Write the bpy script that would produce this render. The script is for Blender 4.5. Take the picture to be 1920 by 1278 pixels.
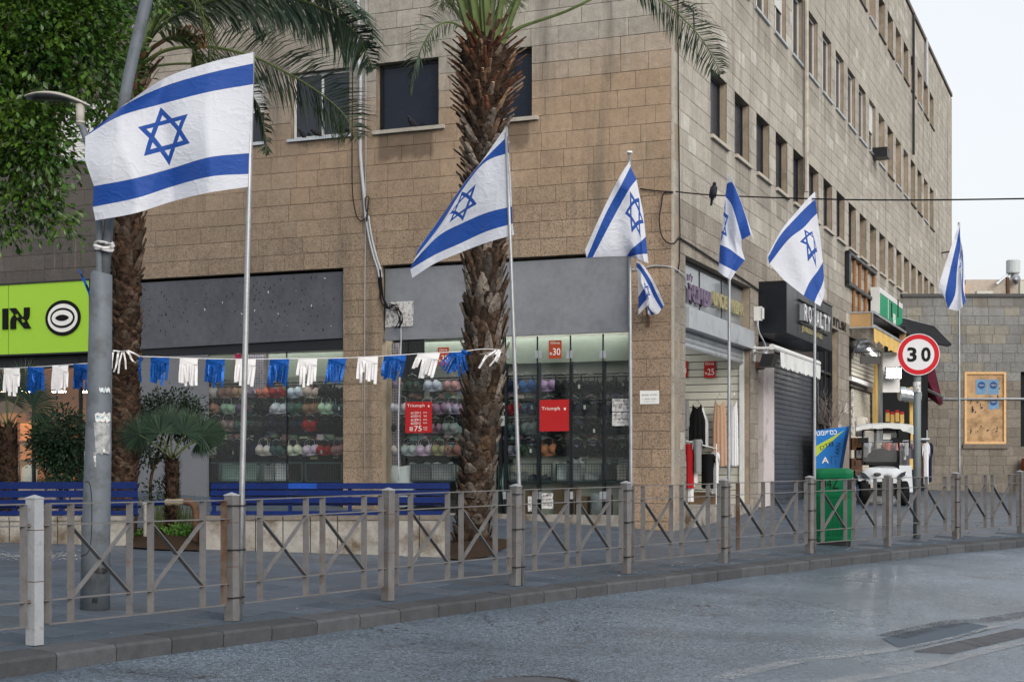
import bpy, math, random
from mathutils import Vector, Matrix, Euler, noise as mnoise
import numpy as np
R_ = random.Random(7)
def rr(a, b): return R_.uniform(a, b)
for o in list(bpy.data.objects): bpy.data.objects.remove(o)
scene = bpy.context.scene
col = scene.collection
V = Vector
rad = math.radians
# ------------------------------------------------------------------ camera
F, CX, HY, ZC = 2850.0, 960.0, 888.0, 1.2
cam_d = bpy.data.cameras.new('camera'); cam = bpy.data.objects.new('camera', cam_d); col.objects.link(cam)
cam.location = (0, 0, ZC); cam.rotation_euler = (rad(90), 0, 0)
cam_d.sensor_width = 36; cam_d.lens = F/1920*36; cam_d.shift_y = (HY-639)/1920
cam_d.clip_start = 0.1; cam_d.clip_end = 3000
scene.camera = cam
# ------------------------------------------------------------------ world, sun, exposure
SUN_EL, SUN_AZ = 26.0, 152.0
SKY_STR, SUN_STR, EXPO = 0.15, 1.0, 0.93
world = bpy.data.worlds.new('World'); scene.world = world; world.use_nodes = True
wn = world.node_tree.nodes; wl = world.node_tree.links; wn.clear()
sky = wn.new('ShaderNodeTexSky'); sky.sky_type = 'NISHITA'; sky.sun_disc = False
sky.sun_elevation = rad(SUN_EL); sky.sun_rotation = rad(SUN_AZ)
sky.air_density = 1.0; sky.dust_density = 5.0; sky.ozone_density = 2.0; sky.altitude = 0
hsv = wn.new('ShaderNodeHueSaturation'); hsv.inputs['Saturation'].default_value = 0.62
bg = wn.new('ShaderNodeBackground'); bg.inputs['Strength'].default_value = SKY_STR
wo = wn.new('ShaderNodeOutputWorld')
veil = wn.new('ShaderNodeMix'); veil.data_type = 'RGBA'; veil.inputs[0].default_value = .75; veil.inputs[7].default_value = (3.42, 3.46, 3.48, 1)
wl.new(sky.outputs[0], hsv.inputs['Color']); wl.new(hsv.outputs[0], veil.inputs[6]); wl.new(veil.outputs[2], bg.inputs['Color']); wl.new(bg.outputs[0], wo.inputs['Surface'])
sd = bpy.data.lights.new('sun', 'SUN'); sd.energy = SUN_STR; sd.angle = rad(40); sd.color = (1, .93, .84)
sun = bpy.data.objects.new('sun', sd); col.objects.link(sun)
sdir = V((math.sin(rad(SUN_AZ))*math.cos(rad(SUN_EL)), math.cos(rad(SUN_AZ))*math.cos(rad(SUN_EL)), math.sin(rad(SUN_EL))))
sun.rotation_euler = sdir.to_track_quat('Z', 'Y').to_euler(); sun.location = (10, -10, 30)
scene.view_settings.view_transform = 'Standard'; scene.view_settings.look = 'None'
scene.view_settings.exposure = EXPO; scene.view_settings.gamma = 1; scene.view_settings.use_curve_mapping = False
scene.cycles.use_denoising = True; scene.cycles.max_bounces = 6; scene.cycles.transparent_max_bounces = 16
scene.cycles.diffuse_bounces = 3; scene.cycles.glossy_bounces = 3
scene.cycles.caustics_reflective = False; scene.cycles.caustics_refractive = False
# ------------------------------------------------------------------ ground heights
HP = [(-50,-1.2),(4,-.30),(10.7,-.12),(12.5,-.085),(14.1,-.02),(17.3,.125),(20.5,.28),(23.7,.445),(25.4,.535),(28.1,.70),(32.2,.85),(46.7,1.21),(80,1.6),(900,2.0)]
HX = [p[0] for p in HP]; HZ = [p[1] for p in HP]
def G(x, y):
    return float(np.interp(y, HX, HZ)) - .038*max(-25, min(25, x))
def Gn(x, y):
    e = .4
    return V((-(G(x+e,y)-G(x-e,y))/(2*e), -(G(x,y+e)-G(x,y-e))/(2*e), 1)).normalized()
def gp(px, py, off=0.0):
    k = (px-CX)/F; q = (py-HY)/F
    lo, hi = 1.0, 300.0
    for _ in range(60):
        m = (lo+hi)/2
        if ZC-q*m > G(k*m, m)+off: lo = m
        else: hi = m
    return V((k*lo, lo, G(k*lo, lo)+off))
def at(px, py, Y): return V(((px-CX)/F*Y, Y, ZC-(py-HY)/F*Y))
def proj(p): return (CX+F*p[0]/p[1], HY-F*(p[2]-ZC)/p[1])
# ------------------------------------------------------------------ facade frames
YC = 23.2; COR = V(((1261-CX)/F*YC, YC, 0))
RD = V((1154, F, 0)).normalized(); LD = V((-RD.y, RD.x, 0))     # along the right / the left facade
class Frame:
    def __init__(s, o, u, n): s.o, s.u, s.n = V(o), V(u), V(n)
    def P(s, a, z, d=0.0): return s.o + s.u*a + s.n*d + V((0,0,z))
    def a(s, px, d=0.0):          # distance along the facade seen at px
        k = (px-CX)/F; b = s.o + s.n*d
        return (k*b.y-b.x)/(s.u.x-k*s.u.y)
    def z(s, px, py, d=0.0):
        p = s.P(s.a(px, d), 0, d); return ZC-(py-HY)/F*p.y
    def d(s, px, a):              # offset outward so that the point at a shows at px
        k = (px-CX)/F; b = s.o + s.u*a
        return (k*b.y-b.x)/(s.n.x-k*s.n.y)
FL = Frame(COR, LD, -RD); FR = Frame(COR, RD, -LD)
YW = FR.P(FR.a(1688), 0).y
FW = Frame(V((0, YW, 0)), V((1,0,0)), V((0,-1,0)))              # far wall, faces the camera
# ------------------------------------------------------------------ mesh builder
WM = {}
def mw(o): return WM[o.name] if o is not None else Matrix.Identity(4)
class MB:
    def __init__(s): s.v=[]; s.f=[]; s.m=[]; s.uv=None; s.tint=None
    def add(s, vs, fs, mi=0):
        b=len(s.v); s.v += [tuple(p) for p in vs]
        for f in fs: s.f.append(tuple(i+b for i in f)); s.m.append(mi)
        return s
    def hexa(s, c, mi=0):      # 8 corners: bottom 4 ccw, top 4
        return s.add(c, [(3,2,1,0),(4,5,6,7),(0,1,5,4),(1,2,6,5),(2,3,7,6),(3,0,4,7)], mi)
    def box(s, c, size, ax=None, mi=0):
        ax = ax or (V((1,0,0)),V((0,1,0)),V((0,0,1)))
        c=V(c); h=[ax[i]*(size[i]/2) for i in range(3)]
        return s.hexa([c-h[0]-h[1]-h[2], c+h[0]-h[1]-h[2], c+h[0]+h[1]-h[2], c-h[0]+h[1]-h[2],
                       c-h[0]-h[1]+h[2], c+h[0]-h[1]+h[2], c+h[0]+h[1]+h[2], c-h[0]+h[1]+h[2]], mi)
    def fb(s, fr, a0, a1, z0, z1, d0, d1, mi=0):
        P=fr.P
        return s.hexa([P(a0,z0,d0),P(a1,z0,d0),P(a1,z0,d1),P(a0,z0,d1),P(a0,z1,d0),P(a1,z1,d0),P(a1,z1,d1),P(a0,z1,d1)], mi)
    def tube(s, pts, r, n=8, mi=0, cap=True):
        pts=[V(p) for p in pts]; k=len(pts)
        rs = r if isinstance(r,(list,tuple)) else [r]*k
        b=len(s.v); up=None
        for i,p in enumerate(pts):
            t=(pts[min(i+1,k-1)]-pts[max(i-1,0)]).normalized()
            if up is None:
                up = V((0,0,1)) if abs(t.z)<.9 else V((0,1,0))
            x=t.cross(up).normalized(); y=x.cross(t).normalized(); up=y
            for j in range(n):
                a=2*math.pi*j/n; s.v.append(tuple(p+(x*math.cos(a)+y*math.sin(a))*rs[i]))
        for i in range(k-1):
            for j in range(n):
                q=b+i*n; s.f.append((q+j,q+(j+1)%n,q+n+(j+1)%n,q+n+j)); s.m.append(mi)
        if cap:
            s.f.append(tuple(b+j for j in range(n))[::-1]); s.m.append(mi)
            s.f.append(tuple(b+(k-1)*n+j for j in range(n))); s.m.append(mi)
        return s
    def bar(s, p, q, w, t, wd, mi=0):   # flat bar from p to q, width w along wd
        p=V(p); q=V(q); x=(q-p); L=x.length; x.normalize(); y=V(wd); y=(y-x*y.dot(x)).normalized(); z=x.cross(y)
        return s.box((p+q)/2,(L,w,t),(x,y,z),mi)
    def lathe(s, c, prof, n=16, mi=0, ax=None):
        ax = ax or (V((1,0,0)),V((0,1,0)),V((0,0,1))); c=V(c); b=len(s.v)
        for r,z in prof:
            for j in range(n):
                a=2*math.pi*j/n; s.v.append(tuple(c+ax[0]*(r*math.cos(a))+ax[1]*(r*math.sin(a))+ax[2]*z))
        for i in range(len(prof)-1):
            for j in range(n):
                q=b+i*n; s.f.append((q+j,q+(j+1)%n,q+n+(j+1)%n,q+n+j)); s.m.append(mi)
        s.f.append(tuple(b+j for j in range(n))[::-1]); s.m.append(mi)
        s.f.append(tuple(b+(len(prof)-1)*n+j for j in range(n))); s.m.append(mi)
        return s
    def grid(s, nu, nv, fn, mi=0):
        b=len(s.v)
        for i in range(nu+1):
            for j in range(nv+1): s.v.append(tuple(fn(i/nu, j/nv)))
        for i in range(nu):
            for j in range(nv):
                q=b+i*(nv+1)+j; s.f.append((q,q+nv+1,q+nv+2,q+1)); s.m.append(mi)
        return s
    def ell(s, c, r, nu=10, nv=6, mi=0, ax=None):
        prof=[(max(.02,math.sin(math.pi*i/nv)), -math.cos(math.pi*i/nv)) for i in range(nv+1)]
        ax = ax or (V((1,0,0)),V((0,1,0)),V((0,0,1)))
        return s.lathe(c, prof, nu, mi, (ax[0]*r[0], ax[1]*r[1], ax[2]*r[2]))
    def mesh(s, name, mats, smooth=False, inv=None):
        me=bpy.data.meshes.new(name)
        vs = s.v if inv is None else [tuple(inv@V(p)) for p in s.v]
        me.from_pydata(vs, [], s.f)
        for m in (mats if isinstance(mats,(list,tuple)) else [mats]): me.materials.append(m)
        if any(s.m): me.polygons.foreach_set('material_index', s.m)
        if smooth: me.polygons.foreach_set('use_smooth', [True]*len(s.f))
        if s.tint is not None:
            ca=me.color_attributes.new('tint','FLOAT_COLOR','CORNER')
            arr=np.repeat(np.array(s.tint,dtype=np.float32), [len(f) for f in s.f], axis=0)
            ca.data.foreach_set('color', np.c_[arr,np.ones(len(arr),dtype=np.float32)].ravel())
        me.update(); return me
    def build(s, name, mats, parent=None, smooth=False, color=None, kind=None, label=None):
        inv = mw(parent).inverted() if parent is not None else None
        o=bpy.data.objects.new(name, s.mesh(name,mats,smooth,inv)); link(o,parent)
        if color: o.color=(*color,1)
        if kind: o['kind']=kind
        if label: o['label']=label
        return o
def link(o, parent=None, M=None):
    col.objects.link(o)
    if parent is not None: o.parent=parent
    if M is not None: o.matrix_local = M
    WM[o.name] = mw(parent) @ (M if M is not None else Matrix.Identity(4))
    return o
def tag(o, label, cat, group=None):
    o['label']=label; o['category']=cat
    if group: o['group']=group
    return o
def thing(name, label, cat, loc, rz=0.0, group=None):
    o=bpy.data.objects.new(name,None); o.empty_display_size=.2
    link(o, None, Matrix.Translation(V(loc)) @ Matrix.Rotation(rz,4,'Z'))
    return tag(o,label,cat,group)
def solo(mb, name, mats, label, cat, group=None, smooth=False, color=None):
    o=mb.build(name,mats,None,smooth,color); return tag(o,label,cat,group)
def inst(name, me, parent, Mw, color=None):     # share mesh data, placed by a world matrix
    o=bpy.data.objects.new(name, me); link(o,parent, mw(parent).inverted()@Mw if parent is not None else Mw)
    if color: o.color=(*color,1)
    return o
def copy_tree(o, parent=None, M=None):
    c=o.copy(); col.objects.link(c); c.parent=parent
    if M is not None: c.matrix_local=M
    WM[c.name]=mw(parent)@c.matrix_local
    for ch in [x for x in list(WMCH.get(o.name,[]))]: copy_tree(ch,c)
    return c
WMCH={}
# ------------------------------------------------------------------ materials
def newmat(name):
    m=bpy.data.materials.new(name); m.use_nodes=True; nt=m.node_tree; nt.nodes.clear()
    out=nt.nodes.new('ShaderNodeOutputMaterial'); b=nt.nodes.new('ShaderNodeBsdfPrincipled')
    nt.links.new(b.outputs[0],out.inputs['Surface'])
    class N: pass
    n=N(); n.m=m; n.nt=nt; n.b=b; n.out=out
    geo=nt.nodes.new('ShaderNodeNewGeometry'); n.pos=geo.outputs['Position']
    return n
def nd(n, t, **k):
    x=n.nt.nodes.new(t)
    for a,v in k.items():
        if a.startswith('i_'):
            key=a[2:]; key=int(key) if key.isdigit() else key.replace('_',' ')
            s=x.inputs[key]
            if hasattr(v,'links'): n.nt.links.new(v,s)
            else: s.default_value=v
        else: setattr(x,a,v)
    return x
def lk(n,a,b): n.nt.links.new(a,b)
def mth(n,op,a,b=0.0,c=0.0):
    x=nd(n,'ShaderNodeMath',operation=op)
    for i,v in enumerate((a,b,c)):
        if hasattr(v,'links'): lk(n,v,x.inputs[i])
        else: x.inputs[i].default_value=v
    return x.outputs[0]
def noise_(n,scale,detail=3,rough=.55,vec=None,w=None):
    x=nd(n,'ShaderNodeTexNoise'); x.inputs['Scale'].default_value=scale; x.inputs['Detail'].default_value=detail; x.inputs['Roughness'].default_value=rough
    lk(n, vec if vec is not None else n.pos, x.inputs['Vector']); return x.outputs['Fac']
def vscale(n,sc,vec=None):
    x=nd(n,'ShaderNodeVectorMath',operation='MULTIPLY'); lk(n,vec if vec is not None else n.pos,x.inputs[0]); x.inputs[1].default_value=sc; return x.outputs[0]
def rng(n,v,a,b,c,d):
    x=nd(n,'ShaderNodeMapRange'); lk(n,v,x.inputs[0])
    for i,q in enumerate((a,b,c,d)): x.inputs[i+1].default_value=q
    return x.outputs[0]
def mix(n,fac,a,b,mode='MIX'):
    x=nd(n,'ShaderNodeMix',data_type='RGBA',blend_type=mode)
    for s,v in ((x.inputs[0],fac),(x.inputs[6],a),(x.inputs[7],b)):
        if hasattr(v,'links'): lk(n,v,s)
        else: s.default_value = v if not isinstance(v,tuple) else (*v,1)[:4]
    return x.outputs[2]
def bump(n,h,strength=.3,dist=.01):
    x=nd(n,'ShaderNodeBump'); x.inputs['Strength'].default_value=strength; x.inputs['Distance'].default_value=dist
    lk(n,h,x.inputs['Height']); lk(n,x.outputs[0],n.b.inputs['Normal'])
def sm(name, c, rough=.6, metal=0.0, var=.18, sc=6.0, bmp=0.0, bs=60.0, spec=.16, dirt=None, dsc=2.5, dlo=.55, dhi=.75, obj=False, attr=False, emit=None, es=1.0, sub=None):
    n=newmat(name)
    if obj:
        base=nd(n,'ShaderNodeObjectInfo').outputs['Color']
    elif attr:
        base=nd(n,'ShaderNodeAttribute',attribute_name='tint').outputs['Color']
    else:
        base=nd(n,'ShaderNodeRGB'); base.outputs[0].default_value=(*c,1); base=base.outputs[0]
    f=noise_(n,sc,4); f2=noise_(n,sc*7.3,3)
    v=mth(n,'ADD',mth(n,'MULTIPLY',f,.65),mth(n,'MULTIPLY',f2,.35))
    g=rng(n,v,.3,.7,1-var,1+var)
    cc=mix(n,1.0,base,(1,1,1),'MULTIPLY')
    x=nd(n,'ShaderNodeVectorMath',operation='SCALE'); lk(n,base,x.inputs[0]); lk(n,g,x.inputs['Scale']); cc=x.outputs[0]
    if dirt:
        df=rng(n,noise_(n,dsc,6,.65),dlo,dhi,0,1); cc=mix(n,df,cc,dirt)
    lk(n,cc,n.b.inputs['Base Color'])
    n.b.inputs['Roughness'].default_value=rough; n.b.inputs['Metallic'].default_value=metal
    n.b.inputs['Specular IOR Level'].default_value=spec
    if var>0: lk(n,rng(n,f,.3,.7,max(.05,rough-.08),min(1,rough+.08)),n.b.inputs['Roughness'])
    if bmp: bump(n,noise_(n,bs,4,.6),bmp,.01)
    if emit: n.b.inputs['Emission Color'].default_value=(*emit,1); n.b.inputs['Emission Strength'].default_value=es
    return n.m
def stonemat(name, mode):
    n=newmat(name)
    if mode=='obj': base=nd(n,'ShaderNodeObjectInfo'); rnd=base.outputs['Random']; base=base.outputs['Color']
    else: base=nd(n,'ShaderNodeAttribute',attribute_name='tint').outputs['Color']; rnd=None
    big=noise_(n,1.3,4,.6); fine=noise_(n,55,3,.7); med=noise_(n,9,5,.65)
    pit=nd(n,'ShaderNodeTexNoise'); pit.inputs['Scale'].default_value=40; pit.inputs['Detail'].default_value=6; pit.inputs['Distortion'].default_value=.5; lk(n,n.pos,pit.inputs['Vector'])
    g=mth(n,'ADD',mth(n,'ADD',mth(n,'MULTIPLY',fine,.34),mth(n,'MULTIPLY',med,.36)),mth(n,'MULTIPLY',big,.3))
    g=rng(n,g,.36,.64,.72,1.26)
    x=nd(n,'ShaderNodeVectorMath',operation='SCALE'); lk(n,base,x.inputs[0]); lk(n,g,x.inputs['Scale']); cc=x.outputs[0]
    # tooled, pitted faces low on the wall: dark pits
    sz=nd(n,'ShaderNodeSeparateXYZ'); lk(n,n.pos,sz.inputs[0])
    low=rng(n,sz.outputs[2],6.6,4.9,0,1)
    pm=mth(n,'MULTIPLY',rng(n,pit.outputs['Fac'],.49,.40,0,1),mth(n,'ADD',mth(n,'MULTIPLY',low,.46),.08))
    cc=mix(n,pm,cc,(.07,.055,.042))
    # soot runs down the face
    st=noise_(n,1.0,5,.6,vscale(n,(2.6,2.6,.22)))
    dl=nd(n,'ShaderNodeVectorMath',operation='DOT_PRODUCT'); lk(n,n.pos,dl.inputs[0]); dl.inputs[1].default_value=LD; sL=mth(n,'SUBTRACT',dl.outputs['Value'],COR.dot(LD))
    dr=nd(n,'ShaderNodeVectorMath',operation='DOT_PRODUCT'); lk(n,n.pos,dr.inputs[0]); dr.inputs[1].default_value=RD; sR=mth(n,'SUBTRACT',dr.outputs['Value'],COR.dot(RD))
    jit=mth(n,'MULTIPLY',mth(n,'SUBTRACT',noise_(n,5,4,.6),.5),.35)
    def inside(v,a,b,e=.03): return mth(n,'MULTIPLY',rng(n,v,a-e,a+e,0,1),rng(n,v,b-e,b+e,1,0))
    zj=mth(n,'ADD',sz.outputs[2],jit); mk=None
    for (p0,p1,dp) in ((709,812,.42),(935,992,.40),(560,640,.12)):
        q=mth(n,'MULTIPLY',inside(mth(n,'ADD',sL,mth(n,'MULTIPLY',jit,.25)),FL.a(p1),FL.a(p0)),inside(zj,6.79-dp,6.9,.05)); mk=q if mk is None else mth(n,'MAXIMUM',mk,q)
    cc=mix(n,mth(n,'MULTIPLY',mk,.62),cc,(.085,.068,.052))
    tt=mth(n,'DIVIDE',mth(n,'SUBTRACT',sR,FR.a(1332)),1.69); ft=mth(n,'FRACT',tt)
    um=mth(n,'MULTIPLY',inside(ft,.02,.66,.015),mth(n,'GREATER_THAN',sR,2.0))
    zb1=mth(n,'MAXIMUM',inside(sz.outputs[2],6.25,6.8,.02),mth(n,'MULTIPLY',inside(zj,9.3,9.85,.15),.7))
    cc=mix(n,mth(n,'MULTIPLY',mth(n,'MULTIPLY',um,zb1),.42),cc,(.13,.115,.10))
    sm_=mth(n,'MULTIPLY',rng(n,st,.54,.72,0,1),.66); cc=mix(n,sm_,cc,(.10,.088,.075))
    lt=noise_(n,1.0,4,.6,vscale(n,(7,7,.5))); cc=mix(n,mth(n,'MULTIPLY',rng(n,lt,.66,.76,0,1),.35),cc,(.52,.49,.44))
    lk(n,cc,n.b.inputs['Base Color']); n.b.inputs['Roughness'].default_value=.88; n.b.inputs['Specular IOR Level'].default_value=.25
    h=mth(n,'ADD',mth(n,'MULTIPLY',pit.outputs['Fac'],1.0),mth(n,'MULTIPLY',fine,.5)); bump(n,h,.5,.012)
    return n.m
M={}
M['stone']=stonemat('stone_single','obj'); M['stone_attr']=stonemat('stone_many','attr')
M['joint']=sm('wall_mortar',(.155,.135,.115),.95,var=.3,sc=12,bmp=.3)
M['reveal']=sm('reveal_stone',(.29,.24,.185),.9,var=.25,sc=5,bmp=.3,dirt=(.16,.13,.1),dsc=1.6)
M['sill']=sm('sill_stone',(.42,.39,.34),.85,var=.25,sc=8,bmp=.3,dirt=(.15,.13,.11),dsc=4)
M['dark_panel']=sm('dark_window_panel',(.010,.016,.030),.25,var=.25,sc=3,spec=.25)
M['black_metal']=sm('black_metal',(.006,.0065,.008),.45,var=.2,spec=.5)
M['white_paint']=sm('white_paint',(.62,.63,.63),.5,var=.1,sc=4,dirt=(.3,.28,.25),dsc=6,dlo=.6,dhi=.85)
M['grey_sheet']=sm('grey_metal_sheet',(.215,.23,.255),.5,.1,var=.22,sc=1.5,bmp=.08,bs=6,dirt=(.24,.25,.28),dsc=3.2,dlo=.5,dhi=.8)
M['alu']=sm('brushed_aluminium',(.5,.53,.56),.4,.75,var=.15,sc=3,dirt=(.22,.22,.22),dsc=5)
M['lamp_paint']=sm('lamp_head_paint',(.36,.35,.32),.5,var=.12,sc=5,dirt=(.18,.17,.15),dsc=6)
M['alu_dark']=sm('letter_side',(.22,.24,.26),.5,var=.1)
M['steel_pole']=sm('galvanised_pole',(.30,.31,.325),.42,.65,var=.25,sc=9,bmp=.1,bs=80)
M['fence']=sm('fence_paint',(.142,.140,.142),.6,.15,var=.22,sc=7,bmp=.15,bs=70,dirt=(.115,.082,.06),dsc=5,dlo=.55,dhi=.75)
M['fence_rusty']=sm('fence_rusty',(.12,.095,.08),.75,.1,var=.3,sc=9,dirt=(.085,.045,.028),dsc=4,dlo=.42,dhi=.6)
M['fence_light']=sm('fence_light_paint',(.29,.305,.33),.6,.1,var=.14,sc=7,bmp=.15,bs=50,dirt=(.16,.11,.08),dsc=7,dlo=.6,dhi=.78)
M['rust']=sm('rusty_steel',(.115,.065,.042),.85,.1,var=.4,sc=20,bmp=.3)
M['tie']=sm('black_tie',(.015,.015,.017),.5,var=.1)
M['post']=sm('lamp_post_paint',(.125,.145,.168),.6,.15,var=.14,sc=3,bmp=.1,bs=40,dirt=(.075,.078,.08),dsc=4,dlo=.5,dhi=.7)
M['paper']=sm('weathered_paper',(.6,.6,.6),.8,var=.2,sc=20,dirt=(.2,.19,.18),dsc=22,dlo=.5,dhi=.6)
M['blue_bench']=sm('blue_bench_paint',(.001,.013,.095),.42,var=.2,sc=5,bmp=.1,bs=30,dirt=(.02,.03,.08),dsc=6,dlo=.58,dhi=.8)
M['blue_new']=sm('fresh_blue_paint',(.008,.055,.30),.4,var=.12)
M['planter']=sm('planter_slab',(.28,.27,.25),.85,var=.25,sc=3,bmp=.25,bs=25,dirt=(.11,.085,.06),dsc=3.4,dlo=.46,dhi=.66)
M['soil']=sm('soil',(.035,.022,.014),.98,var=.5,sc=30,bmp=.9,bs=30)
M['kerb']=sm('kerb_concrete',(.5,.5,.5),.85,obj=True,var=.25,sc=9,bmp=.4,bs=70,dirt=(.05,.045,.042),dsc=3,dlo=.55,dhi=.8)
M['slab']=sm('paving_single',(.1,.1,.1),.46,obj=True,var=.16,sc=4,bmp=.2,bs=45,spec=.55,dirt=(.055,.055,.06),dsc=2.0,dlo=.5,dhi=.8)
M['slab_attr']=sm('paving_many',(.1,.1,.1),.46,attr=True,var=.16,sc=4,bmp=.2,bs=45,spec=.55,dirt=(.055,.055,.06),dsc=2.0,dlo=.5,dhi=.8)
M['slab_joint']=sm('paving_joint',(.035,.037,.042),.95,var=.3,sc=20)
M['white_cloth']=sm('white_cloth',(.75,.75,.77),.8,var=.06)
M['tint_cloth']=sm('coloured_cloth',(.5,.5,.5),.75,obj=True,var=.12,sc=20,bmp=.2,bs=60)
M['tint_plastic']=sm('coloured_plastic',(.5,.5,.5),.4,obj=True,var=.08,sc=10)
M['red']=sm('red_print',(.42,.02,.022),.4,var=.05)
M['orange_red']=sm('orange_red_print',(.36,.06,.025),.45,var=.05)
M['white_print']=sm('white_print',(.78,.78,.76),.5,var=.03)
M['black_print']=sm('black_print',(.004,.004,.005),.5,var=.05)
M['pale_green']=sm('pale_green_board',(.27,.295,.255),.5,var=.06,sc=2)
M['pale_wall']=sm('pale_shop_wall',(.50,.50,.45),.7,var=.08,sc=2)
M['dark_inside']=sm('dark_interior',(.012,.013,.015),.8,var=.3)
M['gold']=sm('gold_letters',(.42,.38,.22),.4,.4,var=.15)
M['purple']=sm('purple_letters',(.14,.11,.17),.5,var=.2)
M['anthracite']=sm('anthracite_cladding',(.006,.008,.013),.36,.0,var=.2,sc=1.2,spec=.40)
M['anth_front']=M['anthracite']
M['shutter_dark']=sm('dark_roller_shutter',(.075,.083,.098),.48,.25,var=.25,sc=4,dirt=(.035,.035,.036),dsc=2)
M['shutter_light']=sm('light_roller_shutter',(.42,.45,.48),.42,.4,var=.12,sc=4,dirt=(.25,.25,.25),dsc=3)
M['cream_shutter']=sm('cream_roller_shutter',(.55,.52,.44),.55,.0,var=.1,sc=4)
M['canvas_white']=sm('white_awning_canvas',(.58,.60,.60),.8,var=.12,sc=6,dirt=(.25,.25,.24),dsc=5)
M['canvas_tan']=sm('tan_canvas',(.42,.27,.13),.8,var=.15,sc=3,dirt=(.2,.12,.06),dsc=2)
M['canvas_yellow']=sm('yellow_canvas',(.62,.42,.14),.8,var=.15,sc=5,dirt=(.3,.2,.1),dsc=5)
M['canvas_maroon']=sm('maroon_canvas',(.10,.018,.035),.75,var=.25,sc=4)
M['awning_dark']=sm('dark_awning_cloth',(.012,.013,.016),.7,var=.3,sc=2)
M['green_bin']=sm('green_bin_plastic',(.002,.11,.042),.38,var=.12,sc=4,bmp=.05,bs=20,dirt=(.006,.07,.03),dsc=3,dlo=.55,dhi=.8)
M['blue_atm']=sm('blue_kiosk',(.01,.16,.50),.4,var=.08,sc=3)
M['atm_dark']=sm('blue_kiosk_side',(.006,.05,.17),.4,var=.1)
M['lime']=sm('lime_stripe',(.42,.55,.06),.45,var=.05)
M['wood']=sm('weathered_batten',(.30,.14,.06),.85,var=.3,sc=14,bmp=.2)
M['green_sign']=sm('green_shop_sign',(.015,.26,.13),.45,var=.1)
M['sign_pole']=sm('sign_pole_paint',(.16,.19,.20),.55,.2,var=.12,sc=6)
M['sign_white']=sm('sign_white',(.62,.62,.64),.45,var=.03)
M['sign_red']=sm('sign_red',(.48,.012,.02),.4,var=.04)
M['cart_white']=sm('cart_body_white',(.50,.53,.57),.22,var=.05,spec=.5)
M['tyre']=sm('tyre_rubber',(.006,.006,.007),.8,var=.2,bmp=.2)
M['black_vinyl']=sm('black_vinyl',(.004,.0045,.006),.5,var=.15)
M['wallboard']=sm('chipboard',(.44,.29,.16),.75,var=.25,sc=4,dirt=(.24,.15,.085),dsc=3.5,dlo=.45,dhi=.65)
M['wood_frame']=sm('new_timber',(.62,.40,.2),.7,var=.2,sc=20)
M['cable_white']=sm('white_conduit',(.46,.49,.53),.5,var=.15)
M['cable_black']=sm('black_cable',(.012,.012,.013),.5,var=.1)
M['bark']=sm('bark',(.085,.06,.042),.95,var=.4,sc=14,bmp=.8,bs=30)
M['palm_bark']=sm('palm_bark',(.045,.028,.019),.98,var=.65,sc=14,bmp=1.0,bs=18,dirt=(.012,.008,.006),dsc=9,dlo=.45,dhi=.6)
M['boot']=sm('palm_leaf_base',(.1,.1,.1),.9,obj=True,var=.7,sc=18,bmp=1.0,bs=45,dirt=(.014,.009,.006),dsc=13,dlo=.5,dhi=.66)
M['boot_attr']=sm('palm_leaf_base_far',(.1,.1,.1),.9,attr=True,var=.7,sc=18,bmp=1.0,bs=45,dirt=(.014,.009,.006),dsc=13,dlo=.5,dhi=.66)
M['fibre']=sm('palm_fibre',(.042,.028,.02),.98,var=.5,sc=40)
M['petiole']=sm('palm_petiole',(.085,.12,.035),.5,var=.35,sc=4,spec=.4)
def leafmat(name,c1,c2,rough=.4,trans=.25):
    n=newmat(name)
    f=rng(n,noise_(n,3.2,3),.35,.65,0,1)
    ri=nd(n,'ShaderNodeNewGeometry').outputs['Random Per Island']
    cc=mix(n,f,c1,c2); x=nd(n,'ShaderNodeVectorMath',operation='SCALE'); lk(n,cc,x.inputs[0]); lk(n,rng(n,ri,0,1,.55,1.45),x.inputs['Scale'])
    lk(n,x.outputs[0],n.b.inputs['Base Color']); n.b.inputs['Roughness'].default_value=rough; n.b.inputs['Specular IOR Level'].default_value=.45
    tr=nd(n,'ShaderNodeBsdfTranslucent'); lk(n,x.outputs[0],tr.inputs['Color'])
    ms=nd(n,'ShaderNodeMixShader'); ms.inputs[0].default_value=trans; lk(n,n.b.outputs[0],ms.inputs[1]); lk(n,tr.outputs[0],ms.inputs[2]); lk(n,ms.outputs[0],n.out.inputs['Surface'])
    return n.m
M['ficus']=leafmat('ficus_leaf',(.020,.068,.010),(.070,.135,.016),.34,.14)
M['palm_leaf']=leafmat('palm_leaflet',(.030,.060,.038),(.055,.080,.045),.45,.12)
M['palm_leaf_y']=leafmat('young_palm_leaflet',(.10,.13,.04),(.07,.10,.035),.5,.3)
M['fan_leaf']=leafmat('fan_palm_leaf',(.016,.042,.026),(.032,.062,.032),.45,.08)
M['bush']=leafmat('bush_leaf',(.012,.032,.016),(.02,.045,.02),.42,.15)
M['bright_plant']=leafmat('bright_leaf',(.06,.17,.02),(.09,.2,.03),.45,.25)
M['dry_leaf']=leafmat('dry_frond',(.30,.10,.04),(.22,.09,.04),.7,.1)
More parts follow.
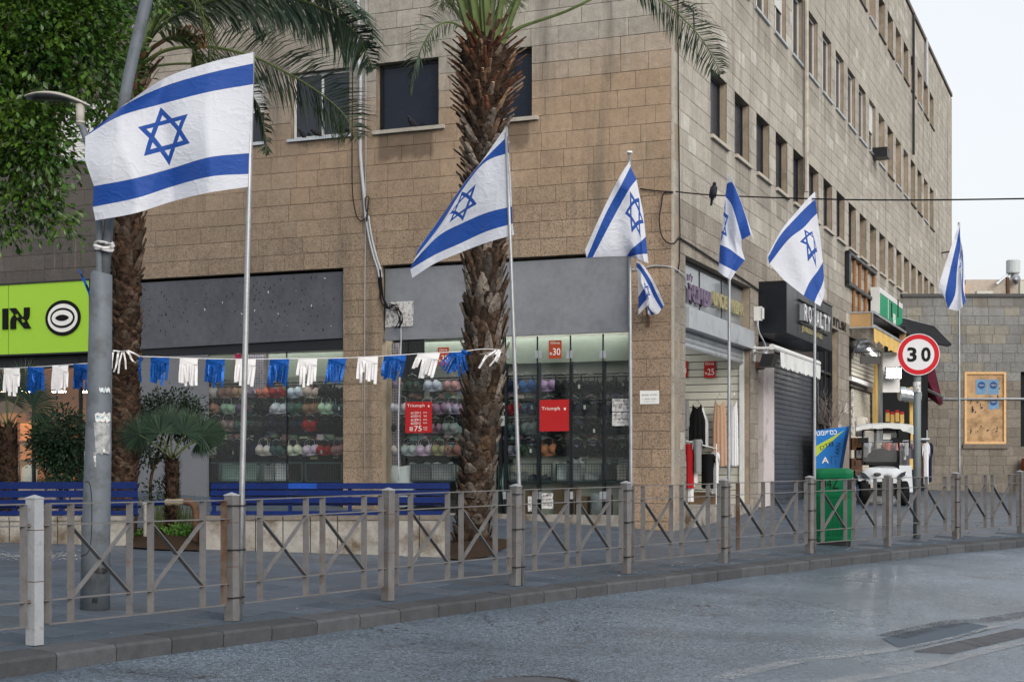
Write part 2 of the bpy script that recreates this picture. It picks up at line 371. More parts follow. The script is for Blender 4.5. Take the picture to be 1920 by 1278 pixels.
def glassmat(name,tint=(1,1,1),refl=1.0,body=.06,bc=(.2,.25,.25)):
    n=newmat(name); nt=n.nt
    fr=nd(n,'ShaderNodeFresnel'); fr.inputs[0].default_value=1.5
    tp=nd(n,'ShaderNodeBsdfTransparent'); tp.inputs[0].default_value=(*tint,1)
    gl=nd(n,'ShaderNodeBsdfGlossy'); gl.inputs['Roughness'].default_value=.03
    m1=nd(n,'ShaderNodeMixShader'); lk(n,mth(n,'MULTIPLY',fr.outputs[0],refl),m1.inputs[0]); lk(n,tp.outputs[0],m1.inputs[1]); lk(n,gl.outputs[0],m1.inputs[2])
    df=nd(n,'ShaderNodeBsdfDiffuse'); df.inputs[0].default_value=(*bc,1)
    m2=nd(n,'ShaderNodeMixShader'); m2.inputs[0].default_value=body; lk(n,m1.outputs[0],m2.inputs[1]); lk(n,df.outputs[0],m2.inputs[2])
    lk(n,m2.outputs[0],n.out.inputs['Surface']); return n.m
M['glass']=glassmat('shop_glass',(.93,.96,.945),.45,.012)
M['glass_dark']=sm('dark_window_glass',(.010,.016,.026),.06,var=.0,spec=.5)
M['film']=glassmat('clear_plastic_film',(.9,.92,.94),1.0,.04,(.4,.42,.45))
def roadmat():
    n=newmat('road_asphalt')
    agg=nd(n,'ShaderNodeTexVoronoi'); agg.inputs['Scale'].default_value=95; lk(n,n.pos,agg.inputs['Vector'])
    vc=nd(n,'ShaderNodeSeparateColor'); lk(n,agg.outputs['Color'],vc.inputs[0])
    a=rng(n,vc.outputs[0],0,1,.55,1.5)
    a2=nd(n,'ShaderNodeTexVoronoi'); a2.inputs['Scale'].default_value=48; lk(n,n.pos,a2.inputs['Vector'])
    vc2=nd(n,'ShaderNodeSeparateColor'); lk(n,a2.outputs['Color'],vc2.inputs[0]); a=mth(n,'MULTIPLY',a,rng(n,vc2.outputs[1],0,1,.5,1.5))
    mp=nd(n,'ShaderNodeMapping'); mp.inputs['Rotation'].default_value=(0,0,rad(-44)); mp.inputs['Scale'].default_value=(.10,.9,1); lk(n,n.pos,mp.inputs['Vector'])
    lane=rng(n,noise_(n,1.0,3,.5,mp.outputs[0]),.35,.65,.82,1.16); a=mth(n,'MULTIPLY',a,lane)
    big=rng(n,noise_(n,.35,4),.35,.65,.85,1.15); a=mth(n,'MULTIPLY',a,big)
    base=mix(n,rng(n,noise_(n,.8,4),.4,.6,0,1),(.082,.112,.150),(.110,.146,.190))
    x=nd(n,'ShaderNodeVectorMath',operation='SCALE'); lk(n,base,x.inputs[0]); lk(n,a,x.inputs['Scale'])
    # tar-filled cracks and dark stains
    cr=nd(n,'ShaderNodeTexVoronoi',feature='DISTANCE_TO_EDGE'); cr.inputs['Scale'].default_value=.9
    wv=nd(n,'ShaderNodeTexNoise'); wv.inputs['Scale'].default_value=2.5; wv.inputs['Detail'].default_value=5; lk(n,n.pos,wv.inputs['Vector'])
    vm=nd(n,'ShaderNodeVectorMath',operation='MULTIPLY_ADD'); lk(n,wv.outputs['Color'],vm.inputs[0]); vm.inputs[1].default_value=(.9,.9,.9); lk(n,n.pos,vm.inputs[2]); lk(n,vm.outputs[0],cr.inputs['Vector'])
    c=mth(n,'MULTIPLY',rng(n,cr.outputs['Distance'],.014,.003,0,1),rng(n,noise_(n,.55,3),.5,.6,0,1))
    cc=mix(n,c,x.outputs[0],(.018,.018,.02))
    s=mth(n,'MULTIPLY',rng(n,noise_(n,1.1,9,.78,vscale(n,(1,1,1))),.58,.70,0,1),.75); cc=mix(n,s,cc,(.028,.03,.034))
    lk(n,cc,n.b.inputs['Base Color'])
    lk(n,rng(n,noise_(n,.5,4),.35,.65,.24,.40),n.b.inputs['Roughness']); n.b.inputs['Specular IOR Level'].default_value=1.0
    h=mth(n,'ADD',agg.outputs['Distance'],mth(n,'MULTIPLY',c,-1.0)); bump(n,h,.28,.012)
    return n.m
M['road']=roadmat()
M['patch']=sm('asphalt_patch',(.066,.088,.116),.6,var=.35,sc=60,bmp=.4,bs=140)
M['worn_line']=None
def wornline(nm,c4):
    n=newmat(nm)
    agg=nd(n,'ShaderNodeTexVoronoi'); agg.inputs['Scale'].default_value=80; lk(n,n.pos,agg.inputs['Vector'])
    vc=nd(n,'ShaderNodeSeparateColor'); lk(n,agg.outputs['Color'],vc.inputs[0])
    f=mth(n,'ADD',mth(n,'MULTIPLY',vc.outputs[0],.55),mth(n,'MULTIPLY',noise_(n,3.0,5),.6))
    f=mth(n,'MULTIPLY',rng(n,f,.46,.80,0,1),.72)
    tp=nd(n,'ShaderNodeBsdfTransparent'); n.b.inputs['Base Color'].default_value=c4; n.b.inputs['Roughness'].default_value=.6
    ms=nd(n,'ShaderNodeMixShader'); lk(n,f,ms.inputs[0]); lk(n,tp.outputs[0],ms.inputs[1]); lk(n,n.b.outputs[0],ms.inputs[2]); lk(n,ms.outputs[0],n.out.inputs['Surface'])
    return n.m
M['worn_line']=wornline('worn_road_paint',(.42,.44,.46,1))
M['tar']=wornline('tar_stain',(.02,.02,.024,1))
def flagmat():
    n=newmat('flag_cloth'); uv=nd(n,'ShaderNodeUVMap').outputs[0]
    s=nd(n,'ShaderNodeSeparateXYZ'); lk(n,uv,s.inputs[0]); u,v=s.outputs[0],s.outputs[1]     # v runs down the hoist
    def band(a,b): return mth(n,'MULTIPLY',mth(n,'GREATER_THAN',v,a),mth(n,'LESS_THAN',v,b))
    st=mth(n,'ADD',band(.094,.25),band(.75,.906))
    x=mth(n,'MULTIPLY',mth(n,'SUBTRACT',u,.5),1.375); y=mth(n,'SUBTRACT',v,.5)
    def tri(sg):
        ds=[]
        for ang in (90,210,330):
            cxx,cyy=math.cos(rad(ang))*sg,math.sin(rad(ang))*sg
            ds.append(mth(n,'ADD',mth(n,'MULTIPLY',x,cxx),mth(n,'MULTIPLY',y,cyy)))
        m=mth(n,'MAXIMUM',mth(n,'MAXIMUM',ds[0],ds[1]),ds[2])
        return mth(n,'LESS_THAN',mth(n,'ABSOLUTE',mth(n,'SUBTRACT',m,.096)),.0172)
    f=mth(n,'MINIMUM',mth(n,'ADD',st,mth(n,'MAXIMUM',tri(1),tri(-1))),1.0)
    cc=mix(n,f,(.72,.75,.83),(.006,.070,.36))
    wv=rng(n,noise_(n,260,2),.3,.7,.93,1.07); sc=nd(n,'ShaderNodeVectorMath',operation='SCALE'); lk(n,cc,sc.inputs[0]); lk(n,wv,sc.inputs['Scale']); cc=sc.outputs[0]
    lk(n,cc,n.b.inputs['Base Color']); n.b.inputs['Roughness'].default_value=.65; n.b.inputs['Sheen Weight'].default_value=.15
    rg1=mth(n,'ABSOLUTE',mth(n,'SUBTRACT',noise_(n,3.2,3,.5),.5)); rg2=mth(n,'ABSOLUTE',mth(n,'SUBTRACT',noise_(n,1.0,2,.5,vscale(n,(5,5,12))),.5)); cr=mth(n,'ADD',mth(n,'ADD',mth(n,'MULTIPLY',rng(n,rg1,0,.05,1,0),.5),mth(n,'MULTIPLY',rng(n,rg2,0,.04,1,0),.4)),mth(n,'MULTIPLY',noise_(n,1.0,3,.6,vscale(n,(9,9,26))),.5)); bump(n,cr,.24,.03)
    tr=nd(n,'ShaderNodeBsdfTranslucent'); lk(n,cc,tr.inputs['Color'])
    ms=nd(n,'ShaderNodeMixShader'); ms.inputs[0].default_value=.36; lk(n,n.b.outputs[0],ms.inputs[1]); lk(n,tr.outputs[0],ms.inputs[2]); lk(n,ms.outputs[0],n.out.inputs['Surface'])
    return n.m
M['flag']=flagmat()
def mosaic():
    n=newmat('mosaic_tiles'); b=nd(n,'ShaderNodeTexBrick',offset=0.0); b.inputs['Scale'].default_value=1
    b.inputs['Brick Width'].default_value=.045; b.inputs['Row Height'].default_value=.045; b.inputs['Mortar Size'].default_value=.004
    b.inputs['Color1'].default_value=(.05,.06,.12,1); b.inputs['Color2'].default_value=(.22,.14,.17,1); b.inputs['Mortar'].default_value=(.35,.32,.33,1)
    s=nd(n,'ShaderNodeSeparateXYZ'); lk(n,n.pos,s.inputs[0]); c=nd(n,'ShaderNodeCombineXYZ'); lk(n,s.outputs[0],c.inputs[0]); lk(n,s.outputs[2],c.inputs[1]); lk(n,c.outputs[0],b.inputs['Vector'])
    lk(n,b.outputs[0],n.b.inputs['Base Color']); n.b.inputs['Roughness'].default_value=.3
    return n.m
M['mosaic']=mosaic()
def lampmat(name,c,s):
    n=newmat(name); n.b.inputs['Base Color'].default_value=(*c,1); n.b.inputs['Emission Color'].default_value=(*c,1); n.b.inputs['Emission Strength'].default_value=s; return n.m
M['lamp']=lampmat('lit_lamp',(1,.97,.9),28.0)
M['tube']=lampmat('fill_tube',(1,.99,.93),8.0)
M['tube2']=lampmat('shop_fill_tube',(1,.98,.93),2.6)
M['warm']=lampmat('warm_lit_lamp',(1,.55,.25),90.0)
M['lime_sign']=lampmat('backlit_lime_sign',(.20,.36,.02),.26)
# ------------------------------------------------------------------ text
def text(s, body, mats, parent, o, right, up, h=None, w=None, ext=.004, name='lettering', bold=0.0, center=True):
    cu=bpy.data.curves.new('t','FONT'); cu.body=body; cu.size=1; cu.extrude=0; cu.offset=bold; cu.resolution_u=3
    ob=bpy.data.objects.new('t',cu); col.objects.link(ob)
    dg=bpy.context.evaluated_depsgraph_get(); me=bpy.data.meshes.new_from_object(ob.evaluated_get(dg))
    vs=np.array([v.co[:] for v in me.vertices]); fs=[tuple(p.vertices) for p in me.polygons]
    bpy.data.objects.remove(ob); bpy.data.curves.remove(cu); bpy.data.meshes.remove(me)
    if len(vs)==0: return None
    mn=vs.min(0); mx=vs.max(0); sy=(h/(mx[1]-mn[1])) if h else 1; sx=(w/(mx[0]-mn[0])) if w else sy
    if not h: sy=sx
    right=V(right).normalized(); up=V(up).normalized(); nn=right.cross(up)
    vs=vs-((mn+mx)/2 if center else mn)
    P=[V(o)+right*(p[0]*sx)+up*(p[1]*sy) for p in vs]
    mb=MB(); mb.add([p+nn*ext for p in P], fs)
    if ext>.003:
        # side walls from boundary edges
        cnt={}
        for f in fs:
            for i in range(len(f)):
                e=(f[i],f[(i+1)%len(f)]); cnt[e]=1
        b=len(mb.v); mb.v += [tuple(p) for p in P]
        for (a,c) in list(cnt):
            if (c,a) not in cnt: mb.f.append((a,b+a,b+c,c)); mb.m.append(0)
    return mb.build(name, mats, parent)
UP=V((0,0,1))
# ================================================================== ROAD, KERB, PAVEMENT
def struct(o, label=None): o['kind']='structure'; return o
KB=[gp(x,y,-.115) for x,y in ((8,1271),(245,1237),(500,1200),(640,1178),(960,1138),(1280,1095),(1440,1079),(1600,1056),(1760,1040),(1920,1025))]
KB=[V((p.x,p.y,0)) for p in KB]
d0=(KB[1]-KB[0]).normalized(); d1=(KB[-1]-KB[-3]).normalized()
pts=[KB[0]-d0*40,KB[0]-d0*8]+KB+[KB[-1]+d1*6,KB[-1]+d1*60]
# smooth and resample the kerb line every 0.5 m
cum=[0]
for a,b in zip(pts,pts[1:]): cum.append(cum[-1]+(b-a).length)
def kline(s):
    x=float(np.interp(s,cum,[p.x for p in pts])); y=float(np.interp(s,cum,[p.y for p in pts])); return V((x,y,0))
def ks(s):
    return sum((kline(s+d) for d in (-2.4,-1.6,-.8,0,.8,1.6,2.4)),V())/7
def kn(s):
    t=(ks(s+.3)-ks(s-.3)).normalized(); return t, V((-t.y,t.x,0))     # tangent, normal to the pavement side
def strip(offs, step, dz, s0=0, s1=None):
    mb=MB(); s1=s1 or cum[-1]; ns=int((s1-s0)/step); k=len(offs)
    for i in range(ns+1):
        s=s0+(s1-s0)*i/ns; c=ks(s); t,n=kn(s)
        for o in offs:
            p=c+n*o; mb.v.append((p.x,p.y,G(p.x,p.y)+dz))
    for i in range(ns):
        for j in range(k-1):
            q=i*k+j; mb.f.append((q,q+1,q+k+1,q+k)); mb.m.append(0)
    return mb
rd=strip([-34,-28,-22,-17,-13,-10,-8,-6,-5,-4,-3,-2.4,-1.8,-1.2,-.6,0,.1],.5,-.115).build('road',M['road'],smooth=True); struct(rd)
pv=strip([.3,.8,1.5,2.2,3,4,5,6,8,10,12,14,17,20,25,30,40,55],.5,-.012).build('pavement',M['slab_joint'],smooth=True); struct(pv)
g=MB(); g.add([(-900,-900,-4.2),(900,-900,-4.2),(900,1500,-4.2),(-900,1500,-4.2)],[(0,1,2,3)]); struct(g.build('ground',M['patch']))
# kerb stones, each a piece
unit=MB()
b=.03
unit.v=[(-.5,0,-.16),(.5,0,-.16),(.5,.3,-.16),(-.5,.3,-.16),(-.5,0,-.02),(.5,0,-.02),(.5,.02,0),(.5,.3,0),(-.5,.3,0),(-.5,.02,0)]
unit.f=[(3,2,1,0),(0,1,5,4),(4,5,6,9),(9,6,7,8),(2,3,8,7),(1,2,7,6,5),(3,0,4,9,8)]; unit.m=[0]*7
kme=unit.mesh('kerb_stone',M['kerb'])
kb=bpy.data.objects.new('kerb',None); link(kb); kb['kind']='structure'
mort=strip([.015,.29],.5,-.02,20,None); mort.build('mortar_bed',M['slab_joint'],kb)
s=30.0; i=0
sK0=None
while s<cum[-1]-50:
    L=.55; c=ks(s+L/2); t,n=kn(s+L/2)
    if c.y>6.5 and c.x<13:
        zz=G(c.x,c.y)+.004+rr(-.003,.003); tz=(G(*(c+t*.25)[:2])-G(*(c-t*.25)[:2]))/.5
        X=V((t.x,t.y,tz)).normalized(); n=V((n.x,n.y,(G(*(c+n*.3)[:2])-G(c.x,c.y))/.3)).normalized(); Z=X.cross(n).normalized()
        Mx=Matrix(((X.x,n.x,Z.x,c.x),(X.y,n.y,Z.y,c.y),(X.z,n.z,Z.z,zz),(0,0,0,1)))@Matrix.Diagonal((L-.012,1,1,1))
        g_=rr(.058,.092); inst('kerb_stone',kme,kb,Mx,(g_*.90,g_*.95,g_*1.05))
    s+=L
# paving slabs
sl=MB(); q=.008
sl.v=[(-.5,-.5,-.03),(.5,-.5,-.03),(.5,.5,-.03),(-.5,.5,-.03),(-.5,-.5,-.003),(.5,-.5,-.003),(.5,.5,-.003),(-.5,.5,-.003),(-.5+q,-.5+q*1.6,0),(.5-q,-.5+q*1.6,0),(.5-q,.5-q*1.6,0),(-.5+q,.5-q*1.6,0)]
sl.f=[(0,1,5,4),(1,2,6,5),(2,3,7,6),(3,0,4,7),(4,5,9,8),(5,6,10,9),(6,7,11,10),(7,4,8,11),(8,9,10,11)]; sl.m=[0]*9
slme=sl.mesh('paving_slab',M['slab'])
cand=[]
SW,SD=.8,.4
kpts=[(ks(s_),kn(s_)[1]) for s_ in np.arange(10,cum[-1]-20,.5)]
def kerb_dist(p):
    bd=None;bs=9e9
    for c,n in kpts:
        dd=(p-c).length_squared
        if dd<bs: bs=dd; bd=(p-c).dot(n)
    return bd
for ib in range(-75,48):
    for ia in range(-30,30):
        a=(ia+(.5 if ib%2 else 0))*SW; bb=ib*SD
        p=COR+LD*a-RD*bb
        if a>0 and bb<-.1: continue
        if p.y<7 or p.y>60: continue
        x_,y_=proj((p.x,p.y,G(p.x,p.y)))
        if x_<-150 or x_>2050: continue
        kd=kerb_dist(p)
        if kd<.30+.36: continue
        Gz=G(p.x,p.y)
        area=SW*SD*F*F/p.y**2*(ZC-Gz)/p.y
        cand.append((area,p,a,bb))
cand.sort(key=lambda c:-c[0])
many=MB(); many.tint=[]
def slabcol(p):
    g_=.082*rr(.84,1.18); w=rr(-.003,.004); return (g_*.78+w,g_*1.05,g_*1.45-w)
for k,(ar,p,a,bb) in enumerate(cand):
    nn=Gn(p.x,p.y); X=(LD-nn*LD.dot(nn)).normalized(); Y=nn.cross(X)
    nn2=(nn+V((rr(-.004,.004),rr(-.004,.004),0))).normalized()
    zz=G(p.x,p.y)+rr(-.002,.002); c=slabcol(p)
    Mx=Matrix(((X.x,Y.x,nn2.x,p.x),(X.y,Y.y,nn2.y,p.y),(X.z,Y.z,nn2.z,zz),(0,0,0,1)))@Matrix.Diagonal((SW-.01,SD-.01,1,1))
    if k<300: inst('paving_slab',slme,pv,Mx,c)
    else:
        many.add([Mx@V(q_) for q_ in sl.v],sl.f); many.tint+= [c]*len(sl.f)
o=many.build('paving_slabs_far',M['slab_attr'],pv,kind='stuff')
# concrete margin strip along the kerb
margin=strip([.285,.5,.8,1.1],.5,-.004,20,cum[-1]-20).build('pavement_margin',M['patch'],None); struct(margin)
# road markings, patch, utility slabs, manhole
def rquad(px4, dz):
    return [gp(x,y,-.115+dz) for x,y in px4]
def roadpoly(name, pl, mat, dz, kind='structure'):
    mb=MB(); P=rquad(pl,dz); mb.add(P,[tuple(range(len(P)))[::-1]])
    o=mb.build(name,mat); o['kind']=kind; return o
wl1=[(1350,1270),(1480,1240),(1600,1225),(1690,1213),(1765,1196),(1835,1178),(1920,1158)]
def ribbon(name,pl,w,mat,dz):
    mb=MB(); P=[gp(x,y,-.115+dz) for x,y in pl]; b=[]
    for i,p in enumerate(P):
        t=(P[min(i+1,len(P)-1)]-P[max(i-1,0)]); n=V((-t.y,t.x,0)).normalized(); b.append((p+n*w/2,p-n*w/2))
    for i in range(len(b)-1): mb.add([b[i][1],b[i+1][1],b[i+1][0],b[i][0]],[(0,1,2,3)])
    o=mb.build(name,mat); o['kind']='structure'; return o
ribbon('lane_marking',wl1,.20,M['worn_line'],.004)
ribbon('lane_marking',[(1560,1278),(1660,1262),(1770,1238),(1840,1219),(1920,1200)],.20,M['worn_line'],.004)
ribbon('tar_stain',[(1660,1192),(1720,1177),(1790,1163),(1850,1160),(1940,1146)],.38,M['tar'],.006)

roadpoly('road_patch',[(1654,1196),(1700,1184),(1760,1172),(1812,1166),(1850,1172),(1858,1178),(1790,1196),(1716,1212),(1690,1216)],M['patch'],.004)
sl4=[((1715,1219),(1790,1202),(1836,1210),(1785,1223)),((1792,1201.5),(1850,1190),(1898,1196),(1838,1209.5)),((1852,1189.5),(1905,1177),(1955,1183),(1900,1195.5))]
for i,q4 in enumerate(sl4):
    mb=MB(); P=rquad(q4,.012); Q=[p-V((0,0,.012)) for p in P]; mb.hexa([*Q,*P])
    solo(mb,'road_plate',M['kerb'],['smooth grey inset slab in the asphalt, leftmost in the row','smooth grey inset slab in the asphalt, middle of the row','smooth grey inset slab in the asphalt, cut by the right edge'][i],'road slab','grey slabs set in the road',color=(.085,.09,.10))
mc=gp(984,1283,-.115); mh=thing('manhole_cover','round iron manhole cover in the asphalt at the bottom of the picture','manhole cover',(mc.x,mc.y,mc.z+.006))
mb=MB(); mb.lathe(mc+V((0,0,.004)),[(.40,0),(.40,.006),(.34,.006),(.34,.001)],40); mb.build('frame_ring',M['kerb'],mh,color=(.04,.04,.045))
mb=MB(); mb.lathe(mc+V((0,0,.004)),[(.325,0),(.325,.008),(.31,.010)],40); mb.build('cover_plate',M['kerb'],mh,color=(.085,.09,.10))
mb=MB()
for k in range(40):
    a=2*math.pi*k/40; mb.box(mc+V((math.cos(a)*.37,math.sin(a)*.37,.012)),(.035,.02,.008),(V((math.cos(a),math.sin(a),0)),V((-math.sin(a),math.cos(a),0)),UP))
mb.build('rim_studs',M['kerb'],mh,color=(.05,.05,.055))
# ================================================================== THE STONE BUILDING
CH=.2775; ZA=6.85
def zc(i): return ZA+CH*i
def snap(z): return zc(round((z-ZA)/CH))
TEND=FR.a(1783); SEND=17.0
ROOF=15.96; NR=round((ROOF-ZA)/CH); ROOF=zc(NR)
bld=thing('stone_building','large tan and grey stone block on the street corner with rows of square windows','building',(COR.x,COR.y,G(COR.x,COR.y)))
# openings: (a0,a1,z0,z1)
def lw(px0,px1): return (FL.a(px1),FL.a(px0))
ZS=zc(-8)   # shop lintel height
WZ0,WZ1=zc(0),zc(4)
Lw=[lw(884,997),lw(705,822),lw(545,655),lw(385,495),lw(105,215)]
OL=[(a,b,WZ0,WZ1) for a,b in Lw]
OL[4]=(OL[4][0],OL[4][1],zc(0),zc(4))
SH1=(FL.a(1179),FL.a(716)); SH2=(FL.a(643),FL.a(213)); SH3=(FL.a(205),SEND-.3)
OL+=[(*SH1,-1,ZS),(*SH2,-1,ZS),(*SH3,-1,ZS)]
for k in range(5):                                      # the next floor, above the picture
    a,b=Lw[k]; OL.append((a,b,zc(11),zc(16)))
W0=FR.a(1332); PT=1.69; WW=1.13
OR=[]
Rt=[W0+PT*k for k in range(19)]
for t in Rt:
    OR.append((t,t+WW,zc(0),zc(4))); OR.append((t-.12,t+WW-.12,zc(11),zc(16))); OR.append((t-.1,t+WW-.1,zc(24),zc(28)))
RS1=(FR.a(1285),FR.a(1407)); RS2=(FR.a(1422),FR.a(1572)); RS3=(FR.a(1592),FR.a(1690)+4)
OR+=[(*RS1,-1,ZS),(*RS2,-1,ZS),(*RS3,-1,ZS-.2)]
i0=-26
def solids(a0,a1,ops,z0,z1):
    cuts=sorted([(max(o[0],a0),min(o[1],a1)) for o in ops if o[2]<z1-.05 and o[3]>z0+.05 and o[1]>a0 and o[0]<a1])
    r=[];x=a0
    for c0,c1 in cuts:
        if c0>x+.01: r.append((x,c0))
        x=max(x,c1)
    if x<a1-.01: r.append((x,a1))
    return r
core=MB()
for fr,a0,a1,ops,dep in ((FL,-.002,SEND,OL,.42),(FR,.42,TEND,OR,.42)):
    for i in range(i0,NR):
        z0,z1=zc(i),zc(i+1)
        for x0,x1 in solids(a0,a1,ops,z0,z1):
            core.fb(fr,x0+(.004 if x0>a0 else 0),x1-(.004 if x1<a1 else 0),z0,z1,-dep,-.022)
core.build('wall',M['reveal'],bld)
jb=MB()      # mortar bed just behind the stones
for fr,a0,a1,ops in ((FL,.0,SEND,OL),(FR,.0,TEND,OR)):
    for i in range(i0,NR):
        z0,z1=zc(i),zc(i+1)
        for x0,x1 in solids(a0,a1,ops,z0,z1): jb.fb(fr,x0+.006,x1-.006,z0+.001,z1,-.021,-.008)
jb.build('mortar',M['joint'],bld)
stones=[]
rs=random.Random(3)
for fi,(fr,a0,a1,ops) in enumerate(((FL,.02,SEND,OL),(FR,.02,TEND,OR))):
    for i in range(i0,NR):
        z0,z1=zc(i),zc(i+1)
        for x0,x1 in solids(a0,a1,ops,z0,z1):
            x=x0; first=True
            while x<x1-1e-4:
                w=rs.uniform(.36,.54) if not first else rs.uniform(.18,.5)
                if rs.random()<.12: w*=1.35
                first=False
                if x1-(x+w)<.16: w=x1-x
                stones.append((fi,fr,x,min(x+w,x1),z0,z1)); x+=w
def stonetint(fi,a,z,px,py):
    v=rs.uniform(.93,1.08)
    if fi==0:
        warm=V((.34,.252,.176)); grey=V((.345,.322,.285))
        edge=60+ (1260-px)*.22 if px>640 else 200
        k=min(1,max(0,(py-edge+40)/110)); c=grey.lerp(warm,k)
        if py>330: c=c.lerp(V((.30,.232,.168)),min(1,(py-330)/120)*.75)
        if py>330 and px>1190: c=c.lerp(V((.32,.23,.16)),.6)
        if px<262: c=V((.085,.080,.078)).lerp(V((.105,.097,.092)),rs.random())  # shade of the ficus painted into the stone tint, along with grey dirt
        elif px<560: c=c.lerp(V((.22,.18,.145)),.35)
    else:
        c=V((.38,.355,.31)).lerp(V((.345,.32,.28)),rs.random()*.8)
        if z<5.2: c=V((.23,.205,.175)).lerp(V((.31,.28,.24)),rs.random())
        if rs.random()<.05: c=V((.46,.44,.40))
    return tuple(x*v for x in c)
info=[]
for fi,fr,a,b_,z0,z1 in stones:
    pc=fr.P((a+b_)/2,(z0+z1)/2); px,py=proj(pc)
    p0=proj(fr.P(a,z0)); p1=proj(fr.P(b_,z0)); w=abs(p1[0]-p0[0]); h=CH*F/pc.y
    seen = -20<px<1940 and -20<py<1278
    info.append((w*h if seen else 0,fi,fr,a,b_,z0,z1,px,py,min(w,h)))
# bottom of view is screened by benches, planters and fence: prefer what shows
info.sort(key=lambda t:-(t[0] if t[8]<900 else t[0]*.3))
bst=MB(); e=.006
bst.v=[(-.5,-.5,-.012),(.5,-.5,-.012),(.5,.5,-.012),(-.5,.5,-.012),(-.5,-.5,-.003),(.5,-.5,-.003),(.5,.5,-.003),(-.5,.5,-.003),(-.488,-.482,0),(.488,-.482,0),(.488,.482,0),(-.488,.482,0)]
bst.f=list(sl.f); bst.m=[0]*9
sme=bst.mesh('stone',M['stone'])
sm2=MB(); sm2.tint=[]
for k,(ar,fi,fr,a,b_,z0,z1,px,py,mn) in enumerate(info):
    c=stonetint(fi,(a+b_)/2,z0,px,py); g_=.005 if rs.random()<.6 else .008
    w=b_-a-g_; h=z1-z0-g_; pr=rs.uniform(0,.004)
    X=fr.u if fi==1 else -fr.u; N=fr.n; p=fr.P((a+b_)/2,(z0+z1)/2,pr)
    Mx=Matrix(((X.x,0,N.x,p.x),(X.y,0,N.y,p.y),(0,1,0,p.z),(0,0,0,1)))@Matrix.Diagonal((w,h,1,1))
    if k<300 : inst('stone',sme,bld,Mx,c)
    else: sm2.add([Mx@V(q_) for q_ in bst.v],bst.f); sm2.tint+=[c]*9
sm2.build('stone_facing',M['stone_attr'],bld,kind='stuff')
# pale corner bead, roof, parapet coping, inner floor slab
mb=MB(); mb.fb(FL,-.022,.018,0,ROOF,-.02,.006); mb.build('corner_bead',M['sill'],bld)
mb=MB(); mb.fb(FL,-.06,SEND,ROOF,ROOF+.12,-.5,.06); mb.fb(FR,.5,TEND+.02,ROOF,ROOF+.12,-.5,.06); mb.build('roof_coping',M['joint'],bld)
mb=MB(); mb.add([FL.P(.45,ROOF-.2,-.4),FL.P(SEND,ROOF-.2,-.4),FL.P(SEND,ROOF-.2,-TEND),FL.P(.45,ROOF-.2,-TEND)],[(0,1,2,3)]); mb.build('roof',M['patch'],bld)
mb=MB(); mb.fb(FL,.43,SEND,ZS+.1,ZS+.3,-TEND,-.42); mb.build('floor_slab',M['dark_inside'],bld)
mb=MB()
for zf in (zc(9),zc(21)): mb.fb(FL,.43,SEND,zf,zf+.2,-TEND,-.42)
mb.build('upper_floor_slab',M['dark_inside'],bld)
mb=MB(); mb.fb(FL,.45,SEND,0,ROOF-.3,-TEND-.3,-TEND); mb.fb(FR,-0,.0,0,0,0,0) if False else None; mb.build('back_wall',M['reveal'],bld)
mb=MB(); mb.add([FL.P(SEND,0,0),FL.P(SEND,0,-TEND),FL.P(SEND,ROOF,-TEND),FL.P(SEND,ROOF,0)],[(0,1,2,3)]); mb.build('side_wall',M['reveal'],bld)
mb=MB(); mb.fb(FR,TEND,TEND+.3,0,ROOF,-17,0); mb.build('end_wall',M['reveal'],bld)
# ---- windows
def window(fr,a0,a1,z0,z1,kind,rec=.22):
    """the window itself is the frame mesh; pane, sill, shutter under it"""
    N=fr.n; f=MB(); t=.05
    fm=M['black_metal'] if kind=='dark' else M['white_paint']
    for (x0,x1,y0,y1) in ((a0+.01,a0+t,z0+.01,z1-.01),(a1-t,a1-.01,z0+.01,z1-.01),(a0+t,a1-t,z0+.01,z0+t),(a0+t,a1-t,z1-t,z1-.01)): f.fb(fr,x0,x1,y0,y1,-rec-.05,-rec)
    if kind!='dark': f.fb(fr,(a0+a1)/2-.02,(a0+a1)/2+.02,z0+t,z1-t,-rec-.045,-rec-.005)
    w=f.build('window',fm,bld)
    p=MB(); p.fb(fr,a0+t,a1-t,z0+t,z1-t,-rec-.03,-rec-.02); p.build('pane',M['dark_panel'] if kind=='dark' else M['glass_dark'],w)
    s_=MB()
    if kind=='dark' or kind=='stone': s_.fb(fr,a0-.12 if fr is FL else a0-.02,a1+.05,z0-.06,z0,-rec,.06)
    else: s_.fb(fr,a0-.05,a1+.05,z0-.05,z0-.005,-rec,.05)
    s_.build('sill',M['sill'] if kind in('dark','stone') else (M['alu'] if kind!='grey' else M['joint']),w)
    if kind=='shutter' or kind=='halfshutter':
        h=MB(); zb=z0+(z1-z0)*(.45 if kind=='halfshutter' else .02); k=z1-.02
        while k-.045>zb: h.fb(fr,a0+.06,a1-.06,k-.04,k,-rec+.001,-rec+.012); k-=.046
        h.build('shutter',M['white_paint'],w)
    return w
for k,(a,b_) in enumerate(Lw):
    window(FL,a,b_,WZ0,WZ1,['dark','dark','light','halfshutter','shutter'][k],.14 if k!=2 else .10)
    window(FL,a,b_,zc(11),zc(16),'halfshutter')
kinds2=['light','shutter','halfshutter','halfshutter','light','light','light','light','light','light','halfshutter','shutter','grey','halfshutter','shutter','grey','grey','halfshutter','grey']
for k,t in enumerate(Rt):
    window(FR,t,t+WW,zc(0),zc(4),'dark' if k<12 else 'stone',.125 if k<9 else .25)
    window(FR,t-.12,t+WW-.12,zc(11),zc(16),kinds2[k],.09 if k<11 else .2)
    window(FR,t-.1,t+WW-.1,zc(24),zc(28),['grey','halfshutter','grey','grey','shutter','grey'][k%6],.28)
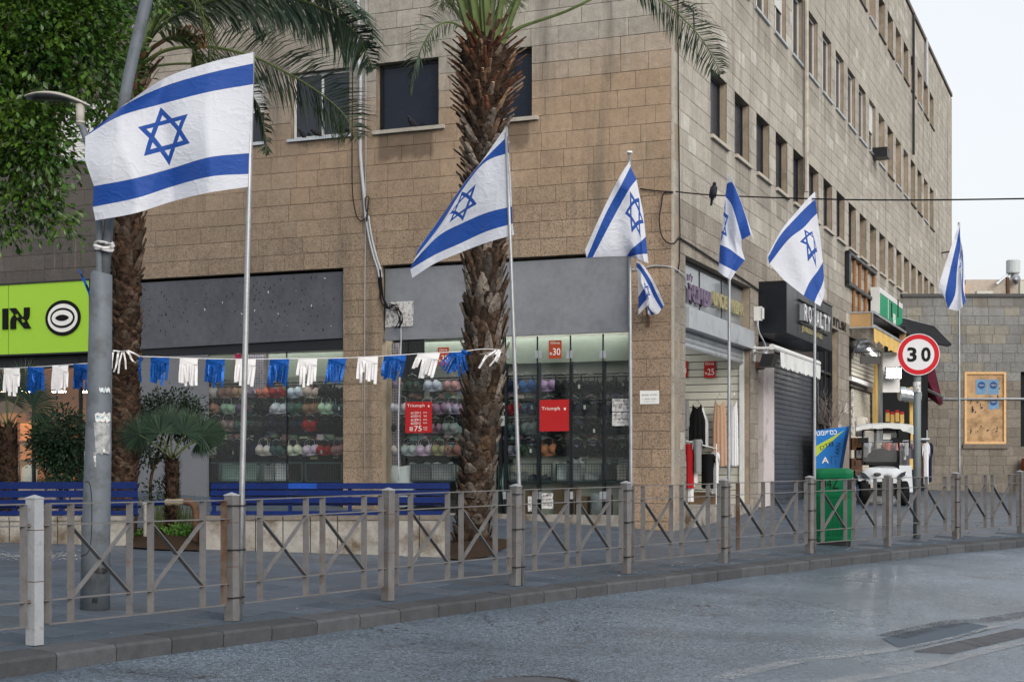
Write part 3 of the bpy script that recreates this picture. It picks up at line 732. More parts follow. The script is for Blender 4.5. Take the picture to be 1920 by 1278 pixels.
# ================================================================== SHOP FRONTS, LEFT FACADE
def fz(fr,px,py,d=0): return fr.z(px,py,d)
def fa(fr,px,d=0): return fr.a(px,d)
ZB=.56     # bottom of the glass
a0,a1=SH1; b0,b1=SH2; c0,c1=SH3
mb=MB()
mb.fb(FL,a0,a1,-.3,ZB,-.40,-.10); mb.fb(FL,b0,b1,-.3,ZB+.05,-.40,-.10); mb.fb(FL,c0,c1,-.3,ZB-.15,-.40,-.10); mb.build('shop_plinth',M['planter'],bld)
ZP=fz(FL,950,625); ZP2=3.46
# grey metal fascia boards over the two underwear windows
mb=MB(); mb.fb(FL,a0+.02,a1-.03,3.46,ZS-.05,-.12,-.06); mb.fb(FL,a0+.02,a1-.03,3.40,3.458,-.14,-.03)
solo(mb,'fascia_board',M['grey_sheet'],'plain grey metal fascia over the right underwear shop window','fascia')
mb=MB(); zl=3.52
P=FL.P
za,zb_=3.47,3.40
mb.hexa([P(b0+.02,za,-.06),P(b1-.02,zb_,-.06),P(b1-.02,zb_,-.12),P(b0+.02,za,-.12),P(b0+.02,ZS-.05,-.06),P(b1-.02,ZS-.05,-.06),P(b1-.02,ZS-.05,-.12),P(b0+.02,ZS-.05,-.12)])
f2=sm('dark_speckled_sheet',(.095,.102,.12),.5,.1,var=.25,sc=1.5,bmp=.08,bs=6,dirt=(.11,.118,.135),dsc=2.2)
n=f2.node_tree
solo(mb,'fascia_board',f2,'dark grey speckled metal fascia over the left underwear shop window','fascia')
# paint chips scattered on the dark fascia
mb=MB(); r5=random.Random(5)
for k in range(230):
    a=r5.uniform(b0+.15,b1-.3); z=min(4.5,max(3.62,r5.gauss(4.08,.28))); s_=r5.uniform(.006,.020)
    p=P(a,z,-.0575); th=r5.uniform(-.9,.5); X=FL.u*math.cos(th)+UP*math.sin(th); Y=-FL.u*math.sin(th)+UP*math.cos(th)
    mb.add([p+X*s_*.5,p+Y*s_*1.5,p-X*s_*.5,p-Y*s_*1.5],[(0,1,2,3)], 0 if k%17 else 1)
solo(mb,'paint_chips',[M['black_print'],M['white_print']],'dark spots and paint chips speckling the dark grey fascia board','paint chips')['kind']='stuff'
mb=MB(); mb.fb(FL,b0+.02,b1-.02,3.28,3.62,-.17,-.125); mb.build('lintel_strip',M['anthracite'],bld)
# glass fronts
def glassfront(a0,a1,z0,z1,d,pxs,nm):
    g=MB(); g.fb(FL,a0+.02,a1-.02,z0,z1,d-.012,d); t=g.build('shop_glass',M['glass'],bld)
    m=MB()
    for px in pxs:
        a=fa(FL,px,d); m.fb(FL,a-.012,a+.012,z0,z1,d+.002,d+.012)
    m.build('glass_joint',M['anthracite'],t)
    return t
g1=glassfront(a0,a1,ZB,3.385,-.14,[948,1008,1070,1131],'')
g2=glassfront(b0,fa(FL,383),ZB+.05,3.28,-.14,[538],'')
mb=MB()
for px in (949,1009,1068,1130):
    for zz,off in ((fz(FL,px,664,-.14),0),(fz(FL,px,928,-.14),0)):
        a=fa(FL,px,-.12); mb.fb(FL,a+.006,a+.055,zz-.06,zz+.06,-.138,-.125); mb.fb(FL,a-.055,a-.006,zz-.06,zz+.06,-.138,-.125)
mb.build('patch_fitting',M['alu'],bld)
mb=MB()
for px in (938,948,1010,1070,1132): a=fa(FL,px,-.3); mb.fb(FL,a-.025,a+.025,ZB,2.98,-.36,-.30)
mb.build('mullion',M['anthracite'],bld)
# plain grey board left of the window
mb=MB(); mb.fb(FL,fa(FL,383)-.0,b1-.03,ZB-.2,3.27,-.15,-.10); solo(mb,'grey_board',sm('plain_grey_board',(.155,.165,.185),.6,var=.1,sc=1.5),'plain grey painted board beside the left underwear window, behind the fan palm','board')
# interior boxes
mb=MB()
for (x0,x1,zt) in ((a0,a1,3.45),(b0,b1,3.4)):
    mb.fb(FL,x0-.05,x1+.05,0,4.6,-1.75,-1.68)
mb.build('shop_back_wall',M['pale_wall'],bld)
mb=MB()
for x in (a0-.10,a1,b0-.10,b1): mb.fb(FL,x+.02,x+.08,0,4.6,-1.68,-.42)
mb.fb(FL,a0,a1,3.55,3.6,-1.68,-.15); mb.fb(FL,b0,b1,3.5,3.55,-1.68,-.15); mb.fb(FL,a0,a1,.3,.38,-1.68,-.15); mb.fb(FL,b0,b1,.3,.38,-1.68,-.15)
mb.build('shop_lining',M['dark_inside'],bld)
mb=MB(); mb.fb(FL,a0+.02,a1-.6,2.98,3.38,-.42,-.38); mb.fb(FL,b0+.02,fa(FL,505,-.4),2.86,3.27,-.42,-.38); mb.build('header_board',M['pale_green'],bld)
mb=MB(); mb.fb(FL,a0+.1,a1-.1,3.50,3.53,-.30,-.2); mb.fb(FL,b0+.1,b0+3.0,3.44,3.47,-.30,-.2); mb.build('unseen_tube',M['tube'],bld)  # glowing tubes added out of view behind the fascias to brighten the displays
mb=MB(); mb.fb(FL,fa(FL,497,-.4),fa(FL,463,-.4),2.6,3.27,-.44,-.38); mb.fb(FL,fa(FL,745,-.3),fa(FL,718,-.3),ZB,3.38,-.44,-.38); mb.build('mosaic_column',M['mosaic'],bld)
mb=MB(); mb.fb(FL,fa(FL,452,-.3),fa(FL,384,-.3),2.85,3.27,-.34,-.31); q=mb.build('hebrew_board',sm('olive_board',(.16,.17,.14),.6,var=.1),bld)
text(0,'הנותחת השבלה',M['black_print'],bld,FL.P(fa(FL,421,-.3),fz(FL,421,650,-.3),-.30),-FL.u,UP,w=.50,ext=.003)
# shelf rails (things): gridwalls with bras on them
def rail(a0,a1,z,d,label,grp):
    mb=MB(); mb.fb(FL,a0,a1,z-.012,z+.012,d-.05,d-.03); mb.fb(FL,a0,a1,z-.05,z-.03,d-.12,d-.10)
    return solo(mb,'display_rail',M['black_metal'],label,'rail',grp)
# bra meshes -------------------------------------------------
def bra_mesh(style):
    mb=MB(); w=.135
    for sg in (-1,1):
        c=V((sg*.058,0,.0))
        def cup(u,v,sg=sg):
            th=u*2*math.pi; r=v
            x=math.cos(th)*r*.060; z=math.sin(th)*r*(.062 if math.sin(th)<0 else .072)
            if style==1 and math.sin(th)>0: x*=1-.35*math.sin(th)
            y=-.052*(1-r*r)**.8 if style<2 else -.03*(1-r*r)
            return V((sg*.060+x,y-.012,z))
        mb.grid(10,4,cup)
        zt=.062; mb.add([V((sg*.075,-.012,zt-.01)),V((sg*.087,-.012,zt-.01)),V((sg*.070,0,.135)),V((sg*.062,0,.135))],[(0,1,2,3),(3,2,1,0)])
    # band
    zb=-.058 if style<2 else -.075
    mb.add([V((-w,.012,zb+.035)),V((-.02,-.016,zb)),V((.02,-.016,zb)),V((w,.012,zb+.035)),V((w,.012,zb-.002)),V((.02,-.018,zb-.022)),V((-.02,-.018,zb-.022)),V((-w,.012,zb-.002))],[(0,1,6,7),(1,2,5,6),(2,3,4,5)])
    if style==2: mb.add([V((-w,.005,.03)),V((w,.005,.03)),V((w,.005,zb-.01)),V((-w,.005,zb-.01))],[(0,1,2,3)])
    else: mb.add([V((-w,.012,.02)),V((-.1,-.008,.03)),V((-.1,-.008,zb)),V((-w,.012,zb-.002))],[(0,1,2,3)]); mb.add([V((w,.012,.02)),V((.1,-.008,.03)),V((.1,-.008,zb)),V((w,.012,zb-.002))],[(3,2,1,0)])
    mb.add([V((-.012,-.012,.0)),V((.012,-.012,.0)),V((.014,-.014,zb)),V((-.014,-.014,zb))],[(0,1,2,3)])
    me=mb.mesh('bra',M['tint_cloth'],smooth=True); return me
BRA=[bra_mesh(i) for i in range(3)]
hg=MB(); hg.tube([V((-.07,0,.135)),V((-.03,0,.155)),V((0,0,.16)),V((.03,0,.155)),V((.07,0,.135))],.003,4); hg.tube([V((0,0,.16)),V((0,0,.185))],.0025,4)
HGm=hg.mesh('hanger',M['paper'])
tg=MB(); tg.add([V((-.014,-.065,.03)),V((.014,-.067,.03)),V((.016,-.062,-.02)),V((-.012,-.060,-.02))],[(0,1,2,3),(3,2,1,0)])
TGm=tg.mesh('price_tag',M['white_print'])
CL={'white':(.62,.64,.68),'cream':(.5,.47,.42),'beige':(.42,.27,.19),'tan':(.36,.20,.13),'pink':(.45,.22,.22),'salmon':(.48,.14,.12),'red':(.34,.012,.018),'black':(.003,.003,.004),'charcoal':(.014,.014,.018),'navy':(.005,.009,.035),'purple':(.10,.07,.12),'mauve':(.26,.18,.22),'green':(.05,.12,.11),'mint':(.25,.36,.34),'grey':(.22,.23,.24),'olive':(.03,.05,.04),'blue':(.03,.12,.38),'slate':(.06,.08,.12),'lilac':(.40,.30,.42),'orange':(.5,.25,.12),'silver':(.35,.37,.39),'brown':(.14,.07,.045)}
ORD=['first','second','third','fourth','fifth','sixth','seventh','eighth','ninth','tenth','eleventh','twelfth','thirteenth','fourteenth','fifteenth','sixteenth','seventeenth','eighteenth','nineteenth','twentieth']
ROWN=['top','second','third','lowest']
def bras(rows, shop, d=-.42):
    for ri,(yc,y0off,items) in enumerate(rows):
        px_l=items[0][0]; px_r=items[-1][0]
        for k,(px,cn) in enumerate(items):
            a=fa(FL,px,d); z=fz(FL,px,yc,d)
            style=2 if cn in('black','charcoal','navy') and (k%2) else (k+ri)%2
            root=thing('bra',f"{cn} bra hanging {ORD[k]} from the left in the {ROWN[ri]} row, {shop} window",'bra',FL.P(a,z,d),0,f'bras on display in the {shop} window')
            sc=rr(1.12,1.30); rz=rr(-.22,.22); rx=rr(-.12,.12)
            X=-FL.u; N=FL.n
            Mx=Matrix(((X.x,-N.x,0,0),(X.y,-N.y,0,0),(0,0,1,0),(0,0,0,1))); Mx=Matrix.Translation(FL.P(a,z,d))@Mx@Matrix.Rotation(rz,4,'Z')@Matrix.Rotation(rx,4,'Y')@Matrix.Scale(sc,4)
            c=tuple(x*rr(.6,.9) for x in CL[cn])
            inst('garment',BRA[style],root,Mx,c)
            for j in range(2 if R_.random()<.75 else 1):   # the same model hung behind it
                c2=tuple(x*rr(.6,.95) for x in CL[cn])
                inst('garment',BRA[style],root,Mx@Matrix.Translation((rr(-.03,.03),.045*(j+1),rr(-.008,.012))),c2)
            inst('hanger',HGm,root,Mx)
            if R_.random()<.28: inst('price_tag',TGm,root,Mx@Matrix.Translation((rr(-.09,.09),0,rr(-.05,.02))))
        rail(fa(FL,px_r+16,d),fa(FL,px_l-16,d),fz(FL,(px_l+px_r)/2,yc-17,d),d,f"dark display rail carrying the {ROWN[ri]} row of bras, {shop} window",f'display rails')
L1=[(735,0,[(390,'white'),(421,'tan'),(447,'beige'),(472,'mauve'),(492,'salmon'),(518,'red'),(552,'white'),(584,'cream'),(612,'black'),(635,'black')]),
    (765,0,[(392,'beige'),(426,'mint'),(456,'purple'),(490,'black'),(522,'white'),(554,'green'),(580,'tan'),(610,'white'),(634,'green')]),
    (797,0,[(405,'purple'),(427,'mauve'),(452,'green'),(480,'olive'),(508,'navy'),(536,'charcoal'),(558,'navy'),(580,'red'),(608,'black'),(632,'black')]),
    (843,0,[(392,'white'),(420,'black'),(445,'black'),(466,'navy'),(493,'white'),(518,'green'),(550,'white'),(582,'white'),(607,'red'),(633,'pink')])]
bras(L1,'left')
L2=[(722,0,[(735,'mauve'),(772,'olive'),(810,'white'),(845,'pink'),(905,'silver'),(930,'mint'),(962,'navy'),(988,'blue'),(1027,'lilac'),(1052,'charcoal'),(1078,'black'),(1106,'charcoal'),(1142,'charcoal'),(1166,'black')]),
    (765,0,[(730,'white'),(752,'white'),(800,'white'),(826,'mauve'),(848,'lilac'),(900,'grey'),(930,'silver'),(960,'red'),(990,'slate'),(1030,'black'),(1075,'navy'),(1107,'charcoal'),(1143,'navy'),(1168,'charcoal')]),
    (802,0,[(732,'black'),(758,'black'),(790,'pink'),(816,'mauve'),(842,'mint'),(900,'black'),(930,'grey'),(962,'slate'),(992,'grey'),(1030,'black'),(1052,'charcoal'),(1084,'black'),(1110,'black'),(1145,'black'),(1170,'black')]),
    (843,0,[(733,'white'),(766,'white'),(795,'white'),(822,'beige'),(848,'tan'),(905,'grey'),(930,'silver'),(962,'grey'),(990,'olive'),(1028,'orange'),(1055,'black'),(1082,'black'),(1112,'black'),(1145,'black'),(1168,'charcoal')])]
bras(L2,'right')
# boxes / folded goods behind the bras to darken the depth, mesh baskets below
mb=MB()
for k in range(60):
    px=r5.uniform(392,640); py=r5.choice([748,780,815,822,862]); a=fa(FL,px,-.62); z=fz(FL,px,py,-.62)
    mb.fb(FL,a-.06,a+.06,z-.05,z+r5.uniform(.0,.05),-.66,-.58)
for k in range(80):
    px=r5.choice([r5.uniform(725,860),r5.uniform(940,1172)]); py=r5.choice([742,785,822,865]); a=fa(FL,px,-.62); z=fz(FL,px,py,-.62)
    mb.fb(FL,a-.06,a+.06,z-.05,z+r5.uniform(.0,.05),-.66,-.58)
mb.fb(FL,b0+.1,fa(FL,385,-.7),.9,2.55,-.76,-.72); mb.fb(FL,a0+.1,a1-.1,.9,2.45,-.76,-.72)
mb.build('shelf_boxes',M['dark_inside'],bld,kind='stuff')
mb=MB(); mb.tint=[]
for k in range(760):
    px=r5.choice([r5.uniform(386,642),r5.uniform(722,862),r5.uniform(895,1175)]); py=r5.choice([r5.uniform(722,745),r5.uniform(752,775),r5.uniform(785,810),r5.uniform(815,824),r5.uniform(828,856)]); a=fa(FL,px,-.56); z=fz(FL,px,py,-.56); c=CL[r5.choice(['black','charcoal','navy','slate','grey','white','mauve','pink','brown','green','silver','cream','silver','white','beige'])]; w=r5.uniform(.03,.09); h=r5.uniform(.02,.06)
    s0=len(mb.f); mb.fb(FL,a-w,a+w,z-h,z+h*r5.uniform(.2,1),-.62,-.54+r5.uniform(-.06,.05)); mb.tint+=[tuple(x*r5.uniform(.4,.9) for x in c)]*(len(mb.f)-s0)
mb.build('shelf_goods',sm('stacked_goods',(.5,.5,.5),.75,attr=True,var=.3,sc=25,bmp=.5,bs=40),bld,kind='stuff')
def basket(px0,px1,py0,py1,goods,label,d=-.34):
    x0,x1=fa(FL,px1,d),fa(FL,px0,d); pm=(px0+px1)/2; z0,z1=fz(FL,pm,py1,d),fz(FL,pm,py0,d)
    t=thing('wire_basket',label,'basket',FL.P((x0+x1)/2,z0,d),0,'wire mesh baskets under the bras')
    f=MB(); w=.022
    for q in ((x0,x0+w,z0,z1),(x1-w,x1,z0,z1),(x0,x1,z0,z0+w),(x0,x1,z1-w,z1)): f.fb(FL,*q,d-.01,d+.012)
    f.fb(FL,x0,x1,z0,z0+.01,d-.38,d-.01)
    f.build('frame',M['atm_grey'],t)
    wv=MB(); n=max(3,int((x1-x0)/.045))
    for i in range(1,n): a=x0+(x1-x0)*i/n; wv.fb(FL,a-.0025,a+.0025,z0,z1,d-.002,d+.002)
    m=max(3,int((z1-z0)/.045))
    for i in range(1,m): z=z0+(z1-z0)*i/m; wv.fb(FL,x0,x1,z-.0025,z+.0025,d+.003,d+.006)
    wv.build('wire_mesh',M['black_metal'],t)
    for gi,(gx0,gx1,gy,cn) in enumerate(goods):
        A=fa(FL,gx1,d-.15); B=fa(FL,gx0,d-.15); zt=fz(FL,pm,gy,d-.15)
        g=MB(); g.grid(8,6,lambda u,v: FL.P(A+(B-A)*u, z0+.03+(zt-z0-.03)*v+.02*math.sin(9*u+gi)*v, d-.05-.05*math.sin(math.pi*u)*math.sin(math.pi*min(v,.9))+.012*math.sin(14*u+5*v+gi)))
        g.fb(FL,A,B,z0+.02,zt-.03,d-.3,d-.10)
        o=g.build('folded_goods',M['tint_cloth'],t,smooth=True,color=CL[cn])
M['atm_grey']=sm('basket_frame',(.06,.085,.095),.5,.2,var=.1)
basket(380,412,866,903,[(384,408,872,'charcoal')],'wire basket of dark goods at the left end of the left window')
basket(414,490,866,903,[(417,486,868,'mint')],'basket covered with a pale mint cloth in the left window')
basket(492,568,866,903,[(496,520,870,'silver'),(522,545,868,'white'),(547,566,870,'black')],'wire basket of white and black goods in the left window')
basket(572,642,866,903,[(576,640,868,'charcoal')],'wire basket of dark patterned goods at the right end of the left window')
basket(770,856,869,902,[(772,812,868,'grey'),(814,854,868,'silver')],'wire basket of grey cushions left of the palm trunk')
basket(955,1036,868,903,[(958,995,885,'grey'),(997,1030,890,'slate')],'wire basket of grey packs right of the palm trunk')
basket(1042,1130,868,903,[(1046,1066,868,'white'),(1072,1094,860,'silver'),(1100,1126,885,'silver')],'wire basket holding white packages in the right window')
basket(1134,1180,864,903,[(1136,1158,868,'charcoal'),(1160,1178,872,'cream')],'wire basket of dark and cream goods at the corner end of the window')
def packet(px0,px1,py0,py1,cn,label,d=-.3,mat='tint_plastic'):
    x0,x1=fa(FL,px1,d),fa(FL,px0,d); pm=(px0+px1)/2; z0,z1=fz(FL,pm,py1,d),fz(FL,pm,py0,d)
    mb=MB(); mb.grid(8,8,lambda u,v: FL.P(x0+(x1-x0)*(u+.03*math.sin(v*9)),z0+(z1-z0)*v+.01*math.sin(u*11),d-.10+.10*(math.sin(math.pi*min(1,max(0,u)))*math.sin(math.pi*(.1+.8*v)))+.008*math.sin(17*u+9*v)))
    mb.fb(FL,x0+.02,x1-.02,z0,z1-.02,d-.3,d-.11)
    solo(mb,'bag',M[mat],label,'bag',smooth=True,color=CL[cn])
packet(722,768,873,950,'white','white plastic sack of goods at the left end of the right window')
packet(930,947,868,945,'mint','pale green printed bag beside the palm trunk in the window')
packet(1105,1140,925,966,'silver','pale blue plastic bag on the shop floor below the baskets')
def carton(px0,px1,py0,py1,label,d=-.45):
    x0,x1=fa(FL,px1,d),fa(FL,px0,d); pm=(px0+px1)/2; z0,z1=fz(FL,pm,py1,d),fz(FL,pm,py0,d)
    mb=MB(); mb.fb(FL,x0,x1,z0,z1,d-.35,d); mb.fb(FL,(x0+x1)/2-.03,(x0+x1)/2+.03,z0+.01,z1+.003,d+.0,d+.003)
    solo(mb,'cardboard_box',sm('cardboard',(.22,.14,.08),.85,var=.1) if 'card' not in M else M['card'],label,'box','cartons under the baskets')
M['card']=sm('cardboard',(.17,.115,.07),.85,var=.12)
carton(962,1000,915,964,'brown carton under the baskets, nearest the palm trunk'); carton(1040,1078,912,964,'tall brown carton in the middle under the wire baskets'); carton(1080,1100,930,964,'small brown carton just left of the pale blue bag'); carton(690,0,0,0,'') if False else None
# --- signs stuck on the glass
def poster(fr,px0,px1,py0,py1,d,mat,name,label,cat,lines=(),t=.004,tm='white_print',group=None):
    x0,x1=sorted((fr.a(px0,d),fr.a(px1,d))); pm=(px0+px1)/2; z0,z1=fr.z(pm,py1,d),fr.z(pm,py0,d)
    root=thing(name,label,cat,fr.P((x0+x1)/2,(z0+z1)/2,d),0,group)
    mb=MB(); mb.fb(fr,x0,x1,z0,z1,d,d+t); mb.build('sheet',M[mat] if isinstance(mat,str) else mat,root)
    R=-fr.u if fr is FL else fr.u
    for (s,fx,fy,h,w) in lines:   # fx from viewer's left, fy from top (fractions); h,w fractions
        o=fr.P((x0+x1)/2,z1-(z1-z0)*fy,d+t)+R*((fx-.5)*(x1-x0))
        text(0,s,M[tm],root,o,R,UP,h=(z1-z0)*h if h else None,w=(x1-x0)*w if w else None,ext=.002)
    return root
gina=lambda n:[('Gina',.5,.13,.13,.72),('₪',.17,.72,.13,.16),(n,.62,.62,.38,.58)]
poster(FL,1029,1053,638,672,-.135,'orange_red','price_sign','orange red GINA 30 sign on the glass right of the palm','sign',gina('30'))
poster(FL,821,842,651,685,-.135,'orange_red','price_sign','orange red GINA 30 sign behind the white fringe left of the palm','sign',gina('30'))
poster(FL,441,452,655,690,-.135,sm('magenta_print',(.30,.015,.07),.4),'price_sign','magenta GINA sign half hidden by the largest flagpole','sign',[('Gi',.5,.16,.14,.8)])
def crown(root,o,R,s):
    mb=MB(); P_=[(-.5,.5),(-.32,-.5),(.32,-.5),(.5,.5),(.2,.1),(0,.5),(-.2,.1)]
    mb.add([V(o)+R*(x*s)+UP*(y*s*1.1)+(R.cross(UP))*.002 for x,y in P_],[(0,1,6),(1,4,6),(1,2,4),(2,3,4),(4,5,6)]); mb.build('crown_emblem',M['white_print'],root)
t1=poster(FL,760,810,753,811,-.135,'red','price_poster','red Triumph poster with a price list, left of the palm trunk','poster',
 [('Triumph',.40,.13,.13,.66),('₪150=1',.40,.35,.075,.36),('₪250=2',.40,.46,.075,.36),('₪189=1',.40,.58,.085,.36),('₪300=2',.40,.69,.085,.36),('75',.48,.86,.17,.28),('₪',.23,.87,.13,.12),('םיחנ',.75,.35,.05,.13),('ינש',.75,.46,.05,.12),('םיחנ',.75,.58,.05,.13),('תשולש',.75,.68,.05,.15),('םירצומ',.75,.83,.05,.15),('רחבמ',.75,.90,.04,.14)])
x0,x1=fa(FL,810,-.13),fa(FL,760,-.13); crown(t1,FL.P(x0+(x1-x0)*.12,fz(FL,785,761,-.13),-.13),-FL.u,.035)
t2=poster(FL,1012,1067,749,808,-.135,'red','brand_poster','plain red Triumph poster right of the palm trunk','poster',[('Triumph',.38,.29,.14,.62)])
x0,x1=fa(FL,1067,-.13),fa(FL,1012,-.13); crown(t2,FL.P(x0+(x1-x0)*.14,fz(FL,1040,766,-.13),-.13),-FL.u,.04)
poster(FL,1148,1180,747,771,-.135,'paper','handwritten_note','upper handwritten white note at the corner end of the window','notice',[('ךרע תינידמ',.5,.2,.10,.8),('תופלחה יפל',.5,.45,.10,.85),('קוחה',.5,.7,.10,.4)],tm='black_print')
poster(FL,1148,1180,772.5,798,-.135,'paper','handwritten_note','lower handwritten white note at the corner end of the window','notice',[('ריחמב הריכמ',.5,.25,.10,.8),('הריחב הדמעה',.5,.5,.10,.85),('הרזחה',.5,.75,.10,.4)],tm='black_print')
poster(FL,932,948,755,798,-.30,'white_print','size_card','white card with a letter a just right of the palm trunk','card',[('a',.75,.45,.22,None)],tm='black_print')
poster(FL,1016,1037,924,953,-.135,'paper','opening_hours_notice','white typed notice low on the glass door, behind the railing','notice',[('תוחיתפ תועש',.5,.15,.08,.7),('08:30-19:00',.5,.40,.08,.8),('08:30-19:00',.5,.58,.08,.8),('08:30-14:00',.5,.76,.08,.8)],tm='black_print')
poster(FL,990,997,930,958,-.135,'paper','opening_hours_notice','narrow white notice low on the glass, left of the typed one','notice',[('8:30',.5,.3,.08,.6),('19:00',.5,.6,.08,.6)],tm='black_print')
poster(FL,1200,1236,732,757,.008,'white_print','wall_notice','white printed notice on the stone pillar at the corner','notice',[('תוריכזמ',.28,.33,.12,.35),('ןוכיש',.72,.33,.12,.35),('1-800-200',.5,.62,.08,.7),('טרפמ אלמ',.5,.8,.07,.6)],tm='black_print')
# --- the lime-green optician's sign and its shop
so=thing('shop_sign','bright lime green sign with black Hebrew letters and a black eye emblem','shop sign',FL.P(fa(FL,80),fz(FL,80,600),.0))
x0,x1=fa(FL,168,.12),SEND-.5; z1=fz(FL,80,531,.1); z0=fz(FL,80,662,.1)
mb=MB(); mb.fb(FL,x0,x1,z0,z1,-.1,.12); mb.build('sign_box',M['lime_sign'],so)
mb=MB(); mb.fb(FL,x0-.015,x1,z1,z1+.03,-.1,.14); mb.fb(FL,x0-.015,x1,z0-.03,z0,-.1,.14); mb.fb(FL,x0-.015,x0-.001,z0,z1,-.1,.14); mb.build('sign_frame',M['black_metal'],so)
a_s=fa(FL,16,.121); mb=MB(); mb.fb(FL,a_s-.004,a_s+.004,z0,z1,.1205,.123); mb.build('panel_seam',sm('seam',(.09,.15,.02),.5),so)
c_=V(FL.P(fa(FL,118.5,.13),fz(FL,118.5,596,.13),.13)); R=-FL.u
def ellipse(rx,rz,dz,mat,nm,lens=False):
    mb=MB(); n=40; ring=[]
    for k in range(n):
        t=2*math.pi*k/n; x=math.cos(t); y=math.sin(t)
        if lens: y=y*abs(y)**.35
        ring.append(c_+R*(x*rx)+UP*(y*rz)+FL.n*dz)
    back=[p-FL.n*.012 for p in ring]
    mb.add(ring+back,[tuple(range(n))]+[(i,i+n,(i+1)%n+n,(i+1)%n) for i in range(n)]); return mb.build(nm,M[mat],so)
k_=c_.y/F
ellipse(40.5*k_,33.5*k_,.012,'black_print','emblem_ring'); ellipse(34*k_,26.5*k_,.018,'white_print','emblem_ring'); ellipse(28*k_,19*k_,.024,'black_print','emblem_ring'); ellipse(24*k_,14.5*k_,.030,'white_print','emblem_ring'); ellipse(15.5*k_,6*k_,.036,'black_print','emblem_pupil',True)
text(0,'פוא',M['black_print'],so,FL.P(fa(FL,12,.125),fz(FL,14,598,.12),.125),-FL.u,UP,h=40*k_,w=118*k_,ext=.03,bold=.03)
text(0,'הקיטפוא',M['black_print'],so,FL.P(fa(FL,-190,.125),fz(FL,-190,598,.12),.125),-FL.u,UP,h=40*k_,ext=.03,bold=.03) if False else None
# interior of the optician: warm wood, lamps, white chairs
M['warm_wood']=sm('warm_wood_panel',(.48,.23,.10),.5,var=.15,sc=2); M['warm_wall']=sm('warm_wall',(.42,.24,.13),.7,var=.12,sc=2)
mb=MB(); mb.fb(FL,c0-.1,c1,0,4.6,-3.1,-3.0); mb.fb(FL,c0-.12,c0-.02,0,4.6,-3,-.42); mb.build('shop_back_wall',M['warm_wall'],bld)
mb=MB(); mb.fb(FL,c0,c1,3.55,3.6,-3,-.15); mb.fb(FL,c0,c1,.3,.36,-3,-.15); mb.build('shop_ceiling',M['dark_inside'],bld)
g3=MB(); g3.fb(FL,c0+.02,c1,.45,3.3,-.15,-.138); g3.build('shop_glass',M['glass'],bld)
mb=MB(); mb.fb(FL,c0,c1,3.12,3.5,-.2,-.12)
for px in (150,62,-40): a=fa(FL,px,-.13); mb.fb(FL,a-.02,a+.02,.4,3.3,-.19,-.12)
mb.build('shop_frame',M['anthracite'],bld)
for i,(px0,px1,py0,py1,dd,lb) in enumerate(((38,70,790,930,-1.6,'tall lit wood display panel behind the round bush'),(84,150,815,930,-1.9,'low wooden counter seen behind the round bush'),(-60,30,775,930,-2.0,'wooden wall unit at the left edge of the optician'))):
    x0,x1=fa(FL,px1,dd),fa(FL,px0,dd); pm=(px0+px1)/2; mb=MB(); mb.fb(FL,x0,x1,.36,fz(FL,pm,py0,dd),dd-.3,dd)
    nsh=5; z_=fz(FL,pm,py0,dd)
    for k in range(1,nsh): mb.fb(FL,x0+.02,x1-.02,.36+(z_-.36)*k/nsh,.36+(z_-.36)*k/nsh+.03,dd,dd+.06)
    solo(mb,'display_cabinet',M['warm_wood'],lb,'cabinet')
for i,px in enumerate((54,107,157,-10)):
    a=fa(FL,px,-1.0); z=fz(FL,px,735,-1.0); mb=MB(); mb.fb(FL,a-.11,a+.11,z,z+.02,-1.12,-1.0)
    solo(mb,'ceiling_lamp',M['warm'],['slim warm lit strip lamp under the optician ceiling, leftmost whole one','slim warm lit strip lamp behind the white fringe','slim warm lit strip lamp nearest the grey lamp post','slim warm lit strip lamp past the left edge'][i],'lamp','lit strip lamps in the optician')
mb=MB(); a=fa(FL,41,-1.2); mb.ell(FL.P(a,fz(FL,41,730,-1.2),-1.2),(.035,.035,.035)); solo(mb,'spot_lamp',M['lamp'],'small bright spot lamp at the left, above the fan palm','lamp')
mb=MB(); mb.fb(FL,fa(FL,148,-.5),fa(FL,124,-.5),fz(FL,136,692,-.5),fz(FL,136,674,-.5),-.52,-.5); solo(mb,'hanging_notice',M['pale_green'],'small pale panel hanging above the bunting by the lamp post','panel')
def armchair(px,w,lb):
    d=-.9; a=fa(FL,px,d); z0=.36; t=thing('white_chair',lb,'chair',FL.P(a,z0,d),0,'white moulded chairs in the optician')
    ht=fz(FL,px,870,d); mb=MB()
    mb.grid(10,8,lambda u,v: FL.P(a+(u-.5)*w*(1-.1*v), z0+.35+(ht-z0-.35)*(v if True else 0)*(1-.10*abs(2*u-1)**4), d+.05-.12*(2*u-1)**2*-1-.06*v))
    mb.build('backrest',M['white_paint'],t,smooth=True)
    mb=MB(); mb.fb(FL,a-w*.45,a+w*.45,z0+.36,z0+.42,d-.42,d+.03); mb.build('seat',M['white_paint'],t)
    for sx in (-1,1):
        for sy in (0,-.38):
            mb=MB(); mb.tube([FL.P(a+sx*w*.4,z0,d+sy),FL.P(a+sx*w*.36,z0+.36,d+sy)],.012,6); mb.build('leg',M['alu'],t)
armchair(63,.40,'white moulded chair behind the round bush'); armchair(28,.40,'white moulded chair partly behind the left fan palm trunk')
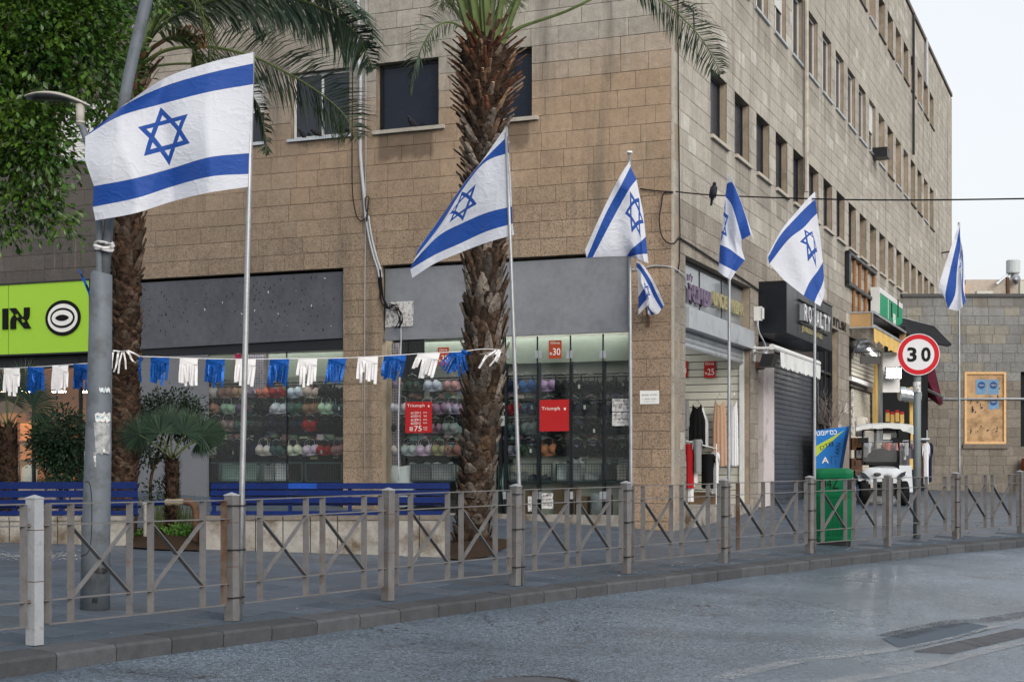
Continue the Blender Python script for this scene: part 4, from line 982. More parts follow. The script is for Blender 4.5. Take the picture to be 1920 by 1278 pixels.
# --- cables on the left facade
def cable(pts,r,mat,name,label,cat,group=None,n=6,sag=None):
    mb=MB(); mb.tube(pts,r,n); return solo(mb,name,M[mat],label,cat,group,smooth=True)
def fpts(fr,l,d): return [fr.P(fr.a(x,d),fr.z(x,y,d),d) for x,y in l]
def smooth_pts(P,k=4):
    out=[]; n=len(P)
    for i in range(n-1):
        p0=P[max(i-1,0)];p1=P[i];p2=P[i+1];p3=P[min(i+2,n-1)]
        for j in range(k):
            t=j/k; out.append(.5*((2*p1)+(p2-p0)*t+(2*p0-5*p1+4*p2-p3)*t*t+(3*p1-p0-3*p2+p3)*t**3))
    out.append(P[-1]); return out
wc=[(669,-60),(671,0),(673,40),(671,90),(676,150),(675,220),(676,290),(680,340),(684,380),(686,410)]
cable(smooth_pts(fpts(FL,wc,.05)),.028,'cable_white','white_cable_duct','thick white wrapped cable bundle running down beside the square window','cable')
for i,(o,lb) in enumerate(((0,'pale cable strand leading down the facade to the tangle, left one'),(5,'pale cable strand leading down the facade to the tangle, right one'))):
    cable(smooth_pts(fpts(FL,[(686+o,405),(691+o,440),(700+o,478),(708+o,503),(711+o,520)],.055)),.016,'cable_white','white_cable',lb,'cable','pale strands of the cable run')
tm=thing('cable_tangle','tangle of black cables hanging in front of a torn white patch','cables',FL.P(fa(FL,735),fz(FL,735,570),.05))
for k in range(7):
    r6=random.Random(k); l=[(708+k*.9,505),(711+k,540),(716+r6.uniform(-4,6),562),(726+r6.uniform(-4,4),578),(738+r6.uniform(-7,8),572+r6.uniform(-4,10)),(750+r6.uniform(-5,4),586),(752+r6.uniform(-6,3),605),(744+r6.uniform(-4,8),615)]
    mb=MB(); mb.tube(smooth_pts(fpts(FL,l,.02+.008*k)),.008,5); mb.build('cable',M['cable_black'],tm,smooth=True)
mb=MB(); P4=[(732,566),(776,564),(774,611),(722,613),(724,580)]; Q=fpts(FL,P4,-.045); Q2=fpts(FL,P4,-.055); mb.add(Q+Q2,[(0,1,2,3,4)]+[(i,i+5,(i+1)%5+5,(i+1)%5) for i in range(5)]); mb.build('torn_sheet',M['paper'],tm)
cable(smooth_pts(fpts(FL,[(662,-60),(661,150),(660,300),(661,360),(666,395),(672,411),(680,413),(685,408)],.04)),.009,'cable_black','black_cable','thin black cable looping left of the white bundle','cable')
cable(smooth_pts(fpts(FL,[(687,415),(690,385),(692,372),(689,368),(685,373),(687,395),(691,390)],.08)),.009,'cable_black','black_cable','short black cable loop beside the white bundle','cable')
cable(fpts(FL,[(686,-60),(686,300),(684,560),(683,880)],.02),.006,'cable_white','thin_rope','thin pale cord hanging straight down the pillar between the windows','cord')
cable(smooth_pts(fpts(FL,[(751,612),(752,640),(749,720),(747,800),(748,900)],.0)),.010,'cable_white','white_cable','single pale cable hanging from the tangle in front of the glass','cable')
cable(smooth_pts([*fpts(FL,[(1262,360),(1245,362)],.02),*fpts(FL,[(1240,385),(1236,410),(1240,440),(1252,455),(1264,456)],.06),*fpts(FR,[(1268,452),(1274,444)],.03)]),.011,'cable_black','black_cable','black cable looping around the building corner','cable')
cable(fpts(FR,[(1271,-60),(1272,200),(1275,440),(1274,490),(1271,510)],.03),.010,'cable_black','black_cable','black cable running down the corner on the right facade','cable')
cable(smooth_pts(fpts(FR,[(1274,446),(1300,462),(1350,495),(1400,528),(1424,545)],.03)),.016,'cable_black','black_cable','black cable along the lintel above the corner shop','cable')
cable(smooth_pts(fpts(FL,[(1183,505),(1200,505),(1225,498),(1255,500)],.02)+fpts(FR,[(1268,505),(1285,520),(1288,540)],.03)),.009,'cable_white','white_cable','thin white cable crossing the corner pillar beside the small flag','cable')
cable(fpts(FL,[(1200,354),(1225,357),(1262,360)],.03),.010,'cable_black','black_cable','short cable clipped along the wall near the corner','cable')
Yw=FR.P(FR.a(1262),0,0).y
cable(smooth_pts([FR.P(.02,FR.z(1262,360),.05),at(1340,366,22.0),at(1530,373,20.5),at(1700,375,19.5),at(1950,372,18.5),at(2600,360,17)]),.011,'cable_black','overhead_wire','black overhead wire crossing the sky from the building corner','wire')
rb=thing('flag_bracket','rusty steel bracket on the corner pillar below the small flag','bracket',FL.P(fa(FL,1216),fz(FL,1216,600),0))
mb=MB(); mb.bar(*fpts(FL,[(1216,586),(1216,612)],.02),.05,.03,FL.n); mb.build('plate',M['rust'],rb)
mb=MB(); p_,q_=FL.P(fa(FL,1216),fz(FL,1216,596),.03),FL.P(fa(FL,1200,.35),fz(FL,1200,500,.35),.45); mb.tube([p_,q_],.014,8); mb.build('socket_pole',M['rust'],rb)
# ---- birds
def bird(p,face,L,label,cname,h=.55,upright=.5):
    t=thing('pigeon' if L>.25 else 'myna',label,'bird',p); f=V(face).normalized(); s_=UP.cross(f)
    bx=(f*math.cos(upright)+UP*math.sin(upright)).normalized(); bz=s_.cross(bx)*-1
    c=V(p)+UP*(L*.30)
    mb=MB(); mb.lathe(c-bx*L*.42,[(.01*L,-.22*L),(.07*L,-.12*L),(.13*L,.10*L),(.19*L,.32*L),(.185*L,.5*L),(.12*L,.70*L),(.10*L,.78*L)],10,0,(s_,bz,bx)); mb.ell(c+bx*L*.34+f*L*.05+UP*L*.07,(.105*L,.115*L,.105*L),10,7)
    mb.build('body',M[cname],t,smooth=True)
    mb=MB(); hp=c+bx*L*.34+f*L*.15+UP*L*.06; mb.lathe(hp,[(.03*L,0),(.002,.09*L)],6,0,(s_,UP,f)); mb.build('beak',M['black_metal'],t)
    mb=MB(); tp=c-bx*L*.5; mb.bar(tp,tp-bx*L*.32,.13*L,.02*L,s_); mb.build('tail',M[cname],t)
    for sg in (-1,1):
        mb=MB(); mb.ell(c+s_*sg*.155*L-bx*L*.06,(.05*L,.11*L,.36*L),8,6,0,(s_,bz,bx)); mb.build('wing',M[cname],t,smooth=True)
        mb=MB(); mb.tube([V(p)+s_*sg*.05*L,c+s_*sg*.05*L-bx*L*.05],.02*L,5); mb.build('leg',M['black_metal'],t)
M['pigeon']=sm('pigeon_feathers',(.035,.038,.05),.7,var=.35,sc=30); M['myna_f']=sm('dark_bird_feathers',(.018,.015,.015),.6,var=.3,sc=40)
def onsill(px,d=.02): 
    a=fa(FL,px,d); return FL.P(a,WZ0+.002,d)
bird(onsill(567),FL.u*.8+FL.n*.3,.21,'small dark bird at the left end of the white window sill','myna_f',upright=.9)
bird(onsill(592),FL.u*.9+FL.n*.1,.21,'small dark bird second from the left on the white window sill','myna_f',upright=.5)
bird(onsill(636),-FL.u*.2+FL.n*.9,.31,'plump dark pigeon at the right end of the white window sill','pigeon',upright=.15)
bird(onsill(773),FL.n+FL.u*.2,.27,'grey pigeon on the sill of the dark window beside the palm','pigeon',upright=.6)
bird(at(1337.5,369,22.05),V((.15,-1,0)),.27,'grey pigeon perched on the overhead wire near the corner','pigeon',upright=1.0)
# ================================================================== SHOP FRONTS, RIGHT FACADE
RN=FR.n
tR=RS1[1]; D1=FR.d(1391,tR)
FS=Frame(FR.P(tR-.05,0,D1),LD,-RD)          # slat wall inside the corner shop, seen head on
def frz(px,py,d=0): return FR.z(px,py,d)
def fra(px,d=0): return FR.a(px,d)
za,zb,zc_,zd=frz(1286,495,D1),frz(1286,580,D1),frz(1286,621,D1),frz(1286,655,D1)
mb=MB(); mb.fb(FR,RS1[0]+.02,tR-.02,zb+.02,za,D1-.01,D1); q=mb.build('transom_glass',sm('grey_reflecting_glass',(.20,.22,.24),.12,var=.3,sc=1.2,spec=.8),bld)
mb=MB(); mb.fb(FR,RS1[0]+.01,tR-.01,zb-.015,zb+.02,D1-.02,D1+.02); mb.fb(FR,RS1[0]+.01,tR-.01,za,za+.03,D1-.02,D1+.02)
for px in (1311,1352): a=fra(px,D1); mb.fb(FR,a-.012,a+.012,zb,za,D1+.001,D1+.012)
mb.build('transom_frame',M['anthracite'],bld)
sh=thing('roller_shutter','half raised silver roller shutter over the corner shop entrance','shutter',FR.P(RS1[0],zc_,D1))
mb=MB(); mb.fb(FR,RS1[0]+.01,tR+.08,zc_,zb-.02,D1,D1+.22); mb.build('shutter_box',M['shutter_light'],sh)
k=zc_-.01
while k>zd+.02:
    mb=MB(); P=FR.P; x0,x1=RS1[0]+.04,tR-.06
    mb.grid(1,5,lambda u,v: P(x0+(x1-x0)*u,k-.085*v,D1+.03+.018*math.sin(math.pi*v))); mb.fb(FR,x0,x1,k-.085,k,D1+.01,D1+.029); mb.build('slat',M['shutter_light'],sh); k-=.088
for q0,q1 in ((tR-.07,tR-.01),(RS1[0]+.005,RS1[0]+.05)):
    mb=MB(); mb.fb(FR,q0,q1,.3,zc_,D1-.03,D1+.05); mb.build('guide_rail',M['white_paint'],sh)
# slat wall inside
zt=frz(1300,655,D1); sw=thing('slat_wall','white slat wall inside the corner shop carrying hangers','wall panel',FS.P(.8,.4,-.05))
z=.35
while z<3.3:
    mb=MB(); mb.fb(FS,.02,3.2,z,z+.125,-.10,-.03); mb.build('slat_board',M['pale_wall'],sw); z+=.14
mb=MB(); mb.fb(FS,.02,3.2,z+.0,4.4,-.10,-.02); mb.build('top_board',M['pale_wall'],sw)
mb=MB(); mb.fb(FS,.02,3.2,.3,z,-.14,-.105); mb.build('backing',M['dark_inside'],sw)
mb=MB(); mb.fb(FR,RS1[0],tR,.2,G(*FR.P(tR,0,0)[:2])+.12,-2.6,D1+.25); mb.build('shop_step',M['planter'],bld)
mb=MB(); mb.fb(FR,RS1[0]-.1,RS1[0]-.02,0,4.6,-3,-.5) ; mb.fb(FR,RS1[0],tR,3.9,4.0,-3,D1-.05); mb.fb(FR,RS1[0]-.05,tR,0,4.2,-3.3,-3.2); mb.build('shop_lining',M['pale_wall'],bld)
mb=MB(); mb.fb(FR,RS1[0]+.3,tR-.4,3.85,3.88,-2.2,-1.6); mb.build('unseen_tube',M['tube2'],bld)  # unseen glowing tube that brightens the corner shop
poster(FS,1320,1341,677,708,.0,'red','price_sign','red GINA 25 sign above the slat wall in the corner shop','sign',[('Gina',.5,.14,.16,.8),('₪',.2,.72,.13,.16),('25',.62,.64,.38,.6)]) if False else None
def posterS(px0,px1,py0,py1,d,mat,name,label,cat,lines):
    x0,x1=sorted((FS.a(px0,d),FS.a(px1,d))); pm=(px0+px1)/2; z0,z1=FS.z(pm,py1,d),FS.z(pm,py0,d)
    root=thing(name,label,cat,FS.P((x0+x1)/2,(z0+z1)/2,d)); mb=MB(); mb.fb(FS,x0,x1,z0,z1,d,d+.004); mb.build('sheet',M[mat],root)
    for (s,fx,fy,h,w) in lines:
        o=FS.P((x0+x1)/2,z1-(z1-z0)*fy,d+.004)-FS.u*((fx-.5)*(x1-x0)); text(0,s,M['white_print'],root,o,-FS.u,UP,h=(z1-z0)*h,w=(x1-x0)*w,ext=.002)
posterS(1320,1341,677,708,.0,'red','price_sign','red GINA 25 sign on the wall of the corner shop entrance','sign',[('Gina',.5,.14,.16,.8),('₪',.2,.72,.13,.16),('25',.62,.64,.38,.6)])
posterS(1270,1289,677,706,.0,'red','price_sign','red sign cut off by the corner pillar inside the corner shop','sign',[('30',.6,.6,.4,.6)])
def garment(fr,px0,px1,py0,py1,d,cn,kind,label,cat,grp=None,th=.05,ph=0):
    x0,x1=sorted((fr.a(px0,d),fr.a(px1,d))); pm=(px0+px1)/2; z0,z1=fr.z(pm,py1,d),fr.z(pm,py0,d); w=x1-x0; h=z1-z0; cx=(x0+x1)/2
    root=thing(kind if kind!='tee' else 'shirt',label,cat,fr.P(cx,z0,d),0,grp)
    def wid(v):  # v 0 bottom..1 top
        if kind=='tank': return .46 if v<.62 else (.46-.14*(v-.62)/.2 if v<.82 else .30-.06*(v-.82)/.18)
        if kind=='dress': return .5-.10*v if v<.72 else (.43-.13*(v-.72)/.28)
        return .36 if v<.6 else .40
    for sg in (1,):
        mb=MB()
        def s_(u,v,back=1):
            a=cx+(u-.5)*2*wid(v)*w; neck=0
            if kind in('tank','dress') and v>.9: neck=-.10*h*(1-abs(2*u-1)**2)*(v-.9)/.1
            y=back*(th*math.sqrt(max(0,1-(2*u-1)**2))+(.006 if kind=='tee' else .010)*math.sin(u*(11 if kind=='tee' else 23)+ph)*(1-v*.6))
            return fr.P(a,z0+h*v*(1 if kind=='tank' else .98)+neck+.008*math.sin(u*19+ph)*(1-v),d+y)
        mb.grid(18,14,s_); mb.grid(18,14,lambda u,v: s_(1-u,v,-.6))
        if kind=='tee':
            for sd in (-1,1):
                mb.grid(5,5,lambda u,v,sd=sd: fr.P(cx+sd*(wid(1)*w*.9+u*.16*w*1.0),z0+h*(.98-.04*u-(.20+.06*u)*v)-u*.03*h,d+th*.6*math.sin(math.pi*(.15+.7*v))))
        mb.build('cloth',M['tint_cloth'],root,smooth=True,color=CL[cn])
    if kind!='tee':
        mb=MB(); mb.tube([fr.P(cx-w*.2,z1,d),fr.P(cx,z1+.06,d),fr.P(cx+w*.2,z1,d)],.005,4); mb.tube([fr.P(cx,z1+.06,d),fr.P(cx,z1+.12,d-.02)],.004,4); mb.build('hanger',M['film'],root)
    return root
garment(FS,1288,1330,762,838,.10,'white','tank','white top hanging behind the black one in the corner shop','top')
garment(FS,1290,1324,757,840,.22,'black','tank','black sleeveless top on a hanger in the corner shop','top')
garment(FS,1335,1364,745,873,.20,'beige','dress','long beige sleeveless dress hanging in the corner shop','dress')
garment(FS,1368,1385,748,872,.14,'white','dress','long white dress beside the beige one in the corner shop','dress')
garment(FS,1284,1293,745,800,.30,'grey','tank','pale grey top half hidden by the corner pillar','top')
rk=thing('clothes_rack','low round clothes rack at the corner shop entrance','rack',FS.P(FS.a(1310,.9),.5,.9))
mb=MB(); z_=FS.z(1310,826,.8); mb.tube([FS.P(FS.a(1286,.8),z_,.8),FS.P(FS.a(1345,.6),z_-.15,.6)],.014,6); mb.build('rail',M['alu'],rk)
for a_ in (1288,1343):
    mb=MB(); mb.tube([FS.P(FS.a(a_,.7),.45,.7),FS.P(FS.a(a_,.7),z_-.05,.7)],.012,6); mb.build('leg',M['alu'],rk)
for i,(px0,px1,py0,py1,cn,lb,d) in enumerate(((1284,1304,830,915,'red','red shirt at the left end of the low rack in the corner shop',.75),(1292,1312,824,905,'white','white shirt next to the red one on the low rack',.68),(1299,1318,822,885,'grey','grey shirt between the white and the black ones on the rack',.8),(1311,1342,849,915,'black','black polo shirt on the low rack of the corner shop',.72),(1331,1350,846,925,'white','white dotted shirt at the right end of the low rack',.6),(1287,1303,905,940,'white','white cloth hanging below the red shirt',.7))):
    garment(FS,px0,px1,py0,py1,d,cn,'tee',lb,'shirt','shirts on the low rack',.07,i)
mb=MB(); mb.fb(FS,FS.a(1345,.5),FS.a(1290,.5),.45,FS.z(1310,922,.5),.2,.5); solo(mb,'cardboard_box',M['card'],'brown carton on the floor of the corner shop entrance','box')
# letters over the corner shop
R=FR.u
def rtext(s,px0,px1,py_top,py_bot,d,mat,root,ext=.02,bold=0.0,pxm=None):
    """text laid along the right facade; vertical extent measured at px0"""
    a0_,a1_=fra(px0,d),fra(px1,d); z1=frz(px0,py_top,d); z0=frz(px0,py_bot,d)
    return text(0,s,M[mat],root,FR.P((a0_+a1_)/2,(z0+z1)/2,d),R,UP,h=z1-z0,w=a1_-a0_,ext=ext,bold=bold)
ul=thing('shop_lettering','purple and gold cut letters reading UNDERWEAR over the corner shop','shop sign',FR.P(fra(1335,D1),frz(1335,560,D1),D1))
rtext('אניש',1287,1330,530,562,D1+.05,'purple',ul,.04,.03); rtext('ST',1322,1331,548,567,D1+.05,'purple',ul,.03,.0)
rtext('של',1287,1297,510,525,D1+.05,'purple',ul,.02)
rtext('UNDERWEAR',1334,1391,545,571,D1+.05,'gold',ul,.04,.0)
# ---- ROYALTY jeweller
t0=fra(1422.5); dB=FR.d(1475,t0); t1=fra(1560,dB); zT,zBt=frz(1475,528,dB),frz(1475,623,dB)
ro=thing('shop_sign','large anthracite sign box with white ROYALTY letters over the closed jeweller','shop sign',FR.P((t0+t1)/2,(zT+zBt)/2,dB/2))
mb=MB(); mb.fb(FR,t0,t1,zBt,zT,-.1,dB); mb.build('sign_box',M['anthracite'],ro)
mb=MB(); P=FR.P
for px in (1496,1518,1540): a=fra(px,dB); mb.fb(FR,a-.004,a+.004,zBt+.01,zT-.01,dB+.0005,dB+.003)
mb.fb(FR,t0-.01,t1+.01,zT,zT+.025,-.05,dB+.02); mb.build('panel_joint',M['black_metal'],ro)
a_l,a_r=fra(1498,dB),fra(1549,dB); L_=a_r-a_l; word='ROYALTY'; zt_,zb2=frz(1498,569,dB),frz(1498,600,dB)
for i,ch in enumerate(word):
    if ch=='A' : pass
    w_=L_/7
    o=FR.P(a_l+w_*(i+.5),(zt_+zb2)/2,dB+.10); q=text(0,ch,M['sign_white'],ro,o,R,UP,h=(zt_-zb2),w=w_*.78,ext=.0,name='letter',bold=.02)
    q=text(0,ch,M['alu_dark'],ro,FR.P(a_l+w_*(i+.5),(zt_+zb2)/2,dB+.003),R,UP,h=(zt_-zb2),w=w_*.78,ext=.09,name='letter',bold=.02)
mb=MB(); mb.fb(FR,a_l-.1,a_r+.05,zt_+.06,zt_+.08,dB+.002,dB+.05); mb.fb(FR,a_l-.1,a_r+.05,zb2-.06,zb2-.04,dB+.002,dB+.05); mb.build('letter_rail',M['black_metal'],ro)
text(0,'JEWELLERY & WATCHES',M['gold'],ro,FR.P((fra(1503,dB)+fra(1541,dB))/2,frz(1503,619,dB)+.03,dB+.003),R,UP,h=.15,w=fra(1541,dB)-fra(1503,dB),ext=.015)
# dark shutter
D2=-.28; x0,x1=fra(1437,D2),fra(1523,D2); ztop=frz(1437,680,D2)
ds=thing('roller_shutter','closed dark grey roller shutter under the black sign box','shutter',FR.P((x0+x1)/2,.6,D2))
zfl=G(*FR.P(x0,0,0)[:2]); z=zfl+.02; i=0
while z<ztop+.25:
    mb=MB(); mb.grid(1,10,lambda u,v: FR.P(x0+(x1-x0)*u,z+.098*v,D2+(.003 if v<.75 else .003+.013*math.sin(math.pi*(v-.75)/.25)))); mb.add([FR.P(x0,z+.098,D2-.004),FR.P(x1,z+.098,D2-.004),FR.P(x1,z+.104,D2-.004),FR.P(x0,z+.104,D2-.004)],[(0,1,2,3)]); mb.build('slat',M['shutter_dark'],ds); z+=.104
mb=MB(); mb.fb(FR,x0-.03,x1+.02,zfl-.1,4.7,D2-.08,D2-.01); mb.build('backing',M['black_metal'],ds)
mb=MB(); mb.fb(FR,x1,x1+.06,zfl,frz(1523,700,D2),D2-.01,D2+.03); mb.build('guide_rail',M['alu'],ds)
mb=MB(); mb.fb(FR,fra(1424,-.2),x0-.005,zfl-.1,frz(1424,640,-.2),-.3,-.12); solo(mb,'pink_jamb',sm('pale_pink_jamb',(.50,.46,.46),.6,var=.12,dirt=(.2,.15,.13),dsc=2),'pale pinkish painted jamb left of the dark shutter','door jamb')
mb=MB(); mb.fb(FR,x0,x1,ztop+.25,frz(1437,633,D2)+.5,D2+.0,D2+.05); mb.build('panel_over_shutter',sm('brown_panel',(.05,.04,.034),.6,var=.3),ds)
# retractable awning
aw=thing('retracted_awning','dirty white retracted awning with a scalloped valance over the dark shutter','awning',FR.P(fra(1500,.5),frz(1500,680,.5),.4))
dA=.55; A0,A1=fra(1461,dA),fra(1537,dA); zz0=frz(1461,662,dA)
mb=MB(); mb.tube([FR.P(fra(1450,dA),zz0+.08,dA-.03),FR.P(A1,zz0+.08,dA-.03)],.055,10); mb.build('roller_tube',M['white_paint'],aw)
mb=MB(); n=56
for k in range(n):
    u0,u1=k/n,(k+1)/n; h=lambda u: .26+.035*abs(math.sin(u*n*math.pi/4))
    y=lambda u: dA+.03+.02*math.sin(u*30)
    mb.add([FR.P(A0+(A1-A0)*u0,zz0+.03,dA+.02),FR.P(A0+(A1-A0)*u1,zz0+.03,dA+.02),FR.P(A0+(A1-A0)*u1,zz0+.03-h(u1),y(u1)),FR.P(A0+(A1-A0)*u0,zz0+.03-h(u0),y(u0))],[(0,1,2,3),(7,6,5,4)] if False else [(0,1,2,3)])
mb.build('valance',M['canvas_white'],aw)
for a_ in (A0+.1,A1-.2):
    mb=MB(); mb.tube([FR.P(a_,zz0+.12,-.02),FR.P(a_,zz0+.1,dA-.05)],.025,6); mb.build('arm',M['white_paint'],aw)
lm=thing('wall_spotlight','black box spotlight on a white bracket beside the retracted awning','lamp',FR.P(fra(1432,.4),frz(1432,675,.4),.3))
mb=MB(); p=FR.P(fra(1441,.45),frz(1441,676,.45),.45); mb.box(p,(.34,.22,.24),(FR.u,FR.n,(UP+FR.n*.3).normalized())); mb.build('housing',M['black_metal'],lm)
mb=MB(); mb.tube([FR.P(fra(1415,.02),frz(1415,661,.02),.01),FR.P(fra(1436,.40),frz(1436,661,.40),.40)],.025,6); mb.box(FR.P(fra(1414,.02),frz(1414,662,.02),.02),(.10,.03,.30),(FR.u,FR.n,UP)); mb.build('bracket',M['white_paint'],lm)
mb=MB(); mb.fb(FR,fra(1415.5,.02),fra(1427,.14)-.0,frz(1416,598,.1),frz(1416,571,.1),.004,.16); mb.fb(FR,fra(1415.5,.02)+.02,fra(1427,.14)-.02,frz(1416,595,.1),frz(1416,574,.1),.16,.19)
solo(mb,'meter_box',M['white_paint'],'small grey meter box on the pillar beside the black sign box','meter box')
cable(smooth_pts(fpts(FR,[(1421,600),(1421,612),(1424,625),(1431,638),(1437,655),(1438,668)],.14)),.016,'cable_white','white_cable','white cable from the meter box down to the spotlight','cable')
mb=MB(); mb.fb(FR,fra(1421,.05),fra(1431,.05),frz(1421,690,.05),frz(1421,678,.05),-.1,.08); solo(mb,'rust_plate',M['rust'],'rusty plate on the pillar below the spotlight','plate')
# display window right of the shutter
y0_,y1_=fra(1528,-.2),RS2[1]-.02
gw=MB(); gw.fb(FR,y0_,y1_,.4,4.2,-.24,-.22); t_=gw.build('display_glass',M['glass_dark'],bld)
mb=MB()
for a in (y0_,(y0_+y1_)/2,y1_-.06): mb.fb(FR,a,a+.06,.4,4.3,-.21,-.14)
for zz in (3.55,2.35): mb.fb(FR,y0_,y1_,zz,zz+.06,-.215,-.145)
mb.build('display_frame',M['black_metal'],bld)
mb=MB(); mb.fb(FR,y0_+.1,y0_+.5,2.5,3.3,-.218,-.212); mb.build('window_print',sm('faded_poster',(.12,.15,.2),.3,var=.5,sc=9),t_)
bt=thing('painted_letters','black Hebrew letters painted on the stone lintel past the jeweller','lettering',FR.P(fra(1573),frz(1573,604),.01))
rtext('תורצוא',1562,1586,594,610,.012,'black_print',bt,.004,.03)
# ---- third bay: awnings, lit shutters
T3=RS3[0]; dC=FR.d(1636,T3); zu,zl_=frz(1636,586,dC),frz(1636,612,dC)
ca=thing('canvas_awning_box','tan canvas awning box with a yellow valance, seen end on','awning',FR.P(T3,zl_,dC/2))
mb=MB(); mb.fb(FR,T3-.02,T3+.02,zl_,zu,.02,dC); mb.build('end_canvas',M['canvas_tan'],ca)
mb=MB()
for d0_,d1_,q0,q1 in ((.01,dC+.02,zu,zu+.03),(.01,dC+.02,zl_-.03,zl_),(dC-.01,dC+.02,zl_,zu),(.0,.03,zl_,zu)): mb.fb(FR,T3-.04,T3-.021,q0,q1,d0_,d1_)
Te=fra(1698,dC); mb.fb(FR,T3,Te,zu,zu+.06,dC-.04,dC+.02); mb.fb(FR,T3,Te,zl_-.02,zl_+.05,dC-.02,dC+.05)
mb.build('awning_frame',M['alu'],ca)
mb=MB(); P=FR.P
mb.hexa([P(T3,zu,.02),P(Te,zu,.02),P(Te,zu,dC),P(T3,zu,dC),P(T3,zu+.03,.02),P(Te,zu+.03,.02),P(Te,zu+.03,dC),P(T3,zu+.03,dC)]); mb.build('awning_top',M['awning_dark'],ca)
mb=MB(); mb.fb(FR,Te,Te+.03,zl_,zu,.4,dC); mb.build('end_canvas',M['canvas_tan'],ca)
mb=MB(); n=40
for k in range(n):
    u0,u1=k/n,(k+1)/n; h=lambda u: .36+.04*math.sin(u*31)+.03*math.sin(u*77)
    mb.add([P(T3+(Te-T3)*u0,zl_-.02,dC+.03),P(T3+(Te-T3)*u1,zl_-.02,dC+.03),P(T3+(Te-T3)*u1,zl_-h(u1),dC+.04+.03*math.sin(40*u1)),P(T3+(Te-T3)*u0,zl_-h(u0),dC+.04+.03*math.sin(40*u0))],[(0,1,2,3)])
mb.build('valance',M['canvas_yellow'],ca)
# big dark awning behind
aw2=thing('dark_awning','wide dark awning sheet sloping out over the passage with a maroon side cloth','awning',P(Te,zl_,.5))
Ta,Tb=fra(1650),FR.a(1688)
A=P(Ta+.2,frz(1648,586),.05); B=P(Tb,frz(1648,586),.05)
C_=at(1782,648,A.y-1.5); D_=at(1752,615,A.y-.2)
def slab3(pts,th,mat,nm,root):
    n_=(V(pts[1])-V(pts[0])).cross(V(pts[2])-V(pts[0])).normalized()*th; k=len(pts); mb=MB()
    mb.add([V(p) for p in pts]+[V(p)-n_ for p in pts],[tuple(range(k)),tuple(range(2*k-1,k-1,-1))]+[(i,i+k,(i+1)%k+k,(i+1)%k) for i in range(k)]); return mb.build(nm,M[mat],root)
YA=T3 and P(Te,0,dC).y
slab3([at(1652,588,YA+1),at(1700,600,YA+2.2),at(1752,614,YA+3.2),at(1784,647,YA+1.0),at(1776,650,YA+.8),at(1710,636,YA+.4),at(1698,624,YA+.2)],.04,'awning_dark','awning_sheet',aw2)
mb=MB(); mb.tube([at(1650,586,YA+.98),at(1700,598,YA+2.18),at(1752,613,YA+3.2),at(1784,646,YA+1.0)],.03,6); mb.build('edge_tube',M['alu'],aw2)
slab3([at(1728,690,YA+2.5),at(1752,690,YA+2.4),at(1768,757,YA+1.0),at(1762,760,YA+1.0),at(1726,735,YA+2.2)],.03,'canvas_maroon','side_cloth',aw2)
mb=MB(); mb.tube([at(1731,727,YA+1.9),at(1771,746,YA+.8)],.05,8); mb.build('roller_tube',M['alu'],aw2)
slab3([at(1700,622,YA+2.6),at(1735,630,YA+2.6),at(1735,700,YA+2.6),at(1700,690,YA+2.6)],.03,'canvas_maroon','side_cloth',aw2)
# bay interior, head-on pieces (facing the camera side)
FT=Frame(P(T3+.35,0,-.15),LD,-RD)
bay=thing('open_stall_bay','lit stall bay with cream roller shutters and a ventilation duct, past the tan awning','stall',P(T3+1,.8,-.3))
d3=-.3
def ff(px0,px1,py0,py1,d,dep,mat,nm,root=bay):
    x0,x1=fra(px0,d),fra(px1,d); z0,z1=frz(px0,py1,d),frz(px0,py0,d); mb=MB(); mb.fb(FR,x0,x1,z0,z1,d-dep,d); return mb.build(nm,M[mat],root)
mb=MB(); x0,x1=fra(1597,d3),fra(1641,d3); zz=frz(1597,648,d3); zlow=frz(1597,702,d3)
while zz>zlow: mb=MB(); mb.fb(FR,x0,x1,zz-.10,zz-.012,d3-.02,d3); mb.build('slat',M['cream_shutter'],bay); zz-=.11
mb=MB(); mb.fb(FR,x0,x1,zlow-.3,frz(1597,640,d3),d3-.08,d3-.03); mb.build('shutter_back',M['joint'],bay)
ff(1597,1636,705,713,d3+.12,.12,'white_paint','shutter_bottom_bar')
x0,x1=fra(1597,d3-.12),fra(1641,d3-.12); zz=zlow-.25
while zz>G(*P(x0,0,0)[:2])+.02: mb=MB(); mb.fb(FR,x0,x1,zz-.062,zz-.004,d3-.14,d3-.12); mb.build('lower_slat',M['cream_shutter'],bay); zz-=.066
mb=MB(); mb.fb(FR,x0,x1,.5,zlow-.2,d3-.2,d3-.15); mb.build('shutter_back',M['joint'],bay)
ff(1642,1646,610,800,d3+.05,.08,'canvas_yellow','door_post'); ff(1649,1655,620,830,d3+.05,.08,'alu','door_post')
ff(1597,1642,630,641,d3+.1,.2,'cream_shutter','duct_box')
mb=MB(); mb.tube([at(1603,650,P(T3,0,0).y+.5),at(1620,645,P(T3,0,0).y+1.4),at(1640,665,P(T3,0,0).y+2.5)],.16,10); mb.build('ventilation_duct',M['alu'],bay,smooth=True)
YT=P(T3+4,0,0).y
def headon(px0,px1,py0,py1,Y,dep,mat,nm,root): 
    mb=MB(); a_=at(px0,py1,Y); b_=at(px1,py0,Y); mb.box(((a_.x+b_.x)/2,Y+dep/2,(a_.z+b_.z)/2),(b_.x-a_.x,dep,b_.z-a_.z)); return mb.build(nm,M[mat] if isinstance(mat,str) else mat,root)
headon(1655,1687,660,735,YT,.25,'white_paint','white_cabinet',bay)
fl=thing('floodlight','square white lit floodlight glaring under the yellow valance','lamp',at(1676,699,YT-.3))
headon(1663,1689,690,708,YT-.35,.03,'lamp','lit_face',fl); headon(1661,1691,688,710,YT-.315,.10,'black_metal','housing',fl)
